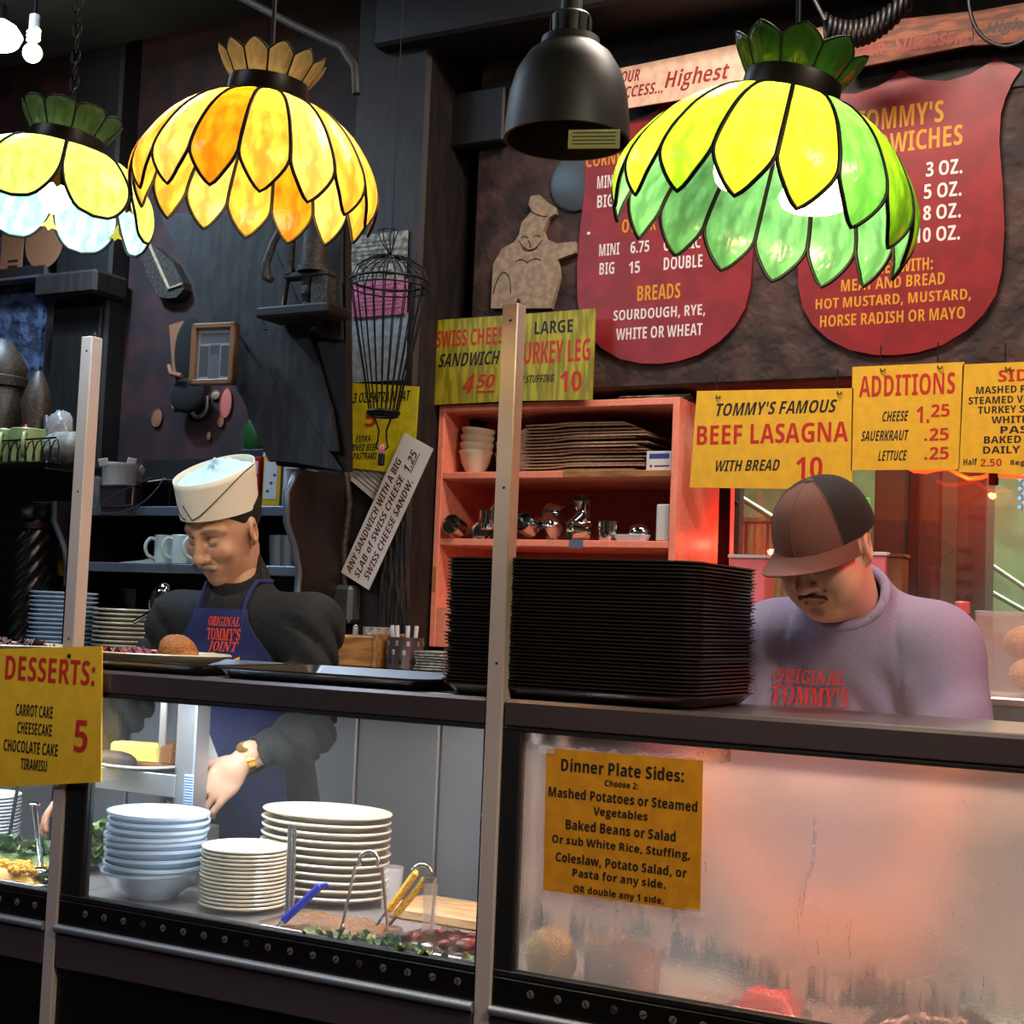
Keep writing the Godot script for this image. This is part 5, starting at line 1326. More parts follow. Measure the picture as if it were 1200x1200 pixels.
func cabinet() -> void:
	var o := thing("coral_cabinet", "coral-painted open shelf cabinet behind the tray stack", "cabinet", Vector3(-0.6410, 1.4560, -1.45), 0.03)
	var W := 0.765
	var H := 0.722
	var Dp := 0.36
	var t := 0.02
	part(o, "side_panel", Shaper.new().box(Vector3(-W / 2 + t / 2, H / 2, -Dp / 2), Vector3(t, H, Dp), 0.002), "cabinet_edge")
	part(o, "side_panel", Shaper.new().box(Vector3(W / 2 - t / 2, H / 2, -Dp / 2), Vector3(t, H, Dp), 0.002), "cabinet_edge")
	part(o, "top_panel", Shaper.new().box(Vector3(0, H - t / 2, -Dp / 2), Vector3(W - 2 * t, t, Dp - 0.002), 0.002), "cabinet_edge")
	part(o, "back_panel", Shaper.new().box(Vector3(0, H / 2, -Dp + 0.005), Vector3(W - 2 * t, H - t, 0.01)), "cabinet")
	part(o, "bottom_panel", Shaper.new().box(Vector3(0, 0.06, -Dp / 2), Vector3(W - 2 * t, 0.12, Dp - 0.004), 0.002), "cabinet_edge")
	var ys := [0.52, 0.322]
	for y in ys:
		var sh := part(o, "shelf", Shaper.new().box(Vector3(0, y - t / 2, -Dp / 2), Vector3(W - 2 * t, t, Dp - 0.004), 0.002), "cabinet_edge")
		if y > 0.5: part(sh, "bare_edge", Shaper.new().box(Vector3(0.2, y - t / 2, -0.001), Vector3(0.33, t - 0.002, 0.004), 0.001), "raw_wood")
	part(o, "tape", Shaper.new().box(Vector3(0.085, ys[1] - 0.011, 0.0005), Vector3(0.042, 0.024, 0.0015)), "tape_blue")
	part(o, "tape", Shaper.new().box(Vector3(-W / 2 + 0.008, 0.2, 0.0005), Vector3(0.012, 0.075, 0.0015)), "tape_tan")
	var at := o.position
	var bz := Basis(Vector3.UP, 0.03)
	# top shelf: cups, folded bags, small box
	var y0: float = at.y + ys[0] + 0.0005
	var cup := bowl_mesh(0.052, 0.072)
	for i in 4:
		single("soup_cup", "cream soup cup, %s in the left cup stack of the cabinet" % nth(3 - i), "bowl", cup, "china", at + bz * Vector3(-0.3, 0, -0.09) + Vector3(0, ys[0] + 0.0005 + i * 0.0225, 0), Basis(Vector3(0.3, 0, 1).normalized(), -0.03 * i), "cups in the cabinet")
	for i in 2:
		single("soup_cup", "cream soup cup, %s of the short cup stack behind the tall one" % ["lower one", "upper one"][i], "bowl", cup, "china", at + bz * Vector3(-0.215, 0, -0.16) + Vector3(0, ys[0] + 0.0005 + i * 0.03, 0), Basis.IDENTITY, "cups in the cabinet")
	for i in 6:
		single("custard_cup", "small cream cup in the stack beside the paper bags, %s" % nth(5 - i), "bowl", bowl_mesh(0.045, 0.04), "china", at + bz * Vector3(-0.128, 0, -0.13) + Vector3(0, ys[0] + 0.0005 + i * 0.0185, 0), Basis.IDENTITY, "cups in the cabinet")
	for i in 15:
		var yy := 0.0075 + i * 0.0098
		var L := rng.randf_range(0.36, 0.41) if i < 13 else rng.randf_range(0.3, 0.36)
		var rows := []
		var rows2 := []
		for j in 2:
			var row := []
			var row2 := []
			for k in 11:
				var u := k / 10.0
				var lift := 0.006 * smoothstep(0.25, 0.4, u) * (1.0 if i % 4 == 1 else 0.5)
				row.append(Vector3(u * L, lift + (0.0055 - 0.0035 * absf(u - 0.5)), 0.11 - j * 0.22))
				row2.append(Vector3(u * L, lift, -0.11 + j * 0.22))
			rows.append(row); rows2.append(row2)
		var s := Shaper.new().grid(rows).grid(rows2)
		s.group(-1)
		for k in 10:
			s.quad(rows2[1][k], rows2[1][k + 1], rows[0][k + 1], rows[0][k])
		s.quad(rows2[1][10], rows2[0][10], rows[1][10], rows[0][10])
		s.quad(rows2[0][0], rows2[1][0], rows[0][0], rows[1][0])
		single("paper_bag", "folded brown paper bag, %s of the bag pile in the cabinet" % nth(14 - i), "bag", s, "kraft" if i % 3 else "kraft_dark", at + bz * Vector3(-0.115 + rng.randf_range(-0.01, 0.01), 0, -0.16) + Vector3(0, ys[0] + yy - 0.006, 0), Basis(Vector3.UP, rng.randf_range(-0.03, 0.05)), "brown paper bags")
	o = thing("small_carton", "small white and blue carton at the right end of the bag shelf", "box", at + bz * Vector3(0.315, 0, -0.06) + Vector3(0, ys[0] + 0.0005, 0))
	part(o, "carton", Shaper.new().box(Vector3(0, 0.028, 0), Vector3(0.078, 0.056, 0.05), 0.001), "box_white")
	part(o, "blue_band", Shaper.new().box(Vector3(0, 0.042, 0.0254), Vector3(0.06, 0.014, 0.0006)), "ink_blue")
	part(o, "print_dot", Shaper.new().ball(Vector3(-0.025, 0.014, 0.025), Vector3(0.004, 0.004, 0.0006)), "ink_black")
	part(o, "print_line", Shaper.new().box(Vector3(0.008, 0.014, 0.0254), Vector3(0.045, 0.004, 0.0006)), "ink_blue")
	# lower shelf: small steel creamers, white tray and carton
	var cm := Shaper.new().lathe([Vector2(0, 0), Vector2(0.024, 0), Vector2(0.027, 0.006), Vector2(0.028, 0.03), Vector2(0.03, 0.056), Vector2(0.028, 0.056), Vector2(0.025, 0.03), Vector2(0.022, 0.006), Vector2(0, 0.005)], 24).done()
	var spots := [[-0.32, 0.03, -0.05, 1.35], [-0.27, 0.03, -0.09, 1.7], [-0.225, 0.03, -0.05, 0.0], [-0.215, 0.073, -0.07, 0.7], [-0.175, 0.0, -0.06, 0.0], [-0.13, 0.03, -0.1, 1.2], [-0.085, 0.03, -0.06, -1.2], [-0.04, 0.0, -0.12, 0.0], [-0.01, 0.03, -0.06, 0.9], [0.0, 0.075, -0.09, 1.4], [0.045, 0.03, -0.05, -0.8], [0.095, 0.03, -0.06, 1.6], [0.16, 0.0, -0.05, 0.0], [0.06, 0.075, -0.1, 0.4]]
	var words := ["lying at the left end", "second from the left, on its side", "third from the left", "perched on top of the left group", "upright just left of the post", "lying left of the post, at the back", "lying right behind the post", "standing at the back", "tilted right of the post", "resting on top in the middle", "tipped forward in the middle", "with its mouth to the front, above the blue tape", "upright, right of the blue tape", "topmost of the middle group"]
	for i in spots.size():
		var q: Array = spots[i]
		var b := Basis(Vector3.UP, 0.5 * i) * Basis(Vector3.RIGHT, q[3])
		single("steel_creamer", "steel creamer in the cabinet, " + words[i], "cup", cm, "chrome", at + bz * Vector3(q[0], 0, q[2]) + Vector3(0, ys[1] + 0.001 + q[1], 0), b, "steel creamers")
	single("steel_ladle_bowl", "round steel ladle bowl behind the white boat dish", "bowl", Shaper.new().ball(Vector3(0, 0.028, 0), Vector3(0.04, 0.028, 0.034)), "chrome", at + bz * Vector3(0.24, 0, -0.09) + Vector3(0, ys[1], 0))
	single("boat_dish", "shallow white oblong dish on the lower cabinet shelf", "dish", rings(Shaper.new(), [[0.008, 0.0], [0.0, 0.016], [0.0, 0.018], [0.004, 0.018], [0.01, 0.004]], 0.105, 0.05, 0.02), "china_white", at + bz * Vector3(0.24, 0, -0.035) + Vector3(0, ys[1] + 0.0005, 0))
	single("tall_carton", "plain white carton standing at the right end of the lower shelf", "box", Shaper.new().box(Vector3(0, 0.052, 0), Vector3(0.042, 0.104, 0.05), 0.004), "box_white", at + bz * Vector3(0.335, 0, -0.05) + Vector3(0, ys[1] + 0.0005, 0))
	var pf := thing("paper_sheaf", "loose sheaf of papers on top of the cabinet, right end", "paper", at + bz * Vector3(0.27, 0, -0.12) + Vector3(0, H, 0))
	for k in 4:
		part(pf, "sheet", Shaper.new().box(Vector3(0, 0.003 + 0.004 * k, 0), Vector3(0.2, 0.002, 0.14)), "paper_old", Vector3.ZERO, Basis(Vector3.UP, 0.1 * k) * Basis(Vector3.BACK, 0.015 * k))

func board(called: String, label: String, at: Vector3, shape: Array, rows: Array, m: String, thick := 0.006, gp := "") -> Node3D:
	var o := thing(called, label, "sign", at, 0.0, gp)
	part(o, "board", Shaper.new().prism(shape, thick, Transform3D.IDENTITY, -thick), m)
	write_rows(o, rows, 0.0006)
	return o

func hook(o: Node3D, x: float, y: float) -> void:
	part(o, "hook", Shaper.new().tube([Vector3(x, y + 0.06, -0.004), Vector3(x, y + 0.004, -0.004), Vector3(x + 0.003, y - 0.006, 0.003), Vector3(x + 0.01, y - 0.01, 0.006), Vector3(x + 0.014, y - 0.003, 0.003)], 0.0018, 6), "iron")

func signs() -> void:
	var o := board("lasagna_sign", "yellow hanging sign for beef lasagna above the brown cap", LASAGNA_AT, LASAGNA_SHAPE, LASAGNA, "sign_yellow", 0.004, "yellow hanging signs")
	hook(o, -0.17, 0.126); hook(o, 0.165, 0.124)
	o = board("additions_sign", "yellow hanging sign listing additions with three red prices", ADDITIONS_AT, ADDITIONS_SHAPE, ADDITIONS, "sign_yellow", 0.004, "yellow hanging signs")
	hook(o, -0.07, 0.13); hook(o, 0.075, 0.13)
	o = board("sides_sign", "yellow hanging sign listing side dishes at the right edge", SIDES_AT, SIDES_SHAPE, SIDES, "sign_yellow", 0.004, "yellow hanging signs")
	hook(o, -0.045, 0.13); hook(o, 0.1, 0.13)
	o = board("cheese_sandwich_sign", "mustard sign for a swiss cheese sandwich left of the post", SWISS_AT, SWISS_SHAPE, SWISS, "sign_olive", 0.008, "mustard signs on the cabinet")
	part(o, "underline", Shaper.new().box(Vector3.ZERO, Vector3(0.062, 0.005, 0.0006)), "ink_red", Vector3(-0.8540 + 0.9, 2.2100 - 2.305, 0.0006))
	board("turkey_leg_sign", "mustard sign for a large turkey leg right of the post", TURKEY_AT, TURKEY_SHAPE, TURKEY, "sign_olive", 0.008, "mustard signs on the cabinet")
	o = board("menu_shield", "red shield menu board listing sandwich sizes in ounces", SHIELD_SANDWICH_AT, SHIELD, SHIELD_SANDWICH, "shield", 0.012, "red shield menu boards")
	o = board("menu_shield", "red shield menu board listing breads, partly behind the green lamp", SHIELD_BREADS_AT, SHIELD, SHIELD_BREADS, "shield", 0.012, "red shield menu boards")
	part(o, "nail", Shaper.new().ball(Vector3.ZERO, Vector3(0.006, 0.006, 0.003), 8, 5), "white_plastic", Vector3(-0.5700 - SHIELD_BREADS_AT.x, 2.6720 - SHIELD_BREADS_AT.y, 0.002))
	board("pink_banner", "faded pink banner with red brush lettering left of the lamp crown", BANNER_AT, BANNER_SHAPE, BANNER, "banner", 0.006)
	board("wooden_banner", "orange wooden banner board with red script above the right shield", PLANK_AT, PLANK_SHAPE, PLANK, "plank", 0.012)
	board("dark_banner", "dark end board of the wall banner in the top right corner", BOARD_AT, BOARD_SHAPE, BOARD, "plank", 0.012)
	o = board("extra_meat_sign", "lemon yellow card for extra meat behind the wire whisk", EXTRA_AT, EXTRA_SHAPE, EXTRA, "sign_lemon", 0.003)
	o = board("dessert_sign", "yellow desserts sign fixed to the left post", DESSERT_AT, DESSERT_SHAPE, DESSERT, "sign_yellow", 0.004)
	o.position.z = 0.012
	for q in [Vector2(-0.13, 0.125), Vector2(0.105, 0.13)]:
		part(o, "screw", Shaper.new().ball(Vector3(q.x, q.y, 0.001), Vector3(0.005, 0.005, 0.003), 8, 5), "iron")
	o = board("dinner_sign", "ochre paper sign listing dinner plate sides on the fogged glass", DINNER_AT, DINNER_SHAPE, DINNER, "sign_ochre", 0.001)
	o.position.z = -0.0105
	for q in [Vector2(-0.14, 0.118), Vector2(0.14, -0.122)]:
		part(o, "tape", Shaper.new().box(Vector3(q.x, q.y, 0.0008), Vector3(0.03, 0.012, 0.0006)), "plastic_clear")
	# slanted handwritten card
	o = thing("slanted_card", "white card with dark red hand lettering hung slanted beside the cabinet", "sign", Vector3(-1.082, 1.844, -1.27))
	o.basis = Basis(Vector3.UP, 0.0) * Basis(Vector3.BACK, deg_to_rad(64.0))
	part(o, "card", Shaper.new().box(Vector3.ZERO, Vector3(0.455, 0.112, 0.003)), "paper")
	for q in [["ANY SANDWICH WITH A BIG", -0.03, 0.034, 0.37, 0.022], ["SLAB of SWISS CHEESE", -0.05, 0.002, 0.33, 0.022], ["SWISS CHEESE SANDW.", -0.045, -0.032, 0.32, 0.022], ["1.25", 0.165, -0.004, 0.062, 0.026]]:
		part(o, "lettering", letters(q[0], q[3], q[4], "i"), "ink_maroon", Vector3(q[1], q[2], 0.0022))
	part(o, "underline", Shaper.new().box(Vector3(0.165, -0.021, 0.002), Vector3(0.062, 0.003, 0.0006)), "ink_maroon")
	# notices on the post
	o = thing("grey_notice", "weathered grey notice at the top of the dark post", "paper", Vector3(-1.1750, 2.5990, -1.3050))
	part(o, "sheet", Shaper.new().box(Vector3.ZERO, Vector3(0.2, 0.17, 0.002)), "paper_old")
	for k in 9:
		part(o, "print_line", Shaper.new().box(Vector3(-0.02, 0.06 - k * 0.013, 0.0013), Vector3(0.11 + 0.03 * (k % 3), 0.0022, 0.0006)), "ink_line")
	o = thing("pink_notice", "pink printed notice behind the top of the wire whisk", "paper", Vector3(-1.1650, 2.4830, -1.3000))
	part(o, "sheet", Shaper.new().box(Vector3.ZERO, Vector3(0.2, 0.105, 0.002)), "paper_pink")
	for k in 7:
		part(o, "print_line", Shaper.new().box(Vector3(0, 0.04 - k * 0.012, 0.0013), Vector3(0.15 - 0.02 * (k % 2), 0.002, 0.0006)), "ink_maroon")
	single("blue_notice", "plain pale blue sheet behind the wire whisk", "paper", Shaper.new().box(Vector3.ZERO, Vector3(0.22, 0.2, 0.002)), "paper_blue", Vector3(-1.1730, 2.3350, -1.3060))
	o = thing("receipt", "white printed slip behind the slanted card", "paper", Vector3(-1.1460, 1.9330, -1.3000))
	o.basis = Basis(Vector3.BACK, -0.6)
	part(o, "sheet", Shaper.new().box(Vector3.ZERO, Vector3(0.2, 0.09, 0.002)), "paper")
	for k in 6:
		part(o, "print_line", Shaper.new().box(Vector3(0, 0.032 - k * 0.012, 0.0013), Vector3(0.16, 0.002, 0.0006)), "print_grey")

func wall_things() -> void:
	# painted wooden chef
	var P := func(x: float, y: float) -> Vector2: return Vector2(x, y)
	var at := Vector3(-0.7650, 2.6240, -1.4900)
	at.z = -1.492
	var o := thing("wooden_chef", "painted wooden cutout of a stout chef above the turkey sign", "cutout", at)
	var body := [Vector2(-0.8830, 2.4720), Vector2(-0.8830, 2.5430), Vector2(-0.8810, 2.6080), Vector2(-0.8530, 2.6520), Vector2(-0.8130, 2.6670), Vector2(-0.7970, 2.6890), Vector2(-0.7900, 2.7240), Vector2(-0.7570, 2.7570), Vector2(-0.7690, 2.7790), Vector2(-0.7620, 2.8020), Vector2(-0.7360, 2.8040), Vector2(-0.7150, 2.7840), Vector2(-0.6830, 2.7630), Vector2(-0.6760, 2.7410), Vector2(-0.6990, 2.7310), Vector2(-0.7170, 2.6920), Vector2(-0.7070, 2.6680), Vector2(-0.6670, 2.6510), Vector2(-0.6080, 2.6510), Vector2(-0.6070, 2.6180), Vector2(-0.6650, 2.6030), Vector2(-0.6570, 2.5510), Vector2(-0.6690, 2.5010), Vector2(-0.6810, 2.4590)]
	var rel := []
	for p in body: rel.append(p - Vector2(at.x, at.y))
	part(o, "figure", Shaper.new().prism(rel, 0.018, Transform3D.IDENTITY, -0.006), "chef_paint")
	for q in [[Vector2(-0.7960, 2.6700), Vector2(-0.7590, 2.6100), Vector2(-0.7160, 2.6660)], [Vector2(-0.7830, 2.6460), Vector2(-0.7600, 2.6260), Vector2(-0.7320, 2.6440)], [Vector2(-0.7880, 2.6770), Vector2(-0.7770, 2.6870), Vector2(-0.7670, 2.6760)], [Vector2(-0.7470, 2.6760), Vector2(-0.7360, 2.6860), Vector2(-0.7250, 2.6740)], [Vector2(-0.7590, 2.7550), Vector2(-0.7240, 2.7330), Vector2(-0.7020, 2.7360)], [Vector2(-0.8440, 2.5790), Vector2(-0.8150, 2.5710), Vector2(-0.8180, 2.5120)], [Vector2(-0.8760, 2.5160), Vector2(-0.8640, 2.5750), Vector2(-0.8440, 2.5790)], [Vector2(-0.8050, 2.6070), Vector2(-0.7880, 2.6210), Vector2(-0.7640, 2.6010)], [Vector2(-0.7640, 2.6010), Vector2(-0.7420, 2.6190), Vector2(-0.7190, 2.6040)], [Vector2(-0.7640, 2.6680), Vector2(-0.7490, 2.6480), Vector2(-0.7600, 2.6470)]]:
		var c := Vector2(at.x, at.y)
		part(o, "painted_line", Shaper.new().tube(arc(Vector3(q[0].x - c.x, q[0].y - c.y, 0.012), Vector3(q[1].x - c.x, q[1].y - c.y, 0.012), Vector3(q[2].x - c.x, q[2].y - c.y, 0.012), 8), 0.0016, 5), "ink_line")
	o = thing("wall_mirror", "bluish round metal disc half hidden by the left shield", "plate", Vector3(-0.6170, 2.8340, -1.4970))
	part(o, "disc", Shaper.new().lathe([Vector2(0, 0), Vector2(0.085, 0), Vector2(0.088, 0.004), Vector2(0.08, 0.008), Vector2(0, 0.004)], 28, Transform3D(Basis(Vector3.RIGHT, PI / 2), Vector3.ZERO)), "grey_metal")
	# large wire whisk
	at = Vector3(-0.8940, 2.5040, -0.9500)
	o = thing("wire_whisk", "large black wire whisk hanging upside down before the notices", "whisk", at)
	var Rw := 0.1056
	var yr := 2.4340 - at.y
	var yb := 2.0810 - at.y
	var yn := 1.9450 - at.y
	for i in 22:
		var a := TAU * i / 22
		var d := Vector3(cos(a), 0, sin(a))
		var pts := [Vector3(0, 0.0, 0) + d * 0.01, d * Rw * 0.5 + Vector3(0, -0.008, 0), d * Rw * 0.85 + Vector3(0, yr * 0.45, 0), d * Rw + Vector3(0, yr, 0), d * Rw * 0.75 + Vector3(0, lerpf(yr, yb, 0.4), 0), d * Rw * 0.48 + Vector3(0, lerpf(yr, yb, 0.8), 0), d * Rw * 0.36 + Vector3(0, yb, 0)]
		part(o, "wire", Shaper.new().tube(pts, 0.0018, 5), "iron")
	for q in [[Rw, yr, 0.0035], [Rw * 0.98, yr - 0.018, 0.0022], [Rw * 0.38, yb, 0.006], [Rw * 0.36, yb - 0.008, 0.004]]:
		part(o, "hoop", Shaper.new().tube(oval(q[0], q[1], q[0], 24), q[2], 6), "iron")
	for s in [-1, 1]:
		part(o, "handle_wire", Shaper.new().tube([Vector3(s * Rw * 0.3, yb, 0), Vector3(s * 0.012, lerpf(yb, yn, 0.35), 0), Vector3(s * 0.014, lerpf(yb, yn, 0.55), 0), Vector3(s * 0.02, lerpf(yb, yn, 0.68), 0), Vector3(s * 0.006, lerpf(yb, yn, 0.75), 0)], 0.0028, 6), "iron")
	part(o, "red_tag", Shaper.new().ball(Vector3(0, lerpf(yb, yn, 0.74), 0), Vector3(0.012, 0.016, 0.004)), "pink_tag")
	part(o, "grip", Shaper.new().box(Vector3(0, lerpf(yb, yn, 0.92), 0), Vector3(0.018, 0.034, 0.012), 0.003), "iron")
	for i in 4:
		var a := i * 0.8
		part(o, "top_loop", Shaper.new().tube([Vector3(0, 0, 0), Vector3(0.02 * cos(a) - 0.01, 0.04, 0.02 * sin(a)), Vector3(0.03 * cos(a) - 0.01, 0.07, 0.03 * sin(a)), Vector3(0.008, 0.075, 0), Vector3(0.006, 0.03, 0), Vector3(0, 0, 0)], 0.0018, 5), "iron")
	part(o, "hanger", Shaper.new().tube([Vector3(0, 0.06, 0), Vector3(0, 3.6 - at.y, 0)], 0.0015, 5), "iron")
	# shingled canopy over the hutch
	o = thing("shingle_canopy", "dark shingled canopy sloping down over the hutch", "canopy", Vector3(-1.3, 2.4, -1.05))
	var c2 := Vector2(-1.3, 2.4)
	var base := [Vector2(-1.8200, 2.7410), Vector2(-1.1300, 2.6720), Vector2(-1.0810, 1.9380), Vector2(-1.3250, 1.9580), Vector2(-1.5330, 2.2520), Vector2(-1.6450, 2.4630)]
	var bb := []
	for p in base: bb.append(p - c2)
	part(o, "backing_board", Shaper.new().prism(bb, 0.03, Transform3D.IDENTITY, -0.04), "black_wood")
	var sh := [[[188, 252], [250, 252], [286, 318], [222, 318]], [[250, 252], [310, 252], [340, 325], [288, 320]], [[310, 252], [400, 252], [400, 332], [342, 326]], [[222, 316], [288, 316], [318, 388], [252, 390]], [[288, 316], [340, 322], [372, 396], [320, 390]], [[342, 324], [400, 330], [402, 400], [374, 396]], [[252, 386], [300, 388], [322, 430], [274, 428]], [[300, 388], [368, 394], [390, 476], [336, 474]], [[272, 426], [322, 430], [344, 492], [300, 486]], [[336, 472], [392, 476], [400, 530], [362, 528]], [[298, 484], [316, 487], [336, 541], [324, 542]], [[315, 487], [340, 490], [358, 544], [334, 541]], [[338, 490], [366, 488], [404, 552], [357, 544]]]
	pass_shingles(o, c2, sh)
	# pump on its little shelf
	at = Vector3(-1.1970, 2.3850, -0.9800)
	o = thing("pump_shelf", "small dark wooden shelf under the iron lever press", "shelf", at)
	part(o, "board", Shaper.new().box(Vector3(0, -0.012, 0), Vector3(0.2490, 0.03, 0.12), 0.006), "black_wood")
	part(o, "bracket", Shaper.new().box(Vector3(0.03, -0.04, -0.03), Vector3(0.02, 0.04, 0.05), 0.004), "black_wood")
	at.y += 0.004
	o = thing("lever_press", "old grey cast-iron lever press standing below the yellow lamp", "press", at)
	var s := 0.0023
	part(o, "left_leg", Shaper.new().tube([Vector3(-38 * s, 0.004, 0), Vector3(-31 * s, 0.006, 0), Vector3(-27 * s, 36 * s, 0), Vector3(-14 * s, 38 * s, 0)], 3 * s, 8), "iron_grey")
	part(o, "right_block", Shaper.new().box(Vector3(28 * s, 18 * s, 0), Vector3(24 * s, 36 * s, 22 * s), 2 * s), "iron_grey")
	part(o, "bridge", Shaper.new().box(Vector3(6 * s, 40 * s, 0), Vector3(66 * s, 7 * s, 20 * s), 1.5 * s), "iron_grey")
	part(o, "spout", Shaper.new().lathe([Vector2(0, 0), Vector2(10 * s, 0), Vector2(10 * s, 4 * s), Vector2(7 * s, 6 * s), Vector2(8 * s, 14 * s), Vector2(10 * s, 16 * s), Vector2(10 * s, 24 * s), Vector2(7 * s, 27 * s), Vector2(10 * s, 38 * s), Vector2(0, 38 * s)], 18), "iron_grey", Vector3(6 * s, 0, 0))
	part(o, "cylinder", Shaper.new().lathe([Vector2(20 * s, 43 * s), Vector2(20 * s, 50 * s), Vector2(15 * s, 52 * s), Vector2(15 * s, 112 * s), Vector2(0, 112 * s)], 22), "iron_grey", Vector3(12 * s, 0, 0))
	part(o, "side_rod", Shaper.new().box(Vector3(-20 * s, 75 * s, 4 * s), Vector3(8 * s, 62 * s, 6 * s), 1.5 * s), "iron_grey")
	part(o, "pivot", Shaper.new().lathe([Vector2(0, -4 * s), Vector2(6 * s, -4 * s), Vector2(6 * s, 4 * s), Vector2(0, 4 * s)], 14, Transform3D(Basis(Vector3.RIGHT, PI / 2), Vector3(-20 * s, 46 * s, 6 * s))), "iron_grey")
	part(o, "lever", Shaper.new().tube([Vector3(-44 * s, 36 * s, 10 * s), Vector3(-52 * s, 40 * s, 10 * s), Vector3(-54 * s, 56 * s, 10 * s), Vector3(-46 * s, 82 * s, 8 * s), Vector3(-32 * s, 108 * s, 6 * s), Vector3(-10 * s, 122 * s, 4 * s)], [4.5 * s, 6 * s, 5.5 * s, 4.5 * s, 4.5 * s, 5 * s], 10), "iron_grey")
	# grey wooden bracket on the wall
	var q2 := [Vector2(-2.2640, 2.7900), Vector2(-2.1690, 2.7580), Vector2(-2.0820, 2.6970), Vector2(-2.0310, 2.6240), Vector2(-2.0260, 2.6000), Vector2(-2.0570, 2.5740), Vector2(-2.1100, 2.5750), Vector2(-2.1490, 2.5920), Vector2(-2.2010, 2.6780)]
	var c3 := Vector2(-2.1360, 2.6670)
	var r3 := []
	for p in q2: r3.append(p - c3)
	o = thing("wooden_bracket", "curved grey wooden stock on the wall below the left lamp", "ornament", Vector3(c3.x, c3.y, -1.43))
	part(o, "stock", Shaper.new().prism(r3, 0.04, Transform3D.IDENTITY, -0.02), "iron_grey")
	part(o, "ridge", Shaper.new().tube([Vector3(-2.1930 - c3.x, 2.7720 - c3.y, 0.022), Vector3(-2.0900 - c3.x, 2.6050 - c3.y, 0.022), Vector3(-2.0310 - c3.x, 2.6180 - c3.y, 0.022)], 0.006), "chef_paint")
	# framed photo, cap and card
	at = Vector3(-1.5150, 2.2770, -0.9850)
	o = thing("framed_photo", "small framed photo of a blue doorway hung on the canopy edge", "picture", at, 0.12)
	part(o, "frame", Shaper.new().box(Vector3(-0.066, 0, 0), Vector3(0.016, 0.18, 0.03), 0.003).box(Vector3(0.066, 0, 0), Vector3(0.016, 0.18, 0.03), 0.003).box(Vector3(0, 0.082, 0), Vector3(0.148, 0.016, 0.03), 0.003).box(Vector3(0, -0.082, 0), Vector3(0.148, 0.016, 0.03), 0.003), "frame_wood")
	part(o, "hanger", Shaper.new().tube([Vector3(0.04, 0.07, -0.01), Vector3(0.04, 0.075, -0.07)], 0.004, 6), "iron")
	part(o, "mount", Shaper.new().box(Vector3(0, 0, -0.004), Vector3(0.12, 0.15, 0.004)), "print_white")
	part(o, "glass", Shaper.new().box(Vector3(0, 0, 0.004), Vector3(0.118, 0.148, 0.001)), "clear_pane")
	for q in [[Vector3(0, 0.048, 0), Vector2(0.1, 0.03), "print_grey"], [Vector3(-0.035, -0.02, 0), Vector2(0.03, 0.09), "print_dark"], [Vector3(0.036, -0.02, 0), Vector2(0.028, 0.09), "print_dark"], [Vector3(0, -0.022, 0), Vector2(0.036, 0.1), "print_grey"], [Vector3(0, 0.012, 0.0002), Vector2(0.028, 0.024), "print_dark"]]:
		part(o, "print_patch", Shaper.new().box(q[0] + Vector3(0, 0, -0.0015), Vector3(q[1].x, q[1].y, 0.0006)), q[2])
	single("brown_card", "plain brown card on the wall behind the black hat", "card", Shaper.new().prism([Vector2(-2.1060, 2.4890) - Vector2(-2.0650, 2.4030), Vector2(-2.0430, 2.5000) - Vector2(-2.0650, 2.4030), Vector2(-2.0370, 2.3200) - Vector2(-2.0650, 2.4030), Vector2(-2.0770, 2.3130) - Vector2(-2.0650, 2.4030)], 0.003), "card", Vector3(-2.0650, 2.4030, -1.4400))
	o = thing("black_hat", "black cloth hat hanging on the wall behind the framed photo", "hat", Vector3(-1.9900, 2.3880, -1.4150))
	part(o, "crown", Shaper.new().ball(Vector3.ZERO, Vector3(0.06, 0.115, 0.03), 18, 12), "felt_black")
	part(o, "brim", Shaper.new().ball(Vector3(0.02, -0.15, 0.02), Vector3(0.075, 0.06, 0.02), 18, 10), "felt_black")
	part(o, "braid", Shaper.new().tube([Vector3(-0.06, -0.05, 0.03), Vector3(-0.03, -0.08, 0.05), Vector3(0.02, -0.09, 0.055)], 0.008, 6), "card")
	# trinkets on the maroon wall
	var tr := [["pink_heart", "small pink heart sticker on the maroon wall", Vector3(-2.0670, 2.2160, -1.4450), Vector3(0.011, 0.011, 0.003), "pink_tag"], ["pink_tag", "pink oval tag on the wall left of the green box", Vector3(-1.8480, 2.2160, -1.4450), Vector3(0.024, 0.05, 0.004), "pink_tag"], ["wall_medal", "faded round medal on the maroon wall", Vector3(-2.1430, 2.1750, -1.4450), Vector3(0.022, 0.03, 0.004), "card"], ["small_tag", "tiny pink tag below the oval tag", Vector3(-1.8650, 2.1550, -1.4450), Vector3(0.012, 0.018, 0.003), "card"], ["floral_badge", "small pale floral badge under the framed photo", Vector3(-1.8930, 2.2440, -1.4450), Vector3(0.018, 0.014, 0.005), "chef_paint"], ["wall_pin", "small metal pin low on the maroon wall", Vector3(-1.9120, 2.1080, -1.4450), Vector3(0.008, 0.013, 0.003), "chef_paint"]]
	for q in tr:
		o = thing(q[0], q[1], "ornament", q[2])
		part(o, "disc", Shaper.new().ball(Vector3.ZERO, q[3], 14, 8), q[4])
		part(o, "rim", Shaper.new().tube(oval(q[3].x, 0, q[3].y, 18).map(func(p): return Vector3(p.x, p.z, 0.002)), 0.002, 5), "card")
	var hs := []
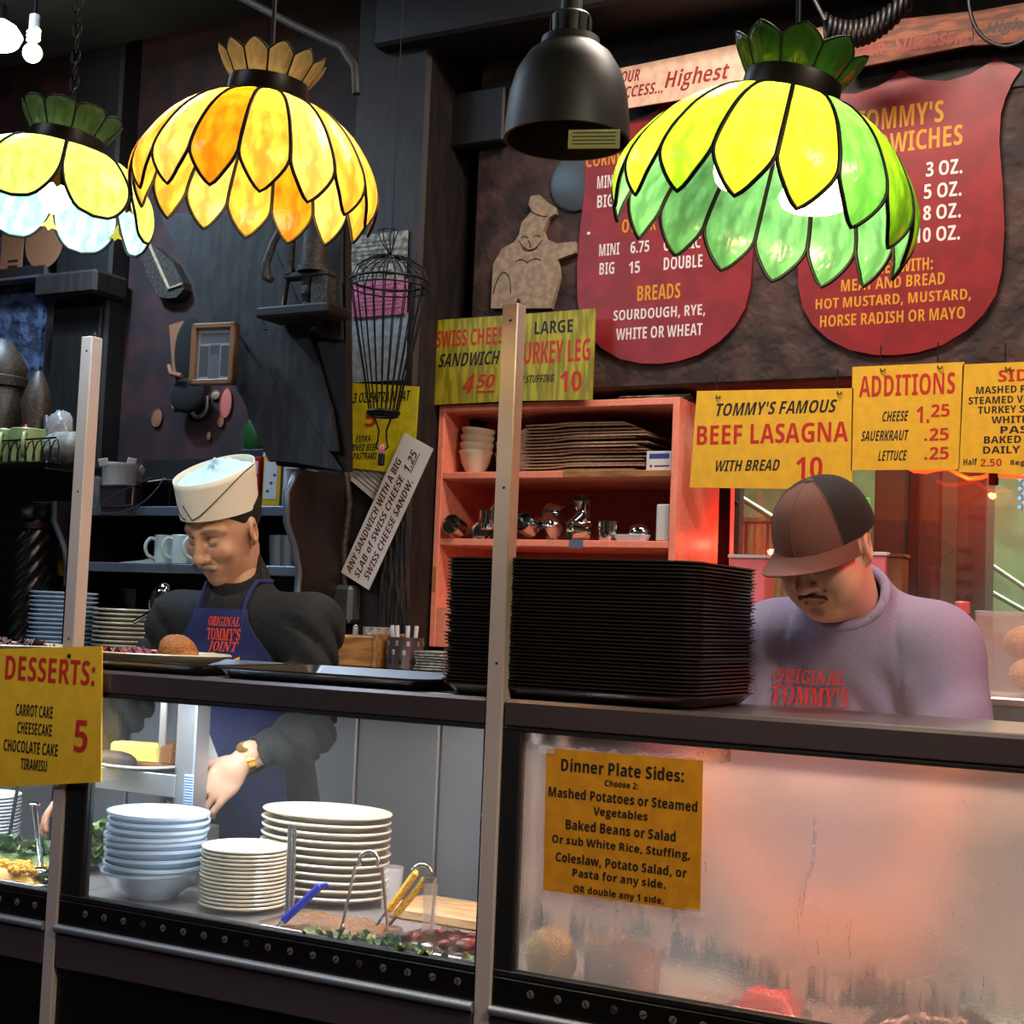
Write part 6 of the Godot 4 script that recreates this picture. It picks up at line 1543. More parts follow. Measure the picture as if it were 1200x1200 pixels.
	for i in 15:
		var a := PI + PI * i / 14.0
		hs.append(Vector3(0.034 * cos(a), 0.04 * sin(a), 0))
	hs.insert(0, Vector3(-0.032, 0.03, 0)); hs.append(Vector3(0.032, 0.03, 0))
	single("horseshoe", "grey metal horseshoe on the wall under the black hat", "horseshoe", Shaper.new().tube(hs, 0.007, 8), "steel_dull", Vector3(-1.9590, 2.2110, -1.4400))
	# pipe along the ceiling and coiled flex by the green lamp
	single("ceiling_pipe", "thin dark pipe running along the ceiling at the top left", "pipe", Shaper.new().tube([Vector3(-1.4570, 3.3140, -0.9000), Vector3(-1.2190, 3.1740, -0.9000), Vector3(-1.0550, 3.0870, -0.9000), Vector3(-1.0060, 3.0250, -0.9000), Vector3(-0.9960, 2.9470, -0.9000)], 0.012, 8), "iron_grey")
	var coil := []
	var A := Vector3(0.1730, 3.0990, -1.3000)
	var B := Vector3(0.2760, 3.0110, -1.3000)
	var C := Vector3(0.3940, 3.1420, -1.3000)
	for i in 260:
		var t := i / 259.0
		var p: Vector3 = A.lerp(B, t).lerp(B.lerp(C, t), t)
		var a := t * TAU * 16
		coil.append(p + Vector3(0.02 * cos(a) * 0.6, 0.03 * sin(a), 0.03 * cos(a)))
	o = thing("coiled_flex", "black coiled telephone-style flex sagging above the red shield", "cable", A)
	part(o, "coil", Shaper.new().tube(coil.map(func(p): return p - A), 0.006, 6), "cord_black")
	part(o, "lead", Shaper.new().tube([coil[0] - A, coil[0] - A + Vector3(-0.05, 0.1, 0), coil[0] - A + Vector3(-0.1, 0.35, 0)], 0.006, 6), "cord_black")
	part(o, "lead", Shaper.new().tube([coil[259] - A, coil[259] - A + Vector3(0.02, 0.12, 0), coil[259] - A + Vector3(0.04, 0.3, 0)], 0.006, 6), "cord_black")
	o = thing("cable_loop", "loose dark cable loop in the top right corner", "cable", Vector3(0.6160, 3.0670, -1.3500))
	part(o, "loop", Shaper.new().tube(arc(Vector3(0.5220, 3.1700, -1.3500) - o.position, Vector3(0.5190, 3.0180, -1.3500) - o.position, Vector3(0.6130, 2.9930, -1.3500) - o.position, 10) + arc(Vector3(0.6130, 2.9930, -1.3500) - o.position, Vector3(0.6660, 2.9900, -1.3500) - o.position, Vector3(0.7050, 3.0520, -1.3500) - o.position, 8).slice(1), 0.005, 6), "cord_black")
	part(o, "hanger", Shaper.new().tube([Vector3(0.5220, 3.1700, -1.3500) - o.position, Vector3(0.5130, 3.3700, -1.3500) - o.position], 0.005, 6), "cord_black")

func pass_shingles(o: Node3D, c2: Vector2, sh: Array) -> void:
	var k := 0
	for q in sh:
		var poly := []
		for p in q: poly.append(canopy_point(p[0], p[1]) - c2)
		part(o, "shingle", Shaper.new().prism(poly, 0.014, Transform3D.IDENTITY, -0.014 + 0.0021 * k if k < 13 else -0.02), "shingle")
		k += 1

func canopy_point(u: float, v: float) -> Vector2: # canopy drawing units to metres in its own plane
	var a := Vector2(-1.8060, 2.7390)
	var b := Vector2(-1.1360, 2.6720)
	var c := Vector2(-1.7470, 1.9520)
	var d := Vector2(-1.0930, 1.9430)
	var s := (u - 190.0) / 210.0
	var t := (v - 250.0) / 300.0
	return a.lerp(b, s).lerp(c.lerp(d, s), t)

func left_corner() -> void:
	# hutch with metal-edged shelves
	var x0 := -2.1420
	var x1 := -1.2460
	var W := x1 - x0
	var cx := (x0 + x1) / 2
	var yA := 1.8430
	var yB := 1.6700
	var o := thing("hutch", "dark wooden hutch with metal-edged shelves behind the left cook", "hutch", Vector3(cx, 1.366, -1.1))
	var b := 1.366
	part(o, "back_panel", Shaper.new().box(Vector3(0, 0.33, -0.3), Vector3(W, 0.66, 0.015)), "black_wood")
	for q in [[yA, "shelf"], [yB, "shelf"]]:
		var sh := part(o, "shelf", Shaper.new().box(Vector3(0, q[0] - b - 0.012, -0.15), Vector3(W, 0.024, 0.29), 0.002), "hutch_side")
		part(sh, "metal_edge", Shaper.new().box(Vector3(0, q[0] - b - 0.012, -0.002), Vector3(W, 0.028, 0.008), 0.002), "hutch_edge")
	# scrolled side panels
	var sp := [Vector2(0.0, -0.3), Vector2(0.0, 0.06), Vector2(0.09, 0.08), Vector2(0.13, 0.05), Vector2(0.2, 0.02), Vector2(0.29, 0.015), Vector2(0.36, 0.04), Vector2(0.43, 0.085), Vector2(0.51, 0.09), Vector2(0.56, 0.06), Vector2(0.58, 0.02), Vector2(0.585, -0.3)]
	for s in [1, -1]:
		var poly := []
		if s < 0: sp = [Vector2(0.23, -0.3), Vector2(0.23, 0.015)] + sp.slice(5)
		for p in sp: poly.append(Vector2(p.y, p.x))
		var xf := Transform3D(Basis(Vector3.UP, -PI / 2), Vector3(s * W / 2, 0, 0))
		var pn := part(o, "side_panel", Shaper.new().prism(poly, 0.024, xf, -0.012), "hutch_side")
		var edge := []
		for k in range(1, sp.size() - 1): edge.append(Vector3(s * W / 2, sp[k].x, sp[k].y))
		part(pn, "metal_edge", Shaper.new().tube(edge, 0.011, 8), "hutch_edge")
	# on the upper shelf
	var z := -1.2
	o = thing("white_bucket", "white plastic bucket holding sachets on the upper hutch shelf", "bucket", Vector3(-2.0610, yA + 0.0005, z))
	part(o, "bucket", Shaper.new().lathe([Vector2(0, 0), Vector2(0.045, 0), Vector2(0.056, 0.135), Vector2(0.06, 0.14), Vector2(0.06, 0.147), Vector2(0.053, 0.147), Vector2(0.042, 0.006), Vector2(0, 0.006)], 28), "white_plastic")
	for k in 5:
		part(o, "sachet", Shaper.new().box(Vector3(0, 0.15, 0), Vector3(0.03, 0.024, 0.004), 0.001), "paper", Vector3(-0.02 + 0.012 * k, 0.005 * (k % 3), 0.012 * (k % 2)), Basis.from_euler(Vector3(0.3, 0.6 * k, 0.5 - 0.3 * k)))
	o = thing("glass_jar", "ribbed clear jar left of the white bucket", "jar", Vector3(-2.1420, yA + 0.0005, z + 0.03))
	part(o, "jar", Shaper.new().lathe([Vector2(0, 0), Vector2(0.028, 0), Vector2(0.036, 0.1), Vector2(0.033, 0.1), Vector2(0.025, 0.005), Vector2(0, 0.005)], 20), "tumbler")
	part(o, "rim", Shaper.new().lathe([Vector2(0.036, 0.095), Vector2(0.038, 0.1), Vector2(0.033, 0.102)], 20), "tumbler")
	o = thing("metal_bin", "dark steel bin tray on the upper hutch shelf", "bin", Vector3(-1.9640, yA + 0.0005, z + 0.06))
	part(o, "bin", rings(Shaper.new(), [[0.006, 0.0], [0.002, 0.06], [0.0, 0.064], [0.0, 0.068], [0.006, 0.068], [0.01, 0.004]], 0.15, 0.11, 0.012), "steel_dark")
	part(o, "end_cap", Shaper.new().box(Vector3(0.06, 0.036, 0.056), Vector3(0.03, 0.064, 0.004), 0.002), "steel")
	o = thing("black_bin", "second dark bin with a looped wire hanging from the hutch", "bin", Vector3(-1.8130, yA + 0.0005, z + 0.05))
	part(o, "bin", rings(Shaper.new(), [[0.006, 0.0], [0.002, 0.07], [0.0, 0.072], [0.0, 0.076], [0.006, 0.076], [0.01, 0.004]], 0.12, 0.11, 0.012), "urn_black")
	part(o, "wire_loop", Shaper.new().tube(arc(Vector3(-0.02, 0.09, 0.05), Vector3(-0.26, -0.03, 0.14), Vector3(-0.1, -0.03, 0.14), 12) + arc(Vector3(-0.1, -0.03, 0.14), Vector3(0.03, -0.02, 0.12), Vector3(0.03, 0.09, 0.05), 10).slice(1), 0.002, 6), "cord_black")
	part(o, "paper_slip", Shaper.new().box(Vector3(0, 0.083, 0.02), Vector3(0.07, 0.003, 0.04)), "paper", Vector3.ZERO, Basis(Vector3.BACK, 0.1))
	var i := 0
	for q in [["red_carton", "narrow red carton right of the paper hat", 305.0, 0.02, 0.16, "red_plastic", "ink_white"], ["yellow_carton", "yellow and white tea carton right of the paper hat", 323.0, 0.065, 0.16, "box_yellow", "ink_white"], ["pale_carton", "pale blue carton under the canopy edge", 346.0, 0.065, 0.155, "box_blue", "ink_white"]]:
		o = thing(q[0], q[1], "box", Vector3(0, yA + 0.0005, z - 0.03))
		o.position.x = lerpf(-1.5300, -1.3700, (q[2] - 300.0) / 50.0)
		part(o, "carton", Shaper.new().box(Vector3(0, q[4] / 2, 0), Vector3(q[3], q[4], 0.05), 0.001), q[5])
		part(o, "face_print", Shaper.new().box(Vector3(-0.003, q[4] * 0.56, 0.0255), Vector3(q[3] * 0.74, q[4] * 0.72, 0.0008)), "box_white")
		for k in 3:
			part(o, "print_mark", Shaper.new().ball(Vector3(0.012 * (k - 1) * (1 if q[3] > 0.03 else 0), q[4] * (0.35 + 0.15 * k), 0.026), Vector3(0.006, 0.005, 0.0006), 8, 4), "ink_blue" if q[3] > 0.03 else "ink_red")
		i += 1
	o = thing("green_bag", "dark green snack bag standing on the cartons under the canopy", "bag", Vector3(-1.5670, yA + 0.17, -1.25))
	part(o, "bag", Shaper.new().ball(Vector3(0, 0.06, 0), Vector3(0.04, 0.06, 0.02), 14, 10, Basis.IDENTITY, 0.05, rng), "green_plastic")
	part(o, "carton", Shaper.new().box(Vector3(0.03, 0.0, 0), Vector3(0.12, 0.034, 0.05), 0.002), "print_dark")
	part(o, "mark", letters("#1", 0.024, 0.016, "b"), "ink_white", Vector3(0.07, 0.0, 0.0262))
	single("paper_cup", "white paper cup at the right end of the upper hutch shelf", "cup", Shaper.new().lathe([Vector2(0, 0), Vector2(0.032, 0), Vector2(0.046, 0.11), Vector2(0.048, 0.112), Vector2(0.044, 0.112), Vector2(0.03, 0.004), Vector2(0, 0.004)], 24), "white_plastic", Vector3(-1.3110, yA + 0.0005, -1.16))
	# mugs on the lower shelf
	var mug := Shaper.new().lathe([Vector2(0, 0), Vector2(0.036, 0), Vector2(0.04, 0.004), Vector2(0.041, 0.088), Vector2(0.039, 0.09), Vector2(0.037, 0.088), Vector2(0.036, 0.008), Vector2(0, 0.007)], 28).done()
	var hd := Shaper.new().tube(smooth([Vector3(0.038, 0.075, 0), Vector3(0.055, 0.078, 0), Vector3(0.068, 0.055, 0), Vector3(0.06, 0.028, 0), Vector3(0.038, 0.016, 0)]), 0.0055, 8).done()
	var row := [[Vector3(-1.8060, 1.6890, -1.1600), "leftmost of the white mugs on the lower hutch shelf"], [Vector3(-1.7200, 1.6890, -1.1400), "second white mug on the lower hutch shelf"], [Vector3(-1.6200, 1.6890, -1.1200), "white mug half hidden behind the cook's nose"]]
	for q in row:
		o = thing("white_mug", q[1], "mug", Vector3(q[0].x, yB + 0.0005, q[0].z), -2.2, "white mugs on the hutch")
		part(o, "cup", mug, "mug_white"); part(o, "handle", hd, "mug_white")
	single("folded_napkin", "loose white napkin left of the mugs", "napkin", Shaper.new().prism([Vector2(-0.16, 0), Vector2(0.06, 0.0), Vector2(0.05, 0.07), Vector2(0.03, 0.025), Vector2(-0.03, 0.012)], 0.002), "paper", Vector3(-1.8690, yB + 0.0005, -1.15), Basis(Vector3.RIGHT, -0.2))
	for q in [[-1.4050, "first tumbler behind the cook's neck"], [-1.3670, "second tumbler behind the cook's neck"]]:
		single("steel_tumbler", "pale steel " + q[1] + " on the lower shelf", "cup", Shaper.new().lathe([Vector2(0, 0), Vector2(0.03, 0), Vector2(0.036, 0.095), Vector2(0.034, 0.095), Vector2(0.028, 0.005), Vector2(0, 0.005)], 22), "steel_dull", Vector3(q[0], yB + 0.0005, -1.2))
	# plates below
	stack("hutch_plate", "cream dinner plate", "in the hutch counter stack", "plate", plate_mesh(0.115, 0.014), "china", Vector3(-1.9000, 1.3665, -1.12), 12, 0.0135, 0.001)
	stack("white_plate", "white dinner plate", "in the tall stack at the left edge", "plate", plate_mesh(0.105, 0.018), "china_blue", Vector3(-2.1250, 1.3665, -1.06), 15, 0.0135, 0.002, 0.01)
	o = thing("steel_scoop", "steel scoop leaning on the plate stack beside the cook", "scoop", Vector3(-1.7180, 1.3665 + 0.17, -1.02))
	part(o, "bowl", Shaper.new().ball(Vector3(0.02, 0.03, 0), Vector3(0.03, 0.05, 0.03), 16, 10, Basis(Vector3.BACK, -0.5)), "chrome")
	part(o, "handle", Shaper.new().tube([Vector3(-0.01, -0.01, 0), Vector3(-0.06, -0.045, 0.02)], 0.007), "chrome")
	# twisted column and dark urn at the left edge
	o = thing("twisted_column", "black spiral-fluted column at the left edge", "column", Vector3(-2.2540, 1.366, -1.02))
	var tw := Shaper.new()
	var rows := []
	for j in 41:
		var r := []
		for k in 49:
			var a := TAU * (48 - k) / 48.0
			var y := 0.06 + j * 0.0085
			var rr := 0.085 + 0.006 * absf(sin((a + y * 9.0) * 7.0))
			r.append(Vector3(rr * cos(a), y, rr * sin(a)))
		rows.append(r)
	part(o, "shaft", tw.grid(rows), "urn_black")
	part(o, "foot", Shaper.new().lathe([Vector2(0, 0), Vector2(0.105, 0), Vector2(0.108, 0.02), Vector2(0.095, 0.03), Vector2(0.095, 0.05), Vector2(0.085, 0.062)], 32), "urn_black")
	part(o, "capital", Shaper.new().lathe([Vector2(0.085, 0.395), Vector2(0.098, 0.4), Vector2(0.098, 0.42), Vector2(0.088, 0.43), Vector2(0.092, 0.45), Vector2(0.1, 0.46), Vector2(0.1, 0.48), Vector2(0, 0.48)], 32), "urn_black")
	o = thing("coffee_urn", "black coffee urn with brass band behind the plate stack", "urn", Vector3(-2.3330, 1.366, -1.27))
	part(o, "body", Shaper.new().lathe([Vector2(0, 0), Vector2(0.12, 0), Vector2(0.125, 0.02), Vector2(0.125, 0.2), Vector2(0.125, 0.26)], 32), "urn_black")
	part(o, "brass_band", Shaper.new().lathe([Vector2(0.125, 0.26), Vector2(0.128, 0.262), Vector2(0.128, 0.36), Vector2(0.125, 0.362)], 32), "brass")
	part(o, "lid", Shaper.new().lathe([Vector2(0.126, 0.362), Vector2(0.126, 0.44), Vector2(0.1, 0.47), Vector2(0.02, 0.48), Vector2(0, 0.5)], 32), "urn_black")
	# shelf with green mugs and wrapped goods
	var sy := 1.9450
	o = thing("mug_shelf", "black shelf with a looped metal guard rail at the left edge", "shelf", Vector3(-2.1090, sy, -0.86), -0.12)
	part(o, "board", Shaper.new().box(Vector3(0, -0.012, 0), Vector3(0.46, 0.024, 0.2), 0.004), "urn_black")
	part(o, "valance", Shaper.new().box(Vector3(0, -0.06, -0.06), Vector3(0.44, 0.08, 0.02), 0.004), "urn_black")
	part(o, "rail", Shaper.new().tube([Vector3(-0.26, 0.065, 0.095), Vector3(0.26, 0.065, 0.095)], 0.003, 6), "iron")
	for k in 14:
		part(o, "loop", Shaper.new().tube([Vector3(-0.25 + k * 0.038, 0.001, 0.095), Vector3(-0.255 + k * 0.038, 0.03, 0.095), Vector3(-0.243 + k * 0.038, 0.055, 0.095), Vector3(-0.226 + k * 0.038, 0.06, 0.095), Vector3(-0.218 + k * 0.038, 0.035, 0.095), Vector3(-0.222 + k * 0.038, 0.001, 0.095)], 0.0022, 5), "iron")
	part(o, "side_post", Shaper.new().box(Vector3(-0.21, -sy * 0.5 - 0.01, -0.06), Vector3(0.03, sy - 0.02, 0.03), 0.003), "urn_black")
	part(o, "side_post", Shaper.new().box(Vector3(0.17, -sy * 0.5 - 0.01, -0.06), Vector3(0.03, sy - 0.02, 0.03), 0.003), "urn_black")
	for q in [[Vector3(-2.1520, 1.9570, -0.8100), "pale green mug at the far left of the railed shelf"], [Vector3(-2.0560, 1.9550, -0.8100), "pale green mug second from the left on the railed shelf"]]:
		o = thing("green_mug", q[1], "mug", Vector3(q[0].x, sy + 0.0005, q[0].z), -0.9, "green mugs on the railed shelf")
		part(o, "cup", mug, "mug_green", Vector3.ZERO, Basis.from_scale(Vector3(1.25, 1.15, 1.25))); part(o, "handle", hd, "mug_green", Vector3.ZERO, Basis.from_scale(Vector3(1.2, 1.1, 1.2)))
	single("wrapped_rolls", "bag of rolls wrapped in cloudy plastic on the railed shelf", "bag", Shaper.new().ball(Vector3(0, 0.052, 0), Vector3(0.1, 0.05, 0.06), 22, 14, Basis(Vector3.BACK, 0.08), 0.07, rng), "paper_old", Vector3(-1.9640, sy, -0.87))
	single("tied_bag", "tied neck of a clear plastic bag above the wrapped rolls", "bag", Shaper.new().ball(Vector3(0, 0.03, 0), Vector3(0.045, 0.055, 0.035), 16, 10, Basis.IDENTITY, 0.15, rng), "wrap", Vector3(-2.0220, sy + 0.085, -0.9))
	o = thing("stone_urn", "grey carved lidded urn at the left edge", "urn", Vector3(-2.3400, sy + 0.0, -0.94))
	part(o, "body", Shaper.new().lathe([Vector2(0, 0), Vector2(0.06, 0), Vector2(0.075, 0.06), Vector2(0.085, 0.13), Vector2(0.085, 0.24), Vector2(0.075, 0.26)], 28), "clay")
	part(o, "band", Shaper.new().lathe([Vector2(0.08, 0.258), Vector2(0.088, 0.262), Vector2(0.088, 0.29), Vector2(0.082, 0.295)], 28), "iron_grey")
	part(o, "lid", Shaper.new().lathe([Vector2(0.082, 0.295), Vector2(0.084, 0.33), Vector2(0.06, 0.37), Vector2(0.03, 0.41), Vector2(0, 0.42)], 28), "clay")
	o = thing("clay_figure", "brown clay figurine with a red eye beside the urn", "figurine", Vector3(-2.1740, sy + 0.0, -0.945))
	part(o, "body", Shaper.new().lathe([Vector2(0, 0), Vector2(0.045, 0), Vector2(0.05, 0.08), Vector2(0.04, 0.15), Vector2(0.048, 0.2), Vector2(0.036, 0.25), Vector2(0.015, 0.3), Vector2(0, 0.31)], 20), "clay")
	part(o, "arm", Shaper.new().tube([Vector3(0.045, 0.16, 0), Vector3(0.075, 0.12, 0.02), Vector3(0.06, 0.09, 0.04)], 0.012), "clay")
	part(o, "red_bead", Shaper.new().ball(Vector3(0.01, 0.12, 0.048), Vector3(0.012, 0.014, 0.008), 10, 6), "red_plastic")
	# plaster niche coloured for the bluish light on it, dark pilaster and cornice
	struct("wall_plaster", Shaper.new().box(Vector3(-2.8640, 2.4140, -1.4400), Vector3(0.3358, 0.9, 0.02)), "plaster_blue_lit")
	var ps := struct("trim_7", Shaper.new().box(Vector3(-2.4450, 2.2, -1.41), Vector3(0.2626, 2.7, 0.1), 0.01), "black_wood")
	part(ps, "capital", Shaper.new().box(Vector3(-2.4340, 2.6200, -1.3500), Vector3(0.2881, 0.085, 0.16), 0.012), "dark_wood")
	part(ps, "groove_strip", Shaper.new().box(Vector3(-2.3390, 2.0, -1.355), Vector3(0.012, 1.1, 0.01), 0.003), "dark_wood")
	var cor := struct("trim_8", Shaper.new().box(Vector3(-2.8030, 2.6990, -1.4000), Vector3(0.3910, 0.05, 0.1), 0.01), "dark_wood")
	part(cor, "lip", Shaper.new().box(Vector3(-2.7680, 2.6770, -1.3700), Vector3(0.3878, 0.012, 0.06), 0.003), "hutch_edge")
	o = thing("orange_placard", "rust-coloured placard on the cornice at the left edge", "placard", Vector3(-2.7910, 2.7660, -1.3600))
	part(o, "board", Shaper.new().box(Vector3.ZERO, Vector3(0.11, 0.2, 0.006), 0.002), "card")
	for k in 3:
		part(o, "print_line", Shaper.new().box(Vector3(0.01, -0.02 - 0.02 * k, 0.0036), Vector3(0.05, 0.008, 0.0008)), "ink_soot")
	single("rust_disc", "rust-coloured round plate half hidden beside the placard", "plate", Shaper.new().lathe([Vector2(0, 0), Vector2(0.09, 0), Vector2(0.092, 0.005), Vector2(0, 0.008)], 28, Transform3D(Basis(Vector3.RIGHT, PI / 2), Vector3.ZERO)), "card", Vector3(-2.6300, 2.7980, -1.3600))

func window_things() -> void:
	var o := thing("neon_tube", "orange-red neon tube running along the window under the signs", "neon sign", Vector3(0.4420, 1.9900, -1.8000))
	var pts := []
	for q in [Vector3(0.2900, 2.0110, -1.8000), Vector3(0.3080, 2.0010, -1.8000), Vector3(0.3390, 1.9980, -1.8000), Vector3(0.3690, 2.0050, -1.8000), Vector3(0.4010, 2.0070, -1.8000), Vector3(0.4240, 1.9920, -1.8000), Vector3(0.4540, 1.9780, -1.8000), Vector3(0.4870, 1.9800, -1.8000), Vector3(0.5100, 1.9890, -1.8000), Vector3(0.5540, 1.9840, -1.8000), Vector3(0.6310, 1.9780, -1.8000)]:
		pts.append(q - o.position)
	part(o, "tube", Shaper.new().tube(pts, 0.0055, 8), "neon")
	part(o, "clip", Shaper.new().box(Vector3(0.5190, 1.9770, -1.8000) - o.position, Vector3(0.025, 0.035, 0.02), 0.003), "iron")
	part(o, "stand_off", Shaper.new().tube([Vector3(0.5190, 1.9770, -1.8000) - o.position, Vector3(0.4880, 1.9950, -1.9700) - o.position], 0.005), "iron")
	lamp_light("neon_light", Vector3(0, -0.02, 0.04), Color(1.0, 0.25, 0.08), NEON, 0.004, o)
	o = thing("neon_tube", "upright pinkish neon tube on the window jamb beside the cabinet", "neon sign", Vector3(-0.2390, 1.7900, -1.8600))
	part(o, "tube", Shaper.new().tube([Vector3(-0.2430, 1.9940, -1.8600) - o.position, Vector3(-0.2410, 1.7520, -1.8600) - o.position, Vector3(-0.2370, 1.5360, -1.8600) - o.position], 0.006), "neon_pink")
	part(o, "clip", Shaper.new().box(Vector3(-0.2410, 1.6380, -1.8700) - o.position, Vector3(0.03, 0.012, 0.02), 0.003), "iron")
	part(o, "clip", Shaper.new().box(Vector3(-0.2440, 1.9180, -1.8700) - o.position, Vector3(0.03, 0.012, 0.02), 0.003), "iron")
	lamp_light("neon_light", Vector3(0.02, 0, 0.05), Color(1.0, 0.25, 0.2), NEON * 0.4, 0.004, o)
	# pale boxes on the sill counter
	for q in [[Vector3(-0.0850, 1.6900, -1.6000), Vector3(0.1, 0.1, 0.1), "pale carton on the sill left of the cap"], [Vector3(0.2690, 1.7020, -1.6000), Vector3(0.05, 0.1, 0.1), "pale carton on the sill right of the cook's ear"], [Vector3(0.3110, 1.7000, -1.6200), Vector3(0.042, 0.1, 0.08), "darker reddish carton right of the pale one on the sill"]]:
		o = thing("sill_carton", q[2], "box", Vector3(q[0].x, 1.216, q[0].z), 0.05, "cartons on the sill")
		var h: float = q[0].y + q[1].y * 0.5 - 1.216
		part(o, "carton", Shaper.new().box(Vector3(0, h / 2, 0), Vector3(q[1].x, h, q[1].z), 0.003), "pink_plastic" if q[1].x > 0.045 else "card")
		part(o, "lid", Shaper.new().box(Vector3(0, h + 0.004, 0), Vector3(q[1].x + 0.008, 0.01, q[1].z + 0.008), 0.002), "white_plastic" if q[1].x > 0.045 else "card")

# ---------------------------------------------------------------- people
class Blob: # smooth union of tapered capsules and ellipsoids, meshed as surface nets
	var kind := PackedInt32Array()   # 0 capsule, 1 ellipsoid; +10 carves
	var A: Array[Vector3] = []
	var Bv: Array[Vector3] = []
	var ra := PackedFloat32Array()
	var rb := PackedFloat32Array()
	var kk := PackedFloat32Array()
	var inv: Array[Basis] = []
	func cap(a: Vector3, b: Vector3, r0: float, r1: float, k := 0.02, carve := false) -> void:
		kind.append(10 if carve else 0); A.append(a); Bv.append(b - a); ra.append(r0); rb.append(r1); kk.append(k); inv.append(Basis.IDENTITY)
	func ell(c: Vector3, r: Vector3, k := 0.02, b := Basis.IDENTITY, carve := false) -> void:
		kind.append(11 if carve else 1); A.append(c); Bv.append(r); ra.append(0); rb.append(0); kk.append(k); inv.append(b.inverse())
	func one(i: int, p: Vector3) -> float:
		var q := p - A[i]
		if kind[i] % 10 == 0:
			var ba := Bv[i]
			var h := clampf(q.dot(ba) / maxf(ba.length_squared(), 1e-9), 0.0, 1.0)
			return (q - ba * h).length() - lerpf(ra[i], rb[i], h)
		q = inv[i] * q
		var r := Bv[i]
		var k0 := (q / r).length()
		var k1 := (q / (r * r)).length()
		if k1 < 1e-6: return -minf(r.x, minf(r.y, r.z))
		return k0 * (k0 - 1.0) / k1
	func dist(p: Vector3, list: PackedInt32Array) -> float:
		var d := 1e3
		for i in list:
			var e := one(i, p)
			var k := kk[i]
			if kind[i] < 10:
				var h := maxf(k - absf(d - e), 0.0) / k
				d = minf(d, e) - h * h * k * 0.25
			else:
				var h := maxf(k - absf(d + e), 0.0) / k
				d = maxf(d, -e) + h * h * k * 0.25
		return d
	func everything() -> PackedInt32Array:
		var o := PackedInt32Array()
		for i in kind.size(): o.append(i)
		return o
	func grown(by: float) -> Blob:
		var o := Blob.new()
		for i in kind.size():
			var s := by if kind[i] < 10 else 0.0
			if kind[i] % 10 == 0: o.cap(A[i], A[i] + Bv[i], ra[i] + s, rb[i] + s, kk[i], kind[i] >= 10)
			else: o.ell(A[i], Bv[i] + Vector3.ONE * s, kk[i], inv[i].inverse(), kind[i] >= 10)
		return o
	func mesh(s: Shaper, cell: float, lo: Vector3, hi: Vector3, xf: Transform3D, paint = null, ripple = null) -> void:
		var B := 4
		var n := Vector3i(((hi - lo) / (cell * B)).ceil()) * B + Vector3i(B, B, B)
		var nx := n.x + 1
		var ny := n.y + 1
		var nz := n.z + 1
		var val := PackedFloat32Array()
		val.resize(nx * ny * nz)
		val.fill(99.0)
		var every := everything()
		var act := []
		var hd := cell * B * 0.866
		for bz in n.z / B:
			for by in n.y / B:
				for bx in n.x / B:
					var c := lo + Vector3(bx + 0.5, by + 0.5, bz + 0.5) * (cell * B)
					var ds := PackedFloat32Array()
					var dm := 1e3
					for i in every:
						var e := one(i, c)
						ds.append(e)
						if kind[i] < 10: dm = minf(dm, e)
					if dm > hd * 1.6 + 0.03: continue
					var list := PackedInt32Array()
					for i in every:
						if (kind[i] < 10 and ds[i] < dm + hd * 2.2 + kk[i]) or (kind[i] >= 10 and ds[i] < hd * 1.8 + kk[i]): list.append(i)
					if absf(dist(c, list)) > hd * 1.7 + 0.012: continue
					act.append(Vector3i(bx, by, bz))
					for z in B + 1:
						for y in B + 1:
							for x in B + 1:
								var ix := (bx * B + x) + nx * ((by * B + y) + ny * (bz * B + z))
								if val[ix] > 98.0:
									var p := lo + Vector3(bx * B + x, by * B + y, bz * B + z) * cell
									var d := dist(p, list)
									if ripple != null: d += ripple.call(p)
									val[ix] = d
		# one vertex in each crossed cell
		var vid := {}
		var vp := PackedVector3Array()
		for a in act:
			for z in B:
				for y in B:
					for x in B:
						var cx: int = a.x * B + x
						var cy: int = a.y * B + y
						var cz: int = a.z * B + z
						var base := cx + nx * (cy + ny * cz)
						var v := [val[base], val[base + 1], val[base + nx], val[base + nx + 1], val[base + nx * ny], val[base + nx * ny + 1], val[base + nx * ny + nx], val[base + nx * ny + nx + 1]]
						var m := 0
						for i in 8:
							if v[i] < 0.0: m |= 1 << i
						if m == 0 or m == 255: continue
						var sum := Vector3.ZERO
						var cnt := 0
						for e in [[0, 1], [2, 3], [4, 5], [6, 7], [0, 2], [1, 3], [4, 6], [5, 7], [0, 4], [1, 5], [2, 6], [3, 7]]:
							var f0: float = v[e[0]]
							var f1: float = v[e[1]]
							if (f0 < 0.0) == (f1 < 0.0): continue
							var t := f0 / (f0 - f1)
							var p0 := Vector3(e[0] & 1, (e[0] >> 1) & 1, e[0] >> 2)
							var p1 := Vector3(e[1] & 1, (e[1] >> 1) & 1, e[1] >> 2)
							sum += p0.lerp(p1, t)
							cnt += 1
						vid[base] = vp.size()
						vp.append(lo + (Vector3(cx, cy, cz) + sum / cnt) * cell)
		s.group(1)
		var cols := PackedColorArray()
		for p in vp: cols.append(paint.call(p) if paint != null else Color.WHITE)
		var sx := 1
		var sy := nx
		var sz := nx * ny
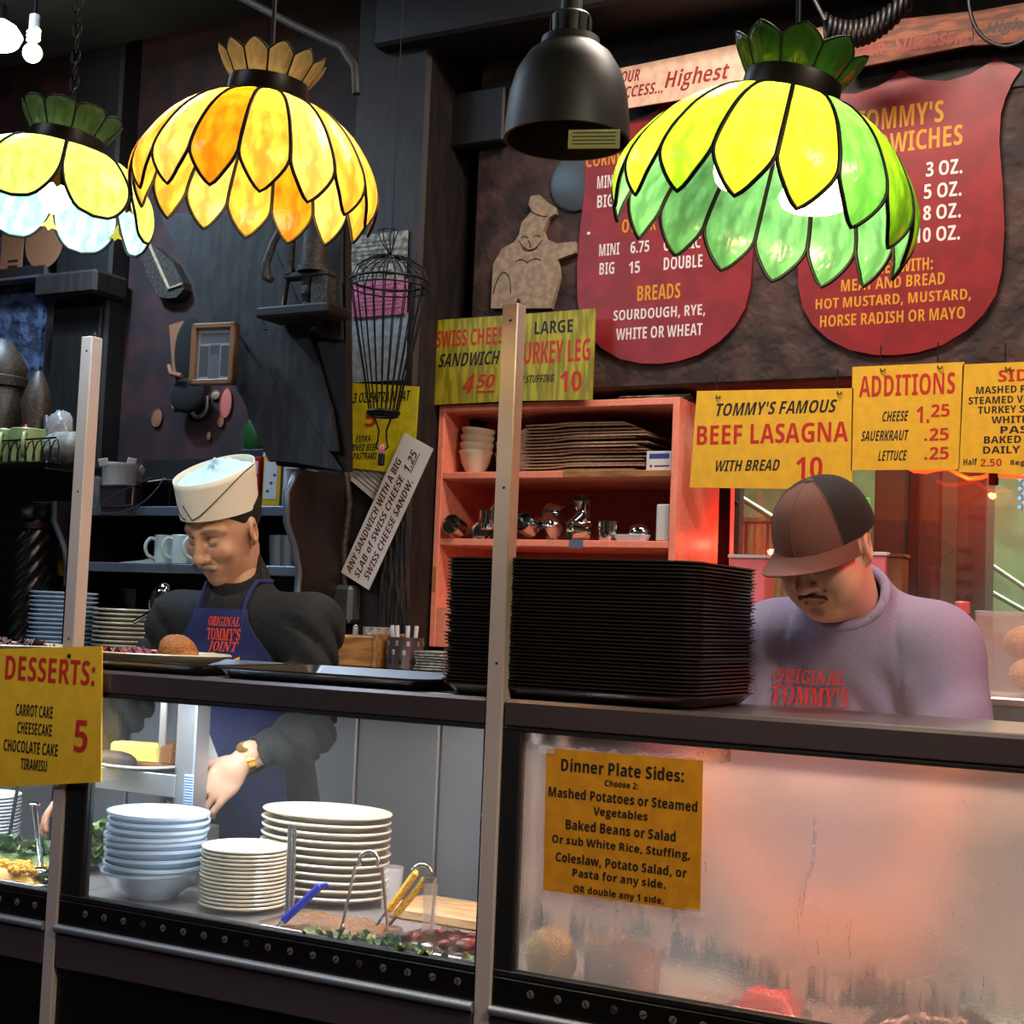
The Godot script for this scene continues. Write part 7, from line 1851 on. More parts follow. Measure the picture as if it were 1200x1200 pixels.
		for base in vid:
			for ax in 3:
				var st := [sx, sy, sz]
				var u: int = st[(ax + 1) % 3]
				var w: int = st[(ax + 2) % 3]
				var d0 := val[base]
				var nb: int = base + st[ax]
				if nb >= val.size(): continue
				var d1 := val[nb]
				if d0 > 98.0 or d1 > 98.0 or (d0 < 0.0) == (d1 < 0.0): continue
				if not (vid.has(base - u) and vid.has(base - w) and vid.has(base - u - w)): continue
				var q := [vid[base - u - w], vid[base - w], vid[base], vid[base - u]]
				if d0 >= 0.0: q.reverse()
				for t in [[0, 1, 2], [0, 2, 3]]:
					var i0: int = q[t[0]]
					var i1: int = q[t[1]]
					var i2: int = q[t[2]]
					s.v(xf * vp[i0], cols[i0]); s.v(xf * vp[i2], cols[i2]); s.v(xf * vp[i1], cols[i1])
	func onto(p: Vector3, dir: Vector3, list: PackedInt32Array) -> Vector3: # march along dir to the surface
		var p0 := p
		for i in 40:
			var d := dist(p, list)
			p += dir * d * 0.85
			if absf(d) < 0.0006: break
		return p if (p - p0).length() < 0.45 else p0 + dir * 0.3

func head_blob(fat: float) -> Blob: # face towards +z, y up, origin between the ears
	var b := Blob.new()
	b.ell(Vector3(0, 0.045, -0.012), Vector3(0.077, 0.088, 0.098), 0.02)
	b.ell(Vector3(0, 0.0, 0.02), Vector3(0.068 + fat * 0.006, 0.085, 0.074), 0.03)
	b.ell(Vector3(0, -0.06, 0.028), Vector3(0.053 + fat * 0.014, 0.052, 0.06), 0.035)
	b.ell(Vector3(0, -0.098, 0.062), Vector3(0.024 + fat * 0.005, 0.018, 0.02), 0.03)
	if fat > 0.5:
		b.ell(Vector3(0, -0.09, 0.02), Vector3(0.062, 0.036, 0.055), 0.03)
		for s in [-1, 1]: b.ell(Vector3(s * 0.045, -0.045, 0.05), Vector3(0.03, 0.036, 0.03), 0.03)
	# brow, cheeks
	for s in [-1, 1]:
		b.cap(Vector3(s * 0.008, 0.034, 0.086), Vector3(s * 0.03, 0.041, 0.083), 0.0085, 0.0095, 0.01)
		b.cap(Vector3(s * 0.03, 0.041, 0.083), Vector3(s * 0.054, 0.034, 0.064), 0.0095, 0.008, 0.012)
	for s in [-1, 1]:
		b.ell(Vector3(s * 0.043, -0.02, 0.068), Vector3(0.022, 0.02, 0.018), 0.025)
		b.ell(Vector3(s * 0.032, 0.014, 0.094), Vector3(0.021, 0.014, 0.019), 0.008, Basis.IDENTITY, true)
		b.ell(Vector3(s * 0.032, 0.011, 0.0735), Vector3(0.0165, 0.0125, 0.0145), 0.003) # lidded eye
		b.cap(Vector3(s * 0.019, -0.004, 0.084), Vector3(s * 0.044, -0.003, 0.078), 0.0038, 0.003, 0.006) # bag below it
	# nose
	b.cap(Vector3(0, 0.028, 0.089), Vector3(0, -0.02, 0.108), 0.0085, 0.0125, 0.008)
	b.ell(Vector3(0, -0.026, 0.11), Vector3(0.0165, 0.0135, 0.015), 0.006)
	for s in [-1, 1]: b.ell(Vector3(s * 0.0155, -0.03, 0.099), Vector3(0.0095, 0.009, 0.011), 0.005)
	for s in [-1, 1]: b.ell(Vector3(s * 0.007, -0.039, 0.104), Vector3(0.004, 0.004, 0.005), 0.003, Basis.IDENTITY, true)
	# folds from the nose to the mouth
	for s in [-1, 1]: b.cap(Vector3(s * 0.026, -0.026, 0.094), Vector3(s * 0.036, -0.062, 0.08), 0.0022, 0.0016, 0.006, true)
	# mouth
	b.ell(Vector3(0, -0.06, 0.078), Vector3(0.03, 0.02, 0.016), 0.015)
	b.cap(Vector3(-0.019, -0.059, 0.086), Vector3(0.019, -0.059, 0.086), 0.0035, 0.0035, 0.006)
	b.cap(Vector3(-0.015, -0.069, 0.086), Vector3(0.015, -0.069, 0.086), 0.0048, 0.0048, 0.006)
	b.cap(Vector3(-0.024, -0.0635, 0.092), Vector3(0.024, -0.0635, 0.092), 0.0018, 0.0018, 0.003, true)
	# ears
	for s in [-1, 1]:
		var eb := Basis(Vector3.UP, s * 0.4) * Basis(Vector3.RIGHT, -0.15)
		b.ell(Vector3(s * 0.081, 0.002, -0.012), Vector3(0.008, 0.034, 0.021), 0.008, eb)
		b.ell(Vector3(s * 0.084, 0.0, -0.01), Vector3(0.0055, 0.02, 0.011), 0.004, eb, true)
		b.ell(Vector3(s * 0.077, -0.028, -0.003), Vector3(0.006, 0.009, 0.007), 0.006)
	# neck
	b.cap(Vector3(0, -0.06, -0.02), Vector3(0, -0.15, 0.012 - fat * 0.03), 0.055 + fat * 0.004, 0.057 + fat * 0.002, 0.03)
	return b

func face_paint(skin: Color, hair: Color, lips: Color, stubble: float, brow: float, goatee := 0.0) -> Callable:
	return func(p: Vector3) -> Color:
		var c := skin
		c = c.lerp(Color(skin.r * 1.05, skin.g * 0.8, skin.b * 0.78), 0.5 * smoothstep(0.03, 0.0, (p - Vector3(0, -0.025, 0.115)).length())) # nose tip
		for s in [-1.0, 1.0]:
			c = c.lerp(Color(skin.r * 1.03, skin.g * 0.82, skin.b * 0.8), 0.4 * smoothstep(0.035, 0.0, (p - Vector3(s * 0.05, -0.022, 0.08)).length()))
			# brows
			var bq := Vector2((p.x - s * 0.034) / 0.023, (p.y - 0.042 + 14.0 * pow(p.x - s * 0.034, 2.0)) / 0.0066)
			if p.z > 0.05: c = c.lerp(hair, brow * smoothstep(1.15, 0.75, bq.length()))
			# lash line of the lowered lid
			var lq := Vector2((p.x - s * 0.032) / 0.015, (p.y - 0.001 - 10.0 * pow(p.x - s * 0.032, 2.0)) / 0.0026)
			if p.z > 0.06: c = c.lerp(Color(0.03, 0.02, 0.018), 0.8 * smoothstep(1.2, 0.7, lq.length()))
			if p.z > 0.08: c = c.lerp(Color(0.05, 0.02, 0.015), 0.5 * smoothstep(0.005, 0.0025, (p - Vector3(s * 0.007, -0.04, 0.108)).length()))
		var mq := Vector2(p.x / 0.023, (p.y + 0.0645) / 0.0085)
		if p.z > 0.07: c = c.lerp(lips, 0.75 * smoothstep(1.1, 0.75, mq.length()))
		if goatee > 0.0 and p.z > 0.06:
			c = c.lerp(hair, goatee * smoothstep(1.25, 0.5, Vector2(p.x / 0.017, (p.y + 0.086) / 0.013).length()))
		if stubble > 0.0:
			var sq := smoothstep(-0.03, -0.05, p.y) * smoothstep(-0.02, 0.02, p.z)
			c = c.lerp(Color(hair.r, hair.g, hair.b).lerp(skin, 0.4), stubble * sq * 0.5)
		return c

func hand_blob(side: float, curl: float) -> Blob: # wrist at the origin, fingers towards -y, palm facing +z, thumb on the +x side for side 1
	var b := Blob.new()
	b.cap(Vector3(0, 0.03, 0), Vector3(0, -0.02, 0), 0.026, 0.027, 0.015)
	b.ell(Vector3(0, -0.055, 0.0), Vector3(0.041, 0.048, 0.017), 0.02)
	var lens := [0.068, 0.078, 0.074, 0.058]
	for i in 4:
		var x: float = side * (0.031 - i * 0.0205)
		var L: float = lens[i]
		var p := Vector3(x, -0.094, -0.002)
		var a := 0.35 * curl
		var r := 0.0092 - 0.0004 * i
		var prev := Vector3(x * 0.8, -0.06, 0)
		b.cap(prev, p, 0.012, r, 0.008)
		for j in 3:
			var seg: float = L * [0.45, 0.32, 0.25][j]
			var q: Vector3 = p + Vector3(0, -cos(a), sin(a)) * seg
			b.cap(p, q, r, r * 0.93, 0.003)
			p = q; r *= 0.93; a += 0.8 * curl
	var t0 := Vector3(side * 0.026, -0.025, 0.006)
	var t1 := t0 + Vector3(side * 0.026, -0.03, 0.016)
	var t2 := t1 + Vector3(side * 0.006, -0.03, 0.016 * curl + 0.004)
	var t3 := t2 + Vector3(side * -0.008 * curl, -0.024, 0.012 * curl)
	b.cap(t0, t1, 0.015, 0.0125, 0.012); b.cap(t1, t2, 0.0115, 0.0105, 0.005); b.cap(t2, t3, 0.0105, 0.009, 0.004)
	return b

func frame(y: Vector3, toward: Vector3) -> Basis: # y axis along y, z axis as near as can be to toward
	var yy := y.normalized()
	var x := yy.cross(toward).normalized()
	return Basis(x, yy, x.cross(yy))

func smooth(pts: Array, n := 4) -> Array:
	var o := []
	for i in pts.size() - 1:
		var a: Vector3 = pts[maxi(i - 1, 0)]
		var d: Vector3 = pts[mini(i + 2, pts.size() - 1)]
		for k in n:
			o.append((pts[i] as Vector3).cubic_interpolate(pts[i + 1], a, d, float(k) / n))
	o.append(pts[-1])
	return o

func drape(b: Blob, from: Callable, dir: Vector3, nu: int, nv: int, off: float, thick: float) -> Shaper: # a cloth panel lying on a body
	var list := b.everything()
	var front := []
	var back := []
	for j in nv + 1:
		var r := []
		var r2 := []
		for i in nu + 1:
			var p := b.onto(from.call(float(i) / nu, float(j) / nv), dir, list)
			r.append(p - dir * (off + thick)); r2.append(p - dir * off)
		front.append(r)
		r2.reverse()
		back.append(r2)
	var s := Shaper.new().grid(front).grid(back, [], 4)
	s.group(-1)
	for i in nu:
		s.quad(back[0][nu - i], back[0][nu - i - 1], front[0][i + 1], front[0][i])
		s.quad(front[nv][i], front[nv][i + 1], back[nv][nu - i - 1], back[nv][nu - i])
	for j in nv:
		s.quad(back[j][nu], front[j][0], front[j + 1][0], back[j + 1][nu])
		s.quad(front[j][nu], back[j][0], back[j + 1][0], front[j + 1][nu])
	return s

func print_on(parent: Node3D, b: Blob, text: String, at: Vector3, right: Vector3, up: Vector3, w: float, h: float, off: float, m: String, style := "k", bend := 0.0) -> void:
	var am := letters(text, w, h, style)
	var a := am.surface_get_arrays(0)
	var p: PackedVector3Array = a[Mesh.ARRAY_VERTEX]
	var nrm: PackedVector3Array = a[Mesh.ARRAY_NORMAL]
	var list := b.everything()
	var dir := -right.cross(up).normalized()
	for i in p.size():
		var y := p[i].y + bend * p[i].x * p[i].x
		var q := at + right * p[i].x + up * y - dir * 0.12
		p[i] = b.onto(q, dir, list) - dir * off
		nrm[i] = -dir
	a[Mesh.ARRAY_VERTEX] = p; a[Mesh.ARRAY_NORMAL] = nrm
	var o := ArrayMesh.new()
	o.add_surface_from_arrays(Mesh.PRIMITIVE_TRIANGLES, a)
	part(parent, "chest_lettering", o, m)

func person_body(parent: Node3D, trunk: Blob, lo: Vector3, hi: Vector3, head: Blob, hx: Transform3D, paint: Callable, skin: Color, hands: Array) -> void:
	var s := Shaper.new()
	trunk.mesh(s, 0.016, lo, hi, Transform3D.IDENTITY, func(_p): return skin)
	head.mesh(s, 0.0032, Vector3(-0.11, -0.17, -0.13), Vector3(0.11, 0.15, 0.15), hx, paint)
	for h in hands:
		h[0].mesh(s, h[2], Vector3(-0.075, -0.2, -0.05), Vector3(0.075, 0.06, 0.1), h[1], func(p): return skin.lerp(Color(skin.r * 1.08, skin.g * 0.72, skin.b * 0.68), 0.5 * smoothstep(-0.08, -0.17, p.y)))
	part(parent, "body", s, "skin_vertex")

func people() -> void:
	left_cook()
	right_cook()

func legs_into(b: Blob, hip: Vector3, floor_y: float, wide: float) -> void:
	for s in [-1, 1]:
		b.cap(hip + Vector3(s * wide, -0.04, 0), Vector3(hip.x + s * wide * 1.1, 0.5, hip.z + 0.02), 0.092, 0.06, 0.03)
		b.cap(Vector3(hip.x + s * wide * 1.1, 0.5, hip.z + 0.02), Vector3(hip.x + s * wide * 1.15, 0.1, hip.z), 0.06, 0.045, 0.02)
		b.cap(Vector3(hip.x + s * wide * 1.15, 0.045 + floor_y, hip.z), Vector3(hip.x + s * wide * 1.2, 0.04 + floor_y, hip.z + 0.16), 0.045, 0.036, 0.02)

func left_cook() -> void:
	var at := Vector3(-1.05, 0, -0.68)
	var o := thing("person", "man in a white paper hat, black jacket and navy apron, looking down", "person", at)
	var L := func(x: float, y: float, z: float) -> Vector3: return Vector3(x, y, z) - at
	# joints (world, then made local)
	var hip: Vector3 = L.call(-1.05, 0.98, -0.7)
	var belly: Vector3 = L.call(-1.05, 1.16, -0.66)
	var chest: Vector3 = L.call(-1.045, 1.38, -0.63)
	var neck0: Vector3 = L.call(-1.05, 1.535, -0.6)
	var head_c: Vector3 = L.call(-1.07, 1.735, -0.545)
	var shL: Vector3 = L.call(-0.845, 1.51, -0.61) # his left, viewer's right
	var shR: Vector3 = L.call(-1.245, 1.505, -0.6)
	var elL: Vector3 = L.call(-0.755, 1.27, -0.5)
	var elR: Vector3 = L.call(-1.32, 1.29, -0.5)
	var wrL: Vector3 = L.call(-0.835, 1.205, -0.36)
	var wrR: Vector3 = L.call(-1.345, 1.12, -0.4)
	var hb := Basis(Vector3.UP, deg_to_rad(-4.0)) * Basis(Vector3.RIGHT, deg_to_rad(29.0)) * Basis(Vector3.BACK, deg_to_rad(-3.0))
	var hx := Transform3D(hb, head_c)
	var tr := Blob.new()
	tr.ell(hip, Vector3(0.15, 0.12, 0.115), 0.05)
	tr.ell(belly, Vector3(0.15, 0.16, 0.12), 0.08)
	tr.ell(chest, Vector3(0.165, 0.16, 0.115), 0.08)
	tr.cap(shR, shL, 0.062, 0.062, 0.06)
	tr.cap(neck0, hx * Vector3(0, -0.08, -0.01), 0.058, 0.052, 0.03)
	legs_into(tr, hip, 0.0, 0.09)
	var arms := Blob.new()
	for q in [[shL, elL, wrL], [shR, elR, wrR]]:
		tr.cap(q[0], q[1], 0.05, 0.04, 0.03); tr.cap(q[1], q[2], 0.038, 0.026, 0.015)
	var skin := Color(0.5, 0.27, 0.165)
	var handL := [hand_blob(1.0, 0.75), Transform3D(frame(wrL - L.call(-0.905, 1.105, -0.31), Vector3(-0.35, -0.1, -1.0)), wrL), 0.0032]
	var handR := [hand_blob(-1.0, 0.5), Transform3D(frame(wrR - L.call(-1.37, 1.06, -0.34), Vector3(0.2, -1.0, 0.3)), wrR), 0.006]
	person_body(o, tr, L.call(-1.55, -0.02, -0.95), L.call(-0.5, 1.75, -0.28), head_blob(0.0), hx, face_paint(skin, Color(0.06, 0.045, 0.04), Color(0.4, 0.13, 0.1), 0.0, 0.65), skin, [handL, handR])
	# trousers
	var tz := Blob.new()
	tz.ell(hip, Vector3(0.162, 0.13, 0.127), 0.05)
	legs_into(tz, hip, 0.002, 0.09)
	var s := Shaper.new()
	tz.grown(0.012).mesh(s, 0.018, L.call(-1.4, -0.03, -0.95), L.call(-0.65, 1.15, -0.35), Transform3D.IDENTITY, null)
	part(o, "trousers", s, "trousers")
	# jacket
	var jk := Blob.new()
	jk.ell(hip + Vector3(0, 0.05, 0), Vector3(0.17, 0.13, 0.13), 0.06)
	jk.ell(belly, Vector3(0.172, 0.17, 0.138), 0.08)
	jk.ell(chest, Vector3(0.185, 0.175, 0.132), 0.08)
	jk.cap(shR, shL, 0.066, 0.066, 0.05)
	for q in [shL, shR]: jk.cap(neck0 + Vector3(0, -0.02, -0.01), q + Vector3(0, 0.0, 0), 0.076, 0.068, 0.05)
	jk.cap(neck0, neck0.lerp(hx * Vector3(0, -0.1, -0.012), 0.68), 0.084, 0.075, 0.04)
	for q in [[shL, elL, wrL], [shR, elR, wrR]]:
		jk.cap(q[0], q[1], 0.07, 0.062, 0.035)
		jk.cap(q[1], q[1].lerp(q[2], 0.84), 0.06, 0.045, 0.03)
		jk.cap(q[1].lerp(q[2], 0.88), q[1].lerp(q[2], 1.25), 0.036, 0.036, 0.004, true)
	jk.cap(neck0 + Vector3(0, 0.09, 0.035), hx * Vector3(0, 0.0, 0.02), 0.062, 0.085, 0.01, true)
	var folds := func(p: Vector3) -> float:
		var w := 0.0
		for q in [[shL, elL], [shR, elR]]:
			var ax: Vector3 = (q[1] - q[0]).normalized()
			var h: float = (p - q[0]).dot(ax)
			var rd: float = (p - q[0] - ax * h).length()
			if rd < 0.12 and h > -0.02: w += 0.016 * pow(0.5 + 0.5 * sin(h * 78.0 + p.z * 62.0 - p.x * 46.0), 3.0) * smoothstep(0.12, 0.06, rd) * smoothstep(-0.02, 0.06, h)
		w += 0.006 * pow(0.5 + 0.5 * sin(p.x * 62.0 + p.y * 30.0), 2.0) * smoothstep(1.56, 1.4, p.y)
		return w
	s = Shaper.new()
	jk.mesh(s, 0.0085, L.call(-1.55, 0.85, -0.95), L.call(-0.5, 1.68, -0.28), Transform3D.IDENTITY, null, folds)
	part(o, "jacket", s, "cloth_black")
	# black tee collar
	var te := Blob.new()
	te.cap(neck0 + Vector3(0, 0.0, 0.0), neck0.lerp(hx * Vector3(0, -0.09, -0.008), 0.85), 0.074, 0.067, 0.02)
	te.cap(neck0 + Vector3(0, 0.125, 0.04), hx * Vector3(0, 0.01, 0.02), 0.058, 0.085, 0.008, true)
	s = Shaper.new()
	te.mesh(s, 0.006, neck0 - Vector3(0.15, 0.15, 0.13), neck0 + Vector3(0.15, 0.16, 0.16), Transform3D.IDENTITY, null)
	part(o, "tee_collar", s, "cloth_tee")
	# apron: bib with neck strap
	var top_y := 1.545
	var bib := func(u: float, v: float) -> Vector3:
		var y := lerpf(0.9, top_y, v)
		var half := lerpf(0.155, 0.078, smoothstep(1.4, top_y, y))
		return Vector3(-1.045 + half * (u * 2.0 - 1.0), y, -0.25) - at
	var ap := part(o, "apron", drape(jk, bib, Vector3(0, 0, -1), 26, 40, 0.009, 0.004), "cloth_navy")
	var list := jk.everything()
	for sg in [-1, 1]:
		var pts := []
		for k in 9:
			var t := k / 8.0
			var q := Vector3(-1.045 + sg * lerpf(0.07, 0.062, t), lerpf(top_y - 0.01, 1.615, t), lerpf(-0.3, -0.58, t)) - at
			pts.append(jk.onto(q + Vector3(0, 0.05, 0.1), Vector3(0, -0.35, -1).normalized(), list) + Vector3(0, 0.006, 0.008))
		part(ap, "strap", Shaper.new().tube(pts, 0.006, 6), "cloth_navy")
	var rt := Vector3.RIGHT
	var up := Vector3.UP
	for q in [["ORIGINAL", 1.508, 0.084, 0.022, "orange"], ["TOMMY'S", 1.477, 0.092, 0.028, "orange"], ["JOINT", 1.445, 0.085, 0.03, "orange"]]:
		print_on(ap, jk, q[0], L.call(-1.02, q[1] + 0.006, -0.4), rt, up, q[2], q[3], 0.0145, "ink_" + q[4], "k", 0.6)
	var ban := func(u: float, v: float) -> Vector3: return L.call(-1.02 + (u - 0.5) * 0.1, 1.408 + 0.024 * v + 0.008 * sin(u * TAU), -0.3)
	part(ap, "logo_ribbon", drape(jk, ban, Vector3(0, 0, -1), 12, 3, 0.0135, 0.0008), "ink_cream")
	print_on(ap, jk, "SAN FRANCISCO", L.call(-1.02, 1.42, -0.4), rt, up, 0.078, 0.012, 0.0152, "ink_brick", "b", 0.0)
	# hair, moustache
	var hr := Blob.new()
	hr.ell(Vector3(0, 0.048, -0.016), Vector3(0.082, 0.09, 0.1), 0.01)
	hr.ell(Vector3(0, -0.01, 0.105), Vector3(0.12, 0.085, 0.075), 0.012, Basis.IDENTITY, true)
	hr.ell(Vector3(0, 0.05, 0.1), Vector3(0.075, 0.1, 0.06), 0.012, Basis.IDENTITY, true)
	hr.ell(Vector3(0, -0.085, -0.02), Vector3(0.16, 0.075, 0.16), 0.01, Basis.IDENTITY, true)
	for sg in [-1, 1]: hr.ell(Vector3(sg * 0.085, -0.01, -0.005), Vector3(0.02, 0.035, 0.024), 0.008, Basis.IDENTITY, true)
	s = Shaper.new()
	hr.mesh(s, 0.0045, Vector3(-0.1, -0.08, -0.13), Vector3(0.1, 0.15, 0.1), hx, null)
	part(o, "hair", s, "hair")
	var ms := Blob.new()
	for sg in [-1, 1]: ms.cap(Vector3(sg * 0.003, -0.048, 0.0975), Vector3(sg * 0.026, -0.055, 0.09), 0.0072, 0.0052, 0.005)
	s = Shaper.new()
	ms.mesh(s, 0.0022, Vector3(-0.04, -0.07, 0.06), Vector3(0.04, -0.03, 0.11), hx, null)
	part(o, "moustache", s, "hair_grey")
	# paper hat: boat-shaped band, tissue top, printed line
	var hat_b := hx.basis * Basis(Vector3.RIGHT, deg_to_rad(-10.0))
	var hat := Transform3D(hat_b, hx * Vector3(0, 0.075, -0.004))
	var hat_pt := func(a: float, v: float) -> Vector3:
		var h := lerpf(-0.022, 0.082 + 0.014 * cos(a + PI), v)
		var flare := 1.0 + 0.05 * v
		return Vector3(0.084 * flare * sin(a), h, 0.108 * flare * cos(a))
	var rows := []
	for j in 7:
		var r := []
		for k in 49: r.append(hat_pt.call(TAU * (k % 48) / 48.0, j / 6.0))
		rows.append(r)
	for j in 4:
		var r := []
		for k in 49:
			var p: Vector3 = hat_pt.call(TAU * (k % 48) / 48.0, 1.0 - j * 0.12)
			r.append(Vector3(p.x * 0.975, p.y, p.z * 0.975))
		rows.append(r)
	s = Shaper.new()
	s.grid(rows)
	var hm := part(o, "paper_hat", s, "paper_hat", hat.origin, hat.basis)
	var tis := []
	for j in 9:
		var r := []
		for k in 33:
			var a := TAU * (k % 32) / 32.0
			var rr := 1.0 - j / 8.0
			var crump := 0.007 * sin(a * 5.0 + j * 2.1) * sin(rr * 9.0) * (1.0 if j > 0 and j < 8 else 0.0)
			var p: Vector3 = hat_pt.call(a, 0.86)
			r.append(Vector3(p.x * rr * 0.97, p.y + 0.03 * (1.0 - rr) + crump, p.z * rr * 0.97))
		tis.append(r)
	part(hm, "tissue_top", Shaper.new().grid(tis), "hat_tissue")
	for sg in [-1.0, 1.0]:
		var line := []
		for k in 20:
			var t := k / 19.0
			var a: float = lerpf(0.12, 2.1, t) * sg
			var p: Vector3 = hat_pt.call(a, 0.06 + 0.9 * smoothstep(0.0, 0.9, pow(t, 0.8)))
			line.append(Vector3(p.x * 1.008, p.y, p.z * 1.008))
		part(hm, "printed_line", Shaper.new().tube(line, 0.0014, 5), "ink_black")
		if sg < 0.0: continue
		var l2 := []
		for k in 8:
			var p: Vector3 = hat_pt.call(0.12 * sg + 0.25 * k / 7.0 * -sg, 0.06 + 0.4 * k / 7.0)
			l2.append(Vector3(p.x * 1.008, p.y, p.z * 1.008))
		part(hm, "printed_line", Shaper.new().tube(l2, 0.0012, 5), "ink_black")
	# wrist watch
	var wax := (wrL - elL).normalized()
	var wc := wrL - wax * 0.012
	var wb := frame(wax, Vector3(0.3, 0.2, 1.0))
	var wt := part(o, "watch_band", Shaper.new().lathe([Vector2(0.0295, -0.009), Vector2(0.032, -0.008), Vector2(0.032, 0.008), Vector2(0.0295, 0.009), Vector2(0.0285, 0.0), Vector2(0.0295, -0.009)], 28), "gold_watch", wc, wb)
	part(wt, "watch_case", Shaper.new().lathe([Vector2(0.0, -0.004), Vector2(0.017, -0.004), Vector2(0.018, 0.0), Vector2(0.016, 0.004), Vector2(0, 0.004)], 22), "gold_watch", Vector3(0.02, 0.0, 0.027), Basis(Vector3.UP, 0.6) * Basis(Vector3.RIGHT, PI / 2))

func right_cook() -> void:
	var at := Vector3(0.52, 0, -0.66)
	var o := thing("person", "man in a brown cap and faded lilac grey T-shirt, head bowed", "person", at)
	var L := func(x: float, y: float, z: float) -> Vector3: return Vector3(x, y, z) - at
	var hip: Vector3 = L.call(0.51, 0.95, -0.72)
	var belly: Vector3 = L.call(0.505, 1.14, -0.66)
	var chest: Vector3 = L.call(0.5, 1.36, -0.6)
	var neck0: Vector3 = L.call(0.5, 1.525, -0.53)
	var head_c: Vector3 = L.call(0.478, 1.7, -0.4)
	var shL: Vector3 = L.call(0.635, 1.51, -0.55)
	var shR: Vector3 = L.call(0.345, 1.505, -0.55)
	var elL: Vector3 = L.call(0.715, 1.27, -0.47)
	var elR: Vector3 = L.call(0.25, 1.26, -0.48)
	var wrL: Vector3 = L.call(0.66, 1.08, -0.5)
	var wrR: Vector3 = L.call(0.38, 1.07, -0.5)
	var hb := Basis(Vector3.UP, deg_to_rad(-14.0)) * Basis(Vector3.RIGHT, deg_to_rad(30.0)) * Basis(Vector3.BACK, deg_to_rad(2.0))
	var hx := Transform3D(hb * Basis.from_scale(Vector3.ONE * 0.965), head_c)
	var tr := Blob.new()
	tr.ell(hip, Vector3(0.18, 0.13, 0.14), 0.05)
	tr.ell(belly, Vector3(0.185, 0.18, 0.15), 0.08)
	tr.ell(chest, Vector3(0.175, 0.17, 0.125), 0.08)
	tr.cap(shR, shL, 0.07, 0.07, 0.06)
	tr.cap(neck0, hx * Vector3(0, -0.08, -0.02), 0.066, 0.058, 0.03)
	legs_into(tr, hip, 0.0, 0.1)
	for q in [[shL, elL, wrL], [shR, elR, wrR]]:
		tr.cap(q[0], q[1], 0.06, 0.05, 0.03); tr.cap(q[1], q[2], 0.047, 0.031, 0.015)
	var skin := Color(0.58, 0.33, 0.235)
	var handL := [hand_blob(1.0, 0.6), Transform3D(frame(wrL - L.call(0.62, 1.0, -0.45), Vector3(-0.2, -1.0, 0.2)), wrL), 0.006]
	var handR := [hand_blob(-1.0, 0.6), Transform3D(frame(wrR - L.call(0.43, 1.0, -0.45), Vector3(0.2, -1.0, 0.2)), wrR), 0.006]
	person_body(o, tr, L.call(0.1, -0.02, -0.95), L.call(0.95, 1.7, -0.28), head_blob(1.0), hx, face_paint(skin, Color(0.09, 0.06, 0.045), Color(0.45, 0.17, 0.15), 0.3, 0.8, 0.75), skin, [handL, handR])
	var tz := Blob.new()
	tz.ell(hip, Vector3(0.19, 0.13, 0.15), 0.05)
	legs_into(tz, hip, 0.002, 0.1)
	var s := Shaper.new()
	tz.grown(0.012).mesh(s, 0.018, L.call(0.2, -0.03, -0.98), L.call(0.85, 1.12, -0.35), Transform3D.IDENTITY, null)
	part(o, "trousers", s, "trousers")
	# T-shirt
	var ts := Blob.new()
	ts.ell(hip + Vector3(0, 0.05, 0), Vector3(0.205, 0.13, 0.16), 0.06)
	ts.ell(belly, Vector3(0.208, 0.19, 0.172), 0.08)
	ts.ell(chest, Vector3(0.195, 0.185, 0.145), 0.08)
	ts.cap(shR, shL, 0.085, 0.085, 0.07)
	ts.cap(neck0 + Vector3(0, -0.02, -0.01), neck0.lerp(hx * Vector3(0, -0.09, -0.03), 0.65), 0.102, 0.088, 0.05)
	for q in [shL, shR]: ts.cap(neck0 + Vector3(0, 0.02, -0.03), q + Vector3(0, 0.012, 0), 0.085, 0.08, 0.05)
	for q in [[shL, elL], [shR, elR]]:
		ts.cap(q[0], q[0].lerp(q[1], 0.62), 0.086, 0.088, 0.05)
		ts.cap(q[0].lerp(q[1], 0.66), q[0].lerp(q[1], 1.3), 0.078, 0.08, 0.006, true)
	ts.cap(neck0 + Vector3(0, 0.08, 0.05), hx * Vector3(0, 0.0, 0.02), 0.074, 0.092, 0.008, true)
	var folds := func(p: Vector3) -> float:
		var w := 0.003 * sin(p.x * 38.0 - p.y * 46.0) * smoothstep(1.5, 1.4, p.y + at.y)
		for q in [[shL, 1.0], [shR, -1.0]]:
			var d: Vector3 = p - q[0] - Vector3(-0.05 * q[1], -0.1, 0.05)
			w += 0.009 * sin((d.x * q[1] * 1.0 + d.y * 0.55) * 75.0) * smoothstep(0.13, 0.02, d.length())
			# seam where the sleeve joins
			w += 0.004 * smoothstep(0.008, 0.0, absf(p.x - q[0].x + 0.035 * q[1] + (p.y - q[0].y) * 0.12 * q[1])) * smoothstep(0.14, 0.1, absf(p.y - q[0].y + 0.02))
		return w
	s = Shaper.new()
	ts.mesh(s, 0.0068, L.call(0.05, 0.82, -0.98), L.call(1.0, 1.68, -0.28), Transform3D.IDENTITY, null, folds)
	var sh := part(o, "t_shirt", s, "cloth_grey")
	# ribbed neckband along the edge of the neck opening
	var last := ts.kind.size() - 1
	var rest := PackedInt32Array()
	for i in last: rest.append(i)
	var ca: Vector3 = ts.A[last]
	var cv: Vector3 = ts.Bv[last]
	var cb2 := frame(cv, Vector3.BACK)
	var ring := []
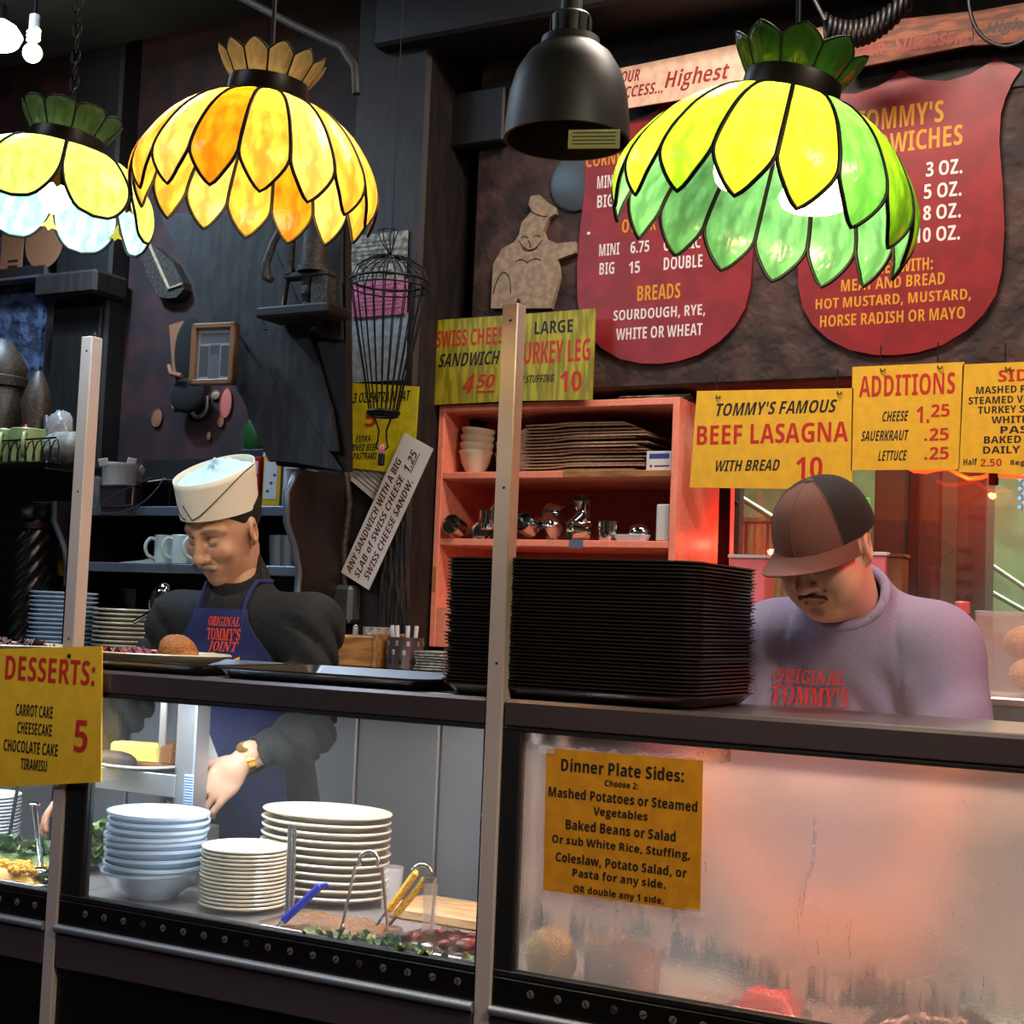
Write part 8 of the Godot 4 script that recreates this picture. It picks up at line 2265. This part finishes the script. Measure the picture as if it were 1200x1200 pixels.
	for k in 37:
		var a := TAU * (k % 36) / 36.0
		var rd := cb2.x * cos(a) + cb2.z * sin(a)
		var best := ca
		for j in 90:
			var e := -0.09 + j * 0.003
			var r := lerpf(ts.ra[last], ts.rb[last], clampf(e / cv.length(), 0.0, 1.0))
			if e < 0.0: r = sqrt(maxf(0.0, r * r - e * e))
			best = ca + cb2.y * e + rd * r
			if ts.dist(best, rest) > -0.009: break
		ring.append(best)
	part(sh, "neckband", Shaper.new().tube(ring, 0.0105, 8), "cloth_grey")
	var rt := Vector3(1, 0, 0.0)
	var up := Vector3(0, 1, 0)
	for q in [["ORIGINAL", 1.462, 0.14, 0.026], ["TOMMY'S", 1.425, 0.15, 0.034], ["JOINT", 1.385, 0.15, 0.034], ["SAN FRANCISCO", 1.35, 0.14, 0.02]]:
		print_on(sh, ts, q[0], L.call(0.44, q[1], -0.36), rt, up, q[2], q[3], 0.0105, "ink_print", "k", 0.6)
	# hair at nape and temples, moustache and goatee
	var hr := Blob.new()
	hr.ell(Vector3(0, 0.045, -0.014), Vector3(0.081, 0.09, 0.1), 0.01)
	hr.ell(Vector3(0, 0.02, 0.085), Vector3(0.12, 0.12, 0.075), 0.012, Basis.IDENTITY, true)
	hr.ell(Vector3(0, -0.1, -0.02), Vector3(0.16, 0.07, 0.16), 0.01, Basis.IDENTITY, true)
	for sg in [-1, 1]: hr.ell(Vector3(sg * 0.085, -0.005, -0.012), Vector3(0.02, 0.036, 0.024), 0.006, Basis.IDENTITY, true)
	s = Shaper.new()
	hr.mesh(s, 0.0045, Vector3(-0.1, -0.1, -0.13), Vector3(0.1, 0.15, 0.1), hx, null)
	part(o, "hair", s, "hair")
	var ms := Blob.new()
	for sg in [-1, 1]:
		ms.cap(Vector3(sg * 0.004, -0.0485, 0.099), Vector3(sg * 0.027, -0.055, 0.092), 0.0042, 0.0038, 0.004)
		ms.cap(Vector3(sg * 0.027, -0.055, 0.092), Vector3(sg * 0.032, -0.068, 0.0855), 0.0036, 0.0024, 0.004)
	s = Shaper.new()
	ms.mesh(s, 0.0022, Vector3(-0.045, -0.11, 0.055), Vector3(0.045, -0.03, 0.11), hx, null)
	part(o, "moustache", s, "hair_brown")
	# cap: two cloth front panels, mesh back, button and brim
	var cb := Blob.new()
	var crown_pt := func(a: float, v: float) -> Vector3: # a around from the front, v from band to button
		var ph := v * PI / 2
		var z := cos(a)
		var rr := pow(cos(ph), 0.75)
		return Vector3(0.092 * sin(a) * rr, 0.03 + 0.111 * sin(ph) + 0.006 * z * cos(ph), -0.012 + (0.118 if z > 0 else 0.108) * z * rr)
	var sect := [[-0.95, 0.95, "cap_brown"], [0.95, TAU - 0.95, "cap_mesh"]]
	var first := true
	var capn: MeshInstance3D
	for q in sect:
		var rows := []
		for j in 15:
			var r := []
			for k in 25:
				r.append(crown_pt.call(lerpf(q[0], q[1], k / 24.0), j / 14.0 * 0.995))
			rows.append(r)
		if first:
			capn = part(o, "cap", Shaper.new().grid(rows), q[2], hx.origin, hx.basis)
			first = false
		else: part(capn, "mesh_back", Shaper.new().grid(rows), q[2])
	for a in [0.0, 0.95, -0.95]:
		var ln := []
		for j in 15:
			var p: Vector3 = crown_pt.call(a, j / 14.0 * 0.98)
			ln.append(Vector3(p.x * 1.004, p.y, p.z * 1.004))
		part(capn, "seam", Shaper.new().tube(ln, 0.0012, 5), "cap_brown")
	part(capn, "button", Shaper.new().ball(crown_pt.call(0, 0.995), Vector3(0.009, 0.005, 0.009), 10, 6), "cap_brown")
	var top := []
	var bot := []
	for j in 9:
		var v := j / 8.0
		var r := []
		var r2 := []
		for k in 17:
			var a := lerpf(-1.25, 1.25, k / 16.0)
			var p: Vector3 = crown_pt.call(a, 0.0)
			var ext := 0.07 * pow(cos(a / 1.25 * PI / 2 * 0.98), 0.55) * v
			var q := Vector3(p.x * (1.0 + 0.06 * v), p.y - 0.002 - 0.022 * pow(absf(p.x) / 0.085, 2.0) * v - 0.004 * v, p.z + ext)
			r.append(q + Vector3(0, 0.0025, 0)); r2.append(q)
		top.append(r)
		r2.reverse()
		bot.append(r2)
	top.reverse()
	bot.reverse()
	part(capn, "brim", Shaper.new().grid(top).grid(bot, [], 5), "cap_brown")
	part(capn, "brim_edge", Shaper.new().tube(top[0], 0.0022, 6), "cap_brown")
	# wrist band on the near arm
	var wax := (wrL - elL).normalized()
	part(o, "wrist_band", Shaper.new().lathe([Vector2(0.054, -0.012), Vector2(0.056, -0.01), Vector2(0.056, 0.01), Vector2(0.054, 0.012)], 24), "urn_black", shL.lerp(elL, 0.92), frame((elL - shL).normalized(), Vector3.BACK))
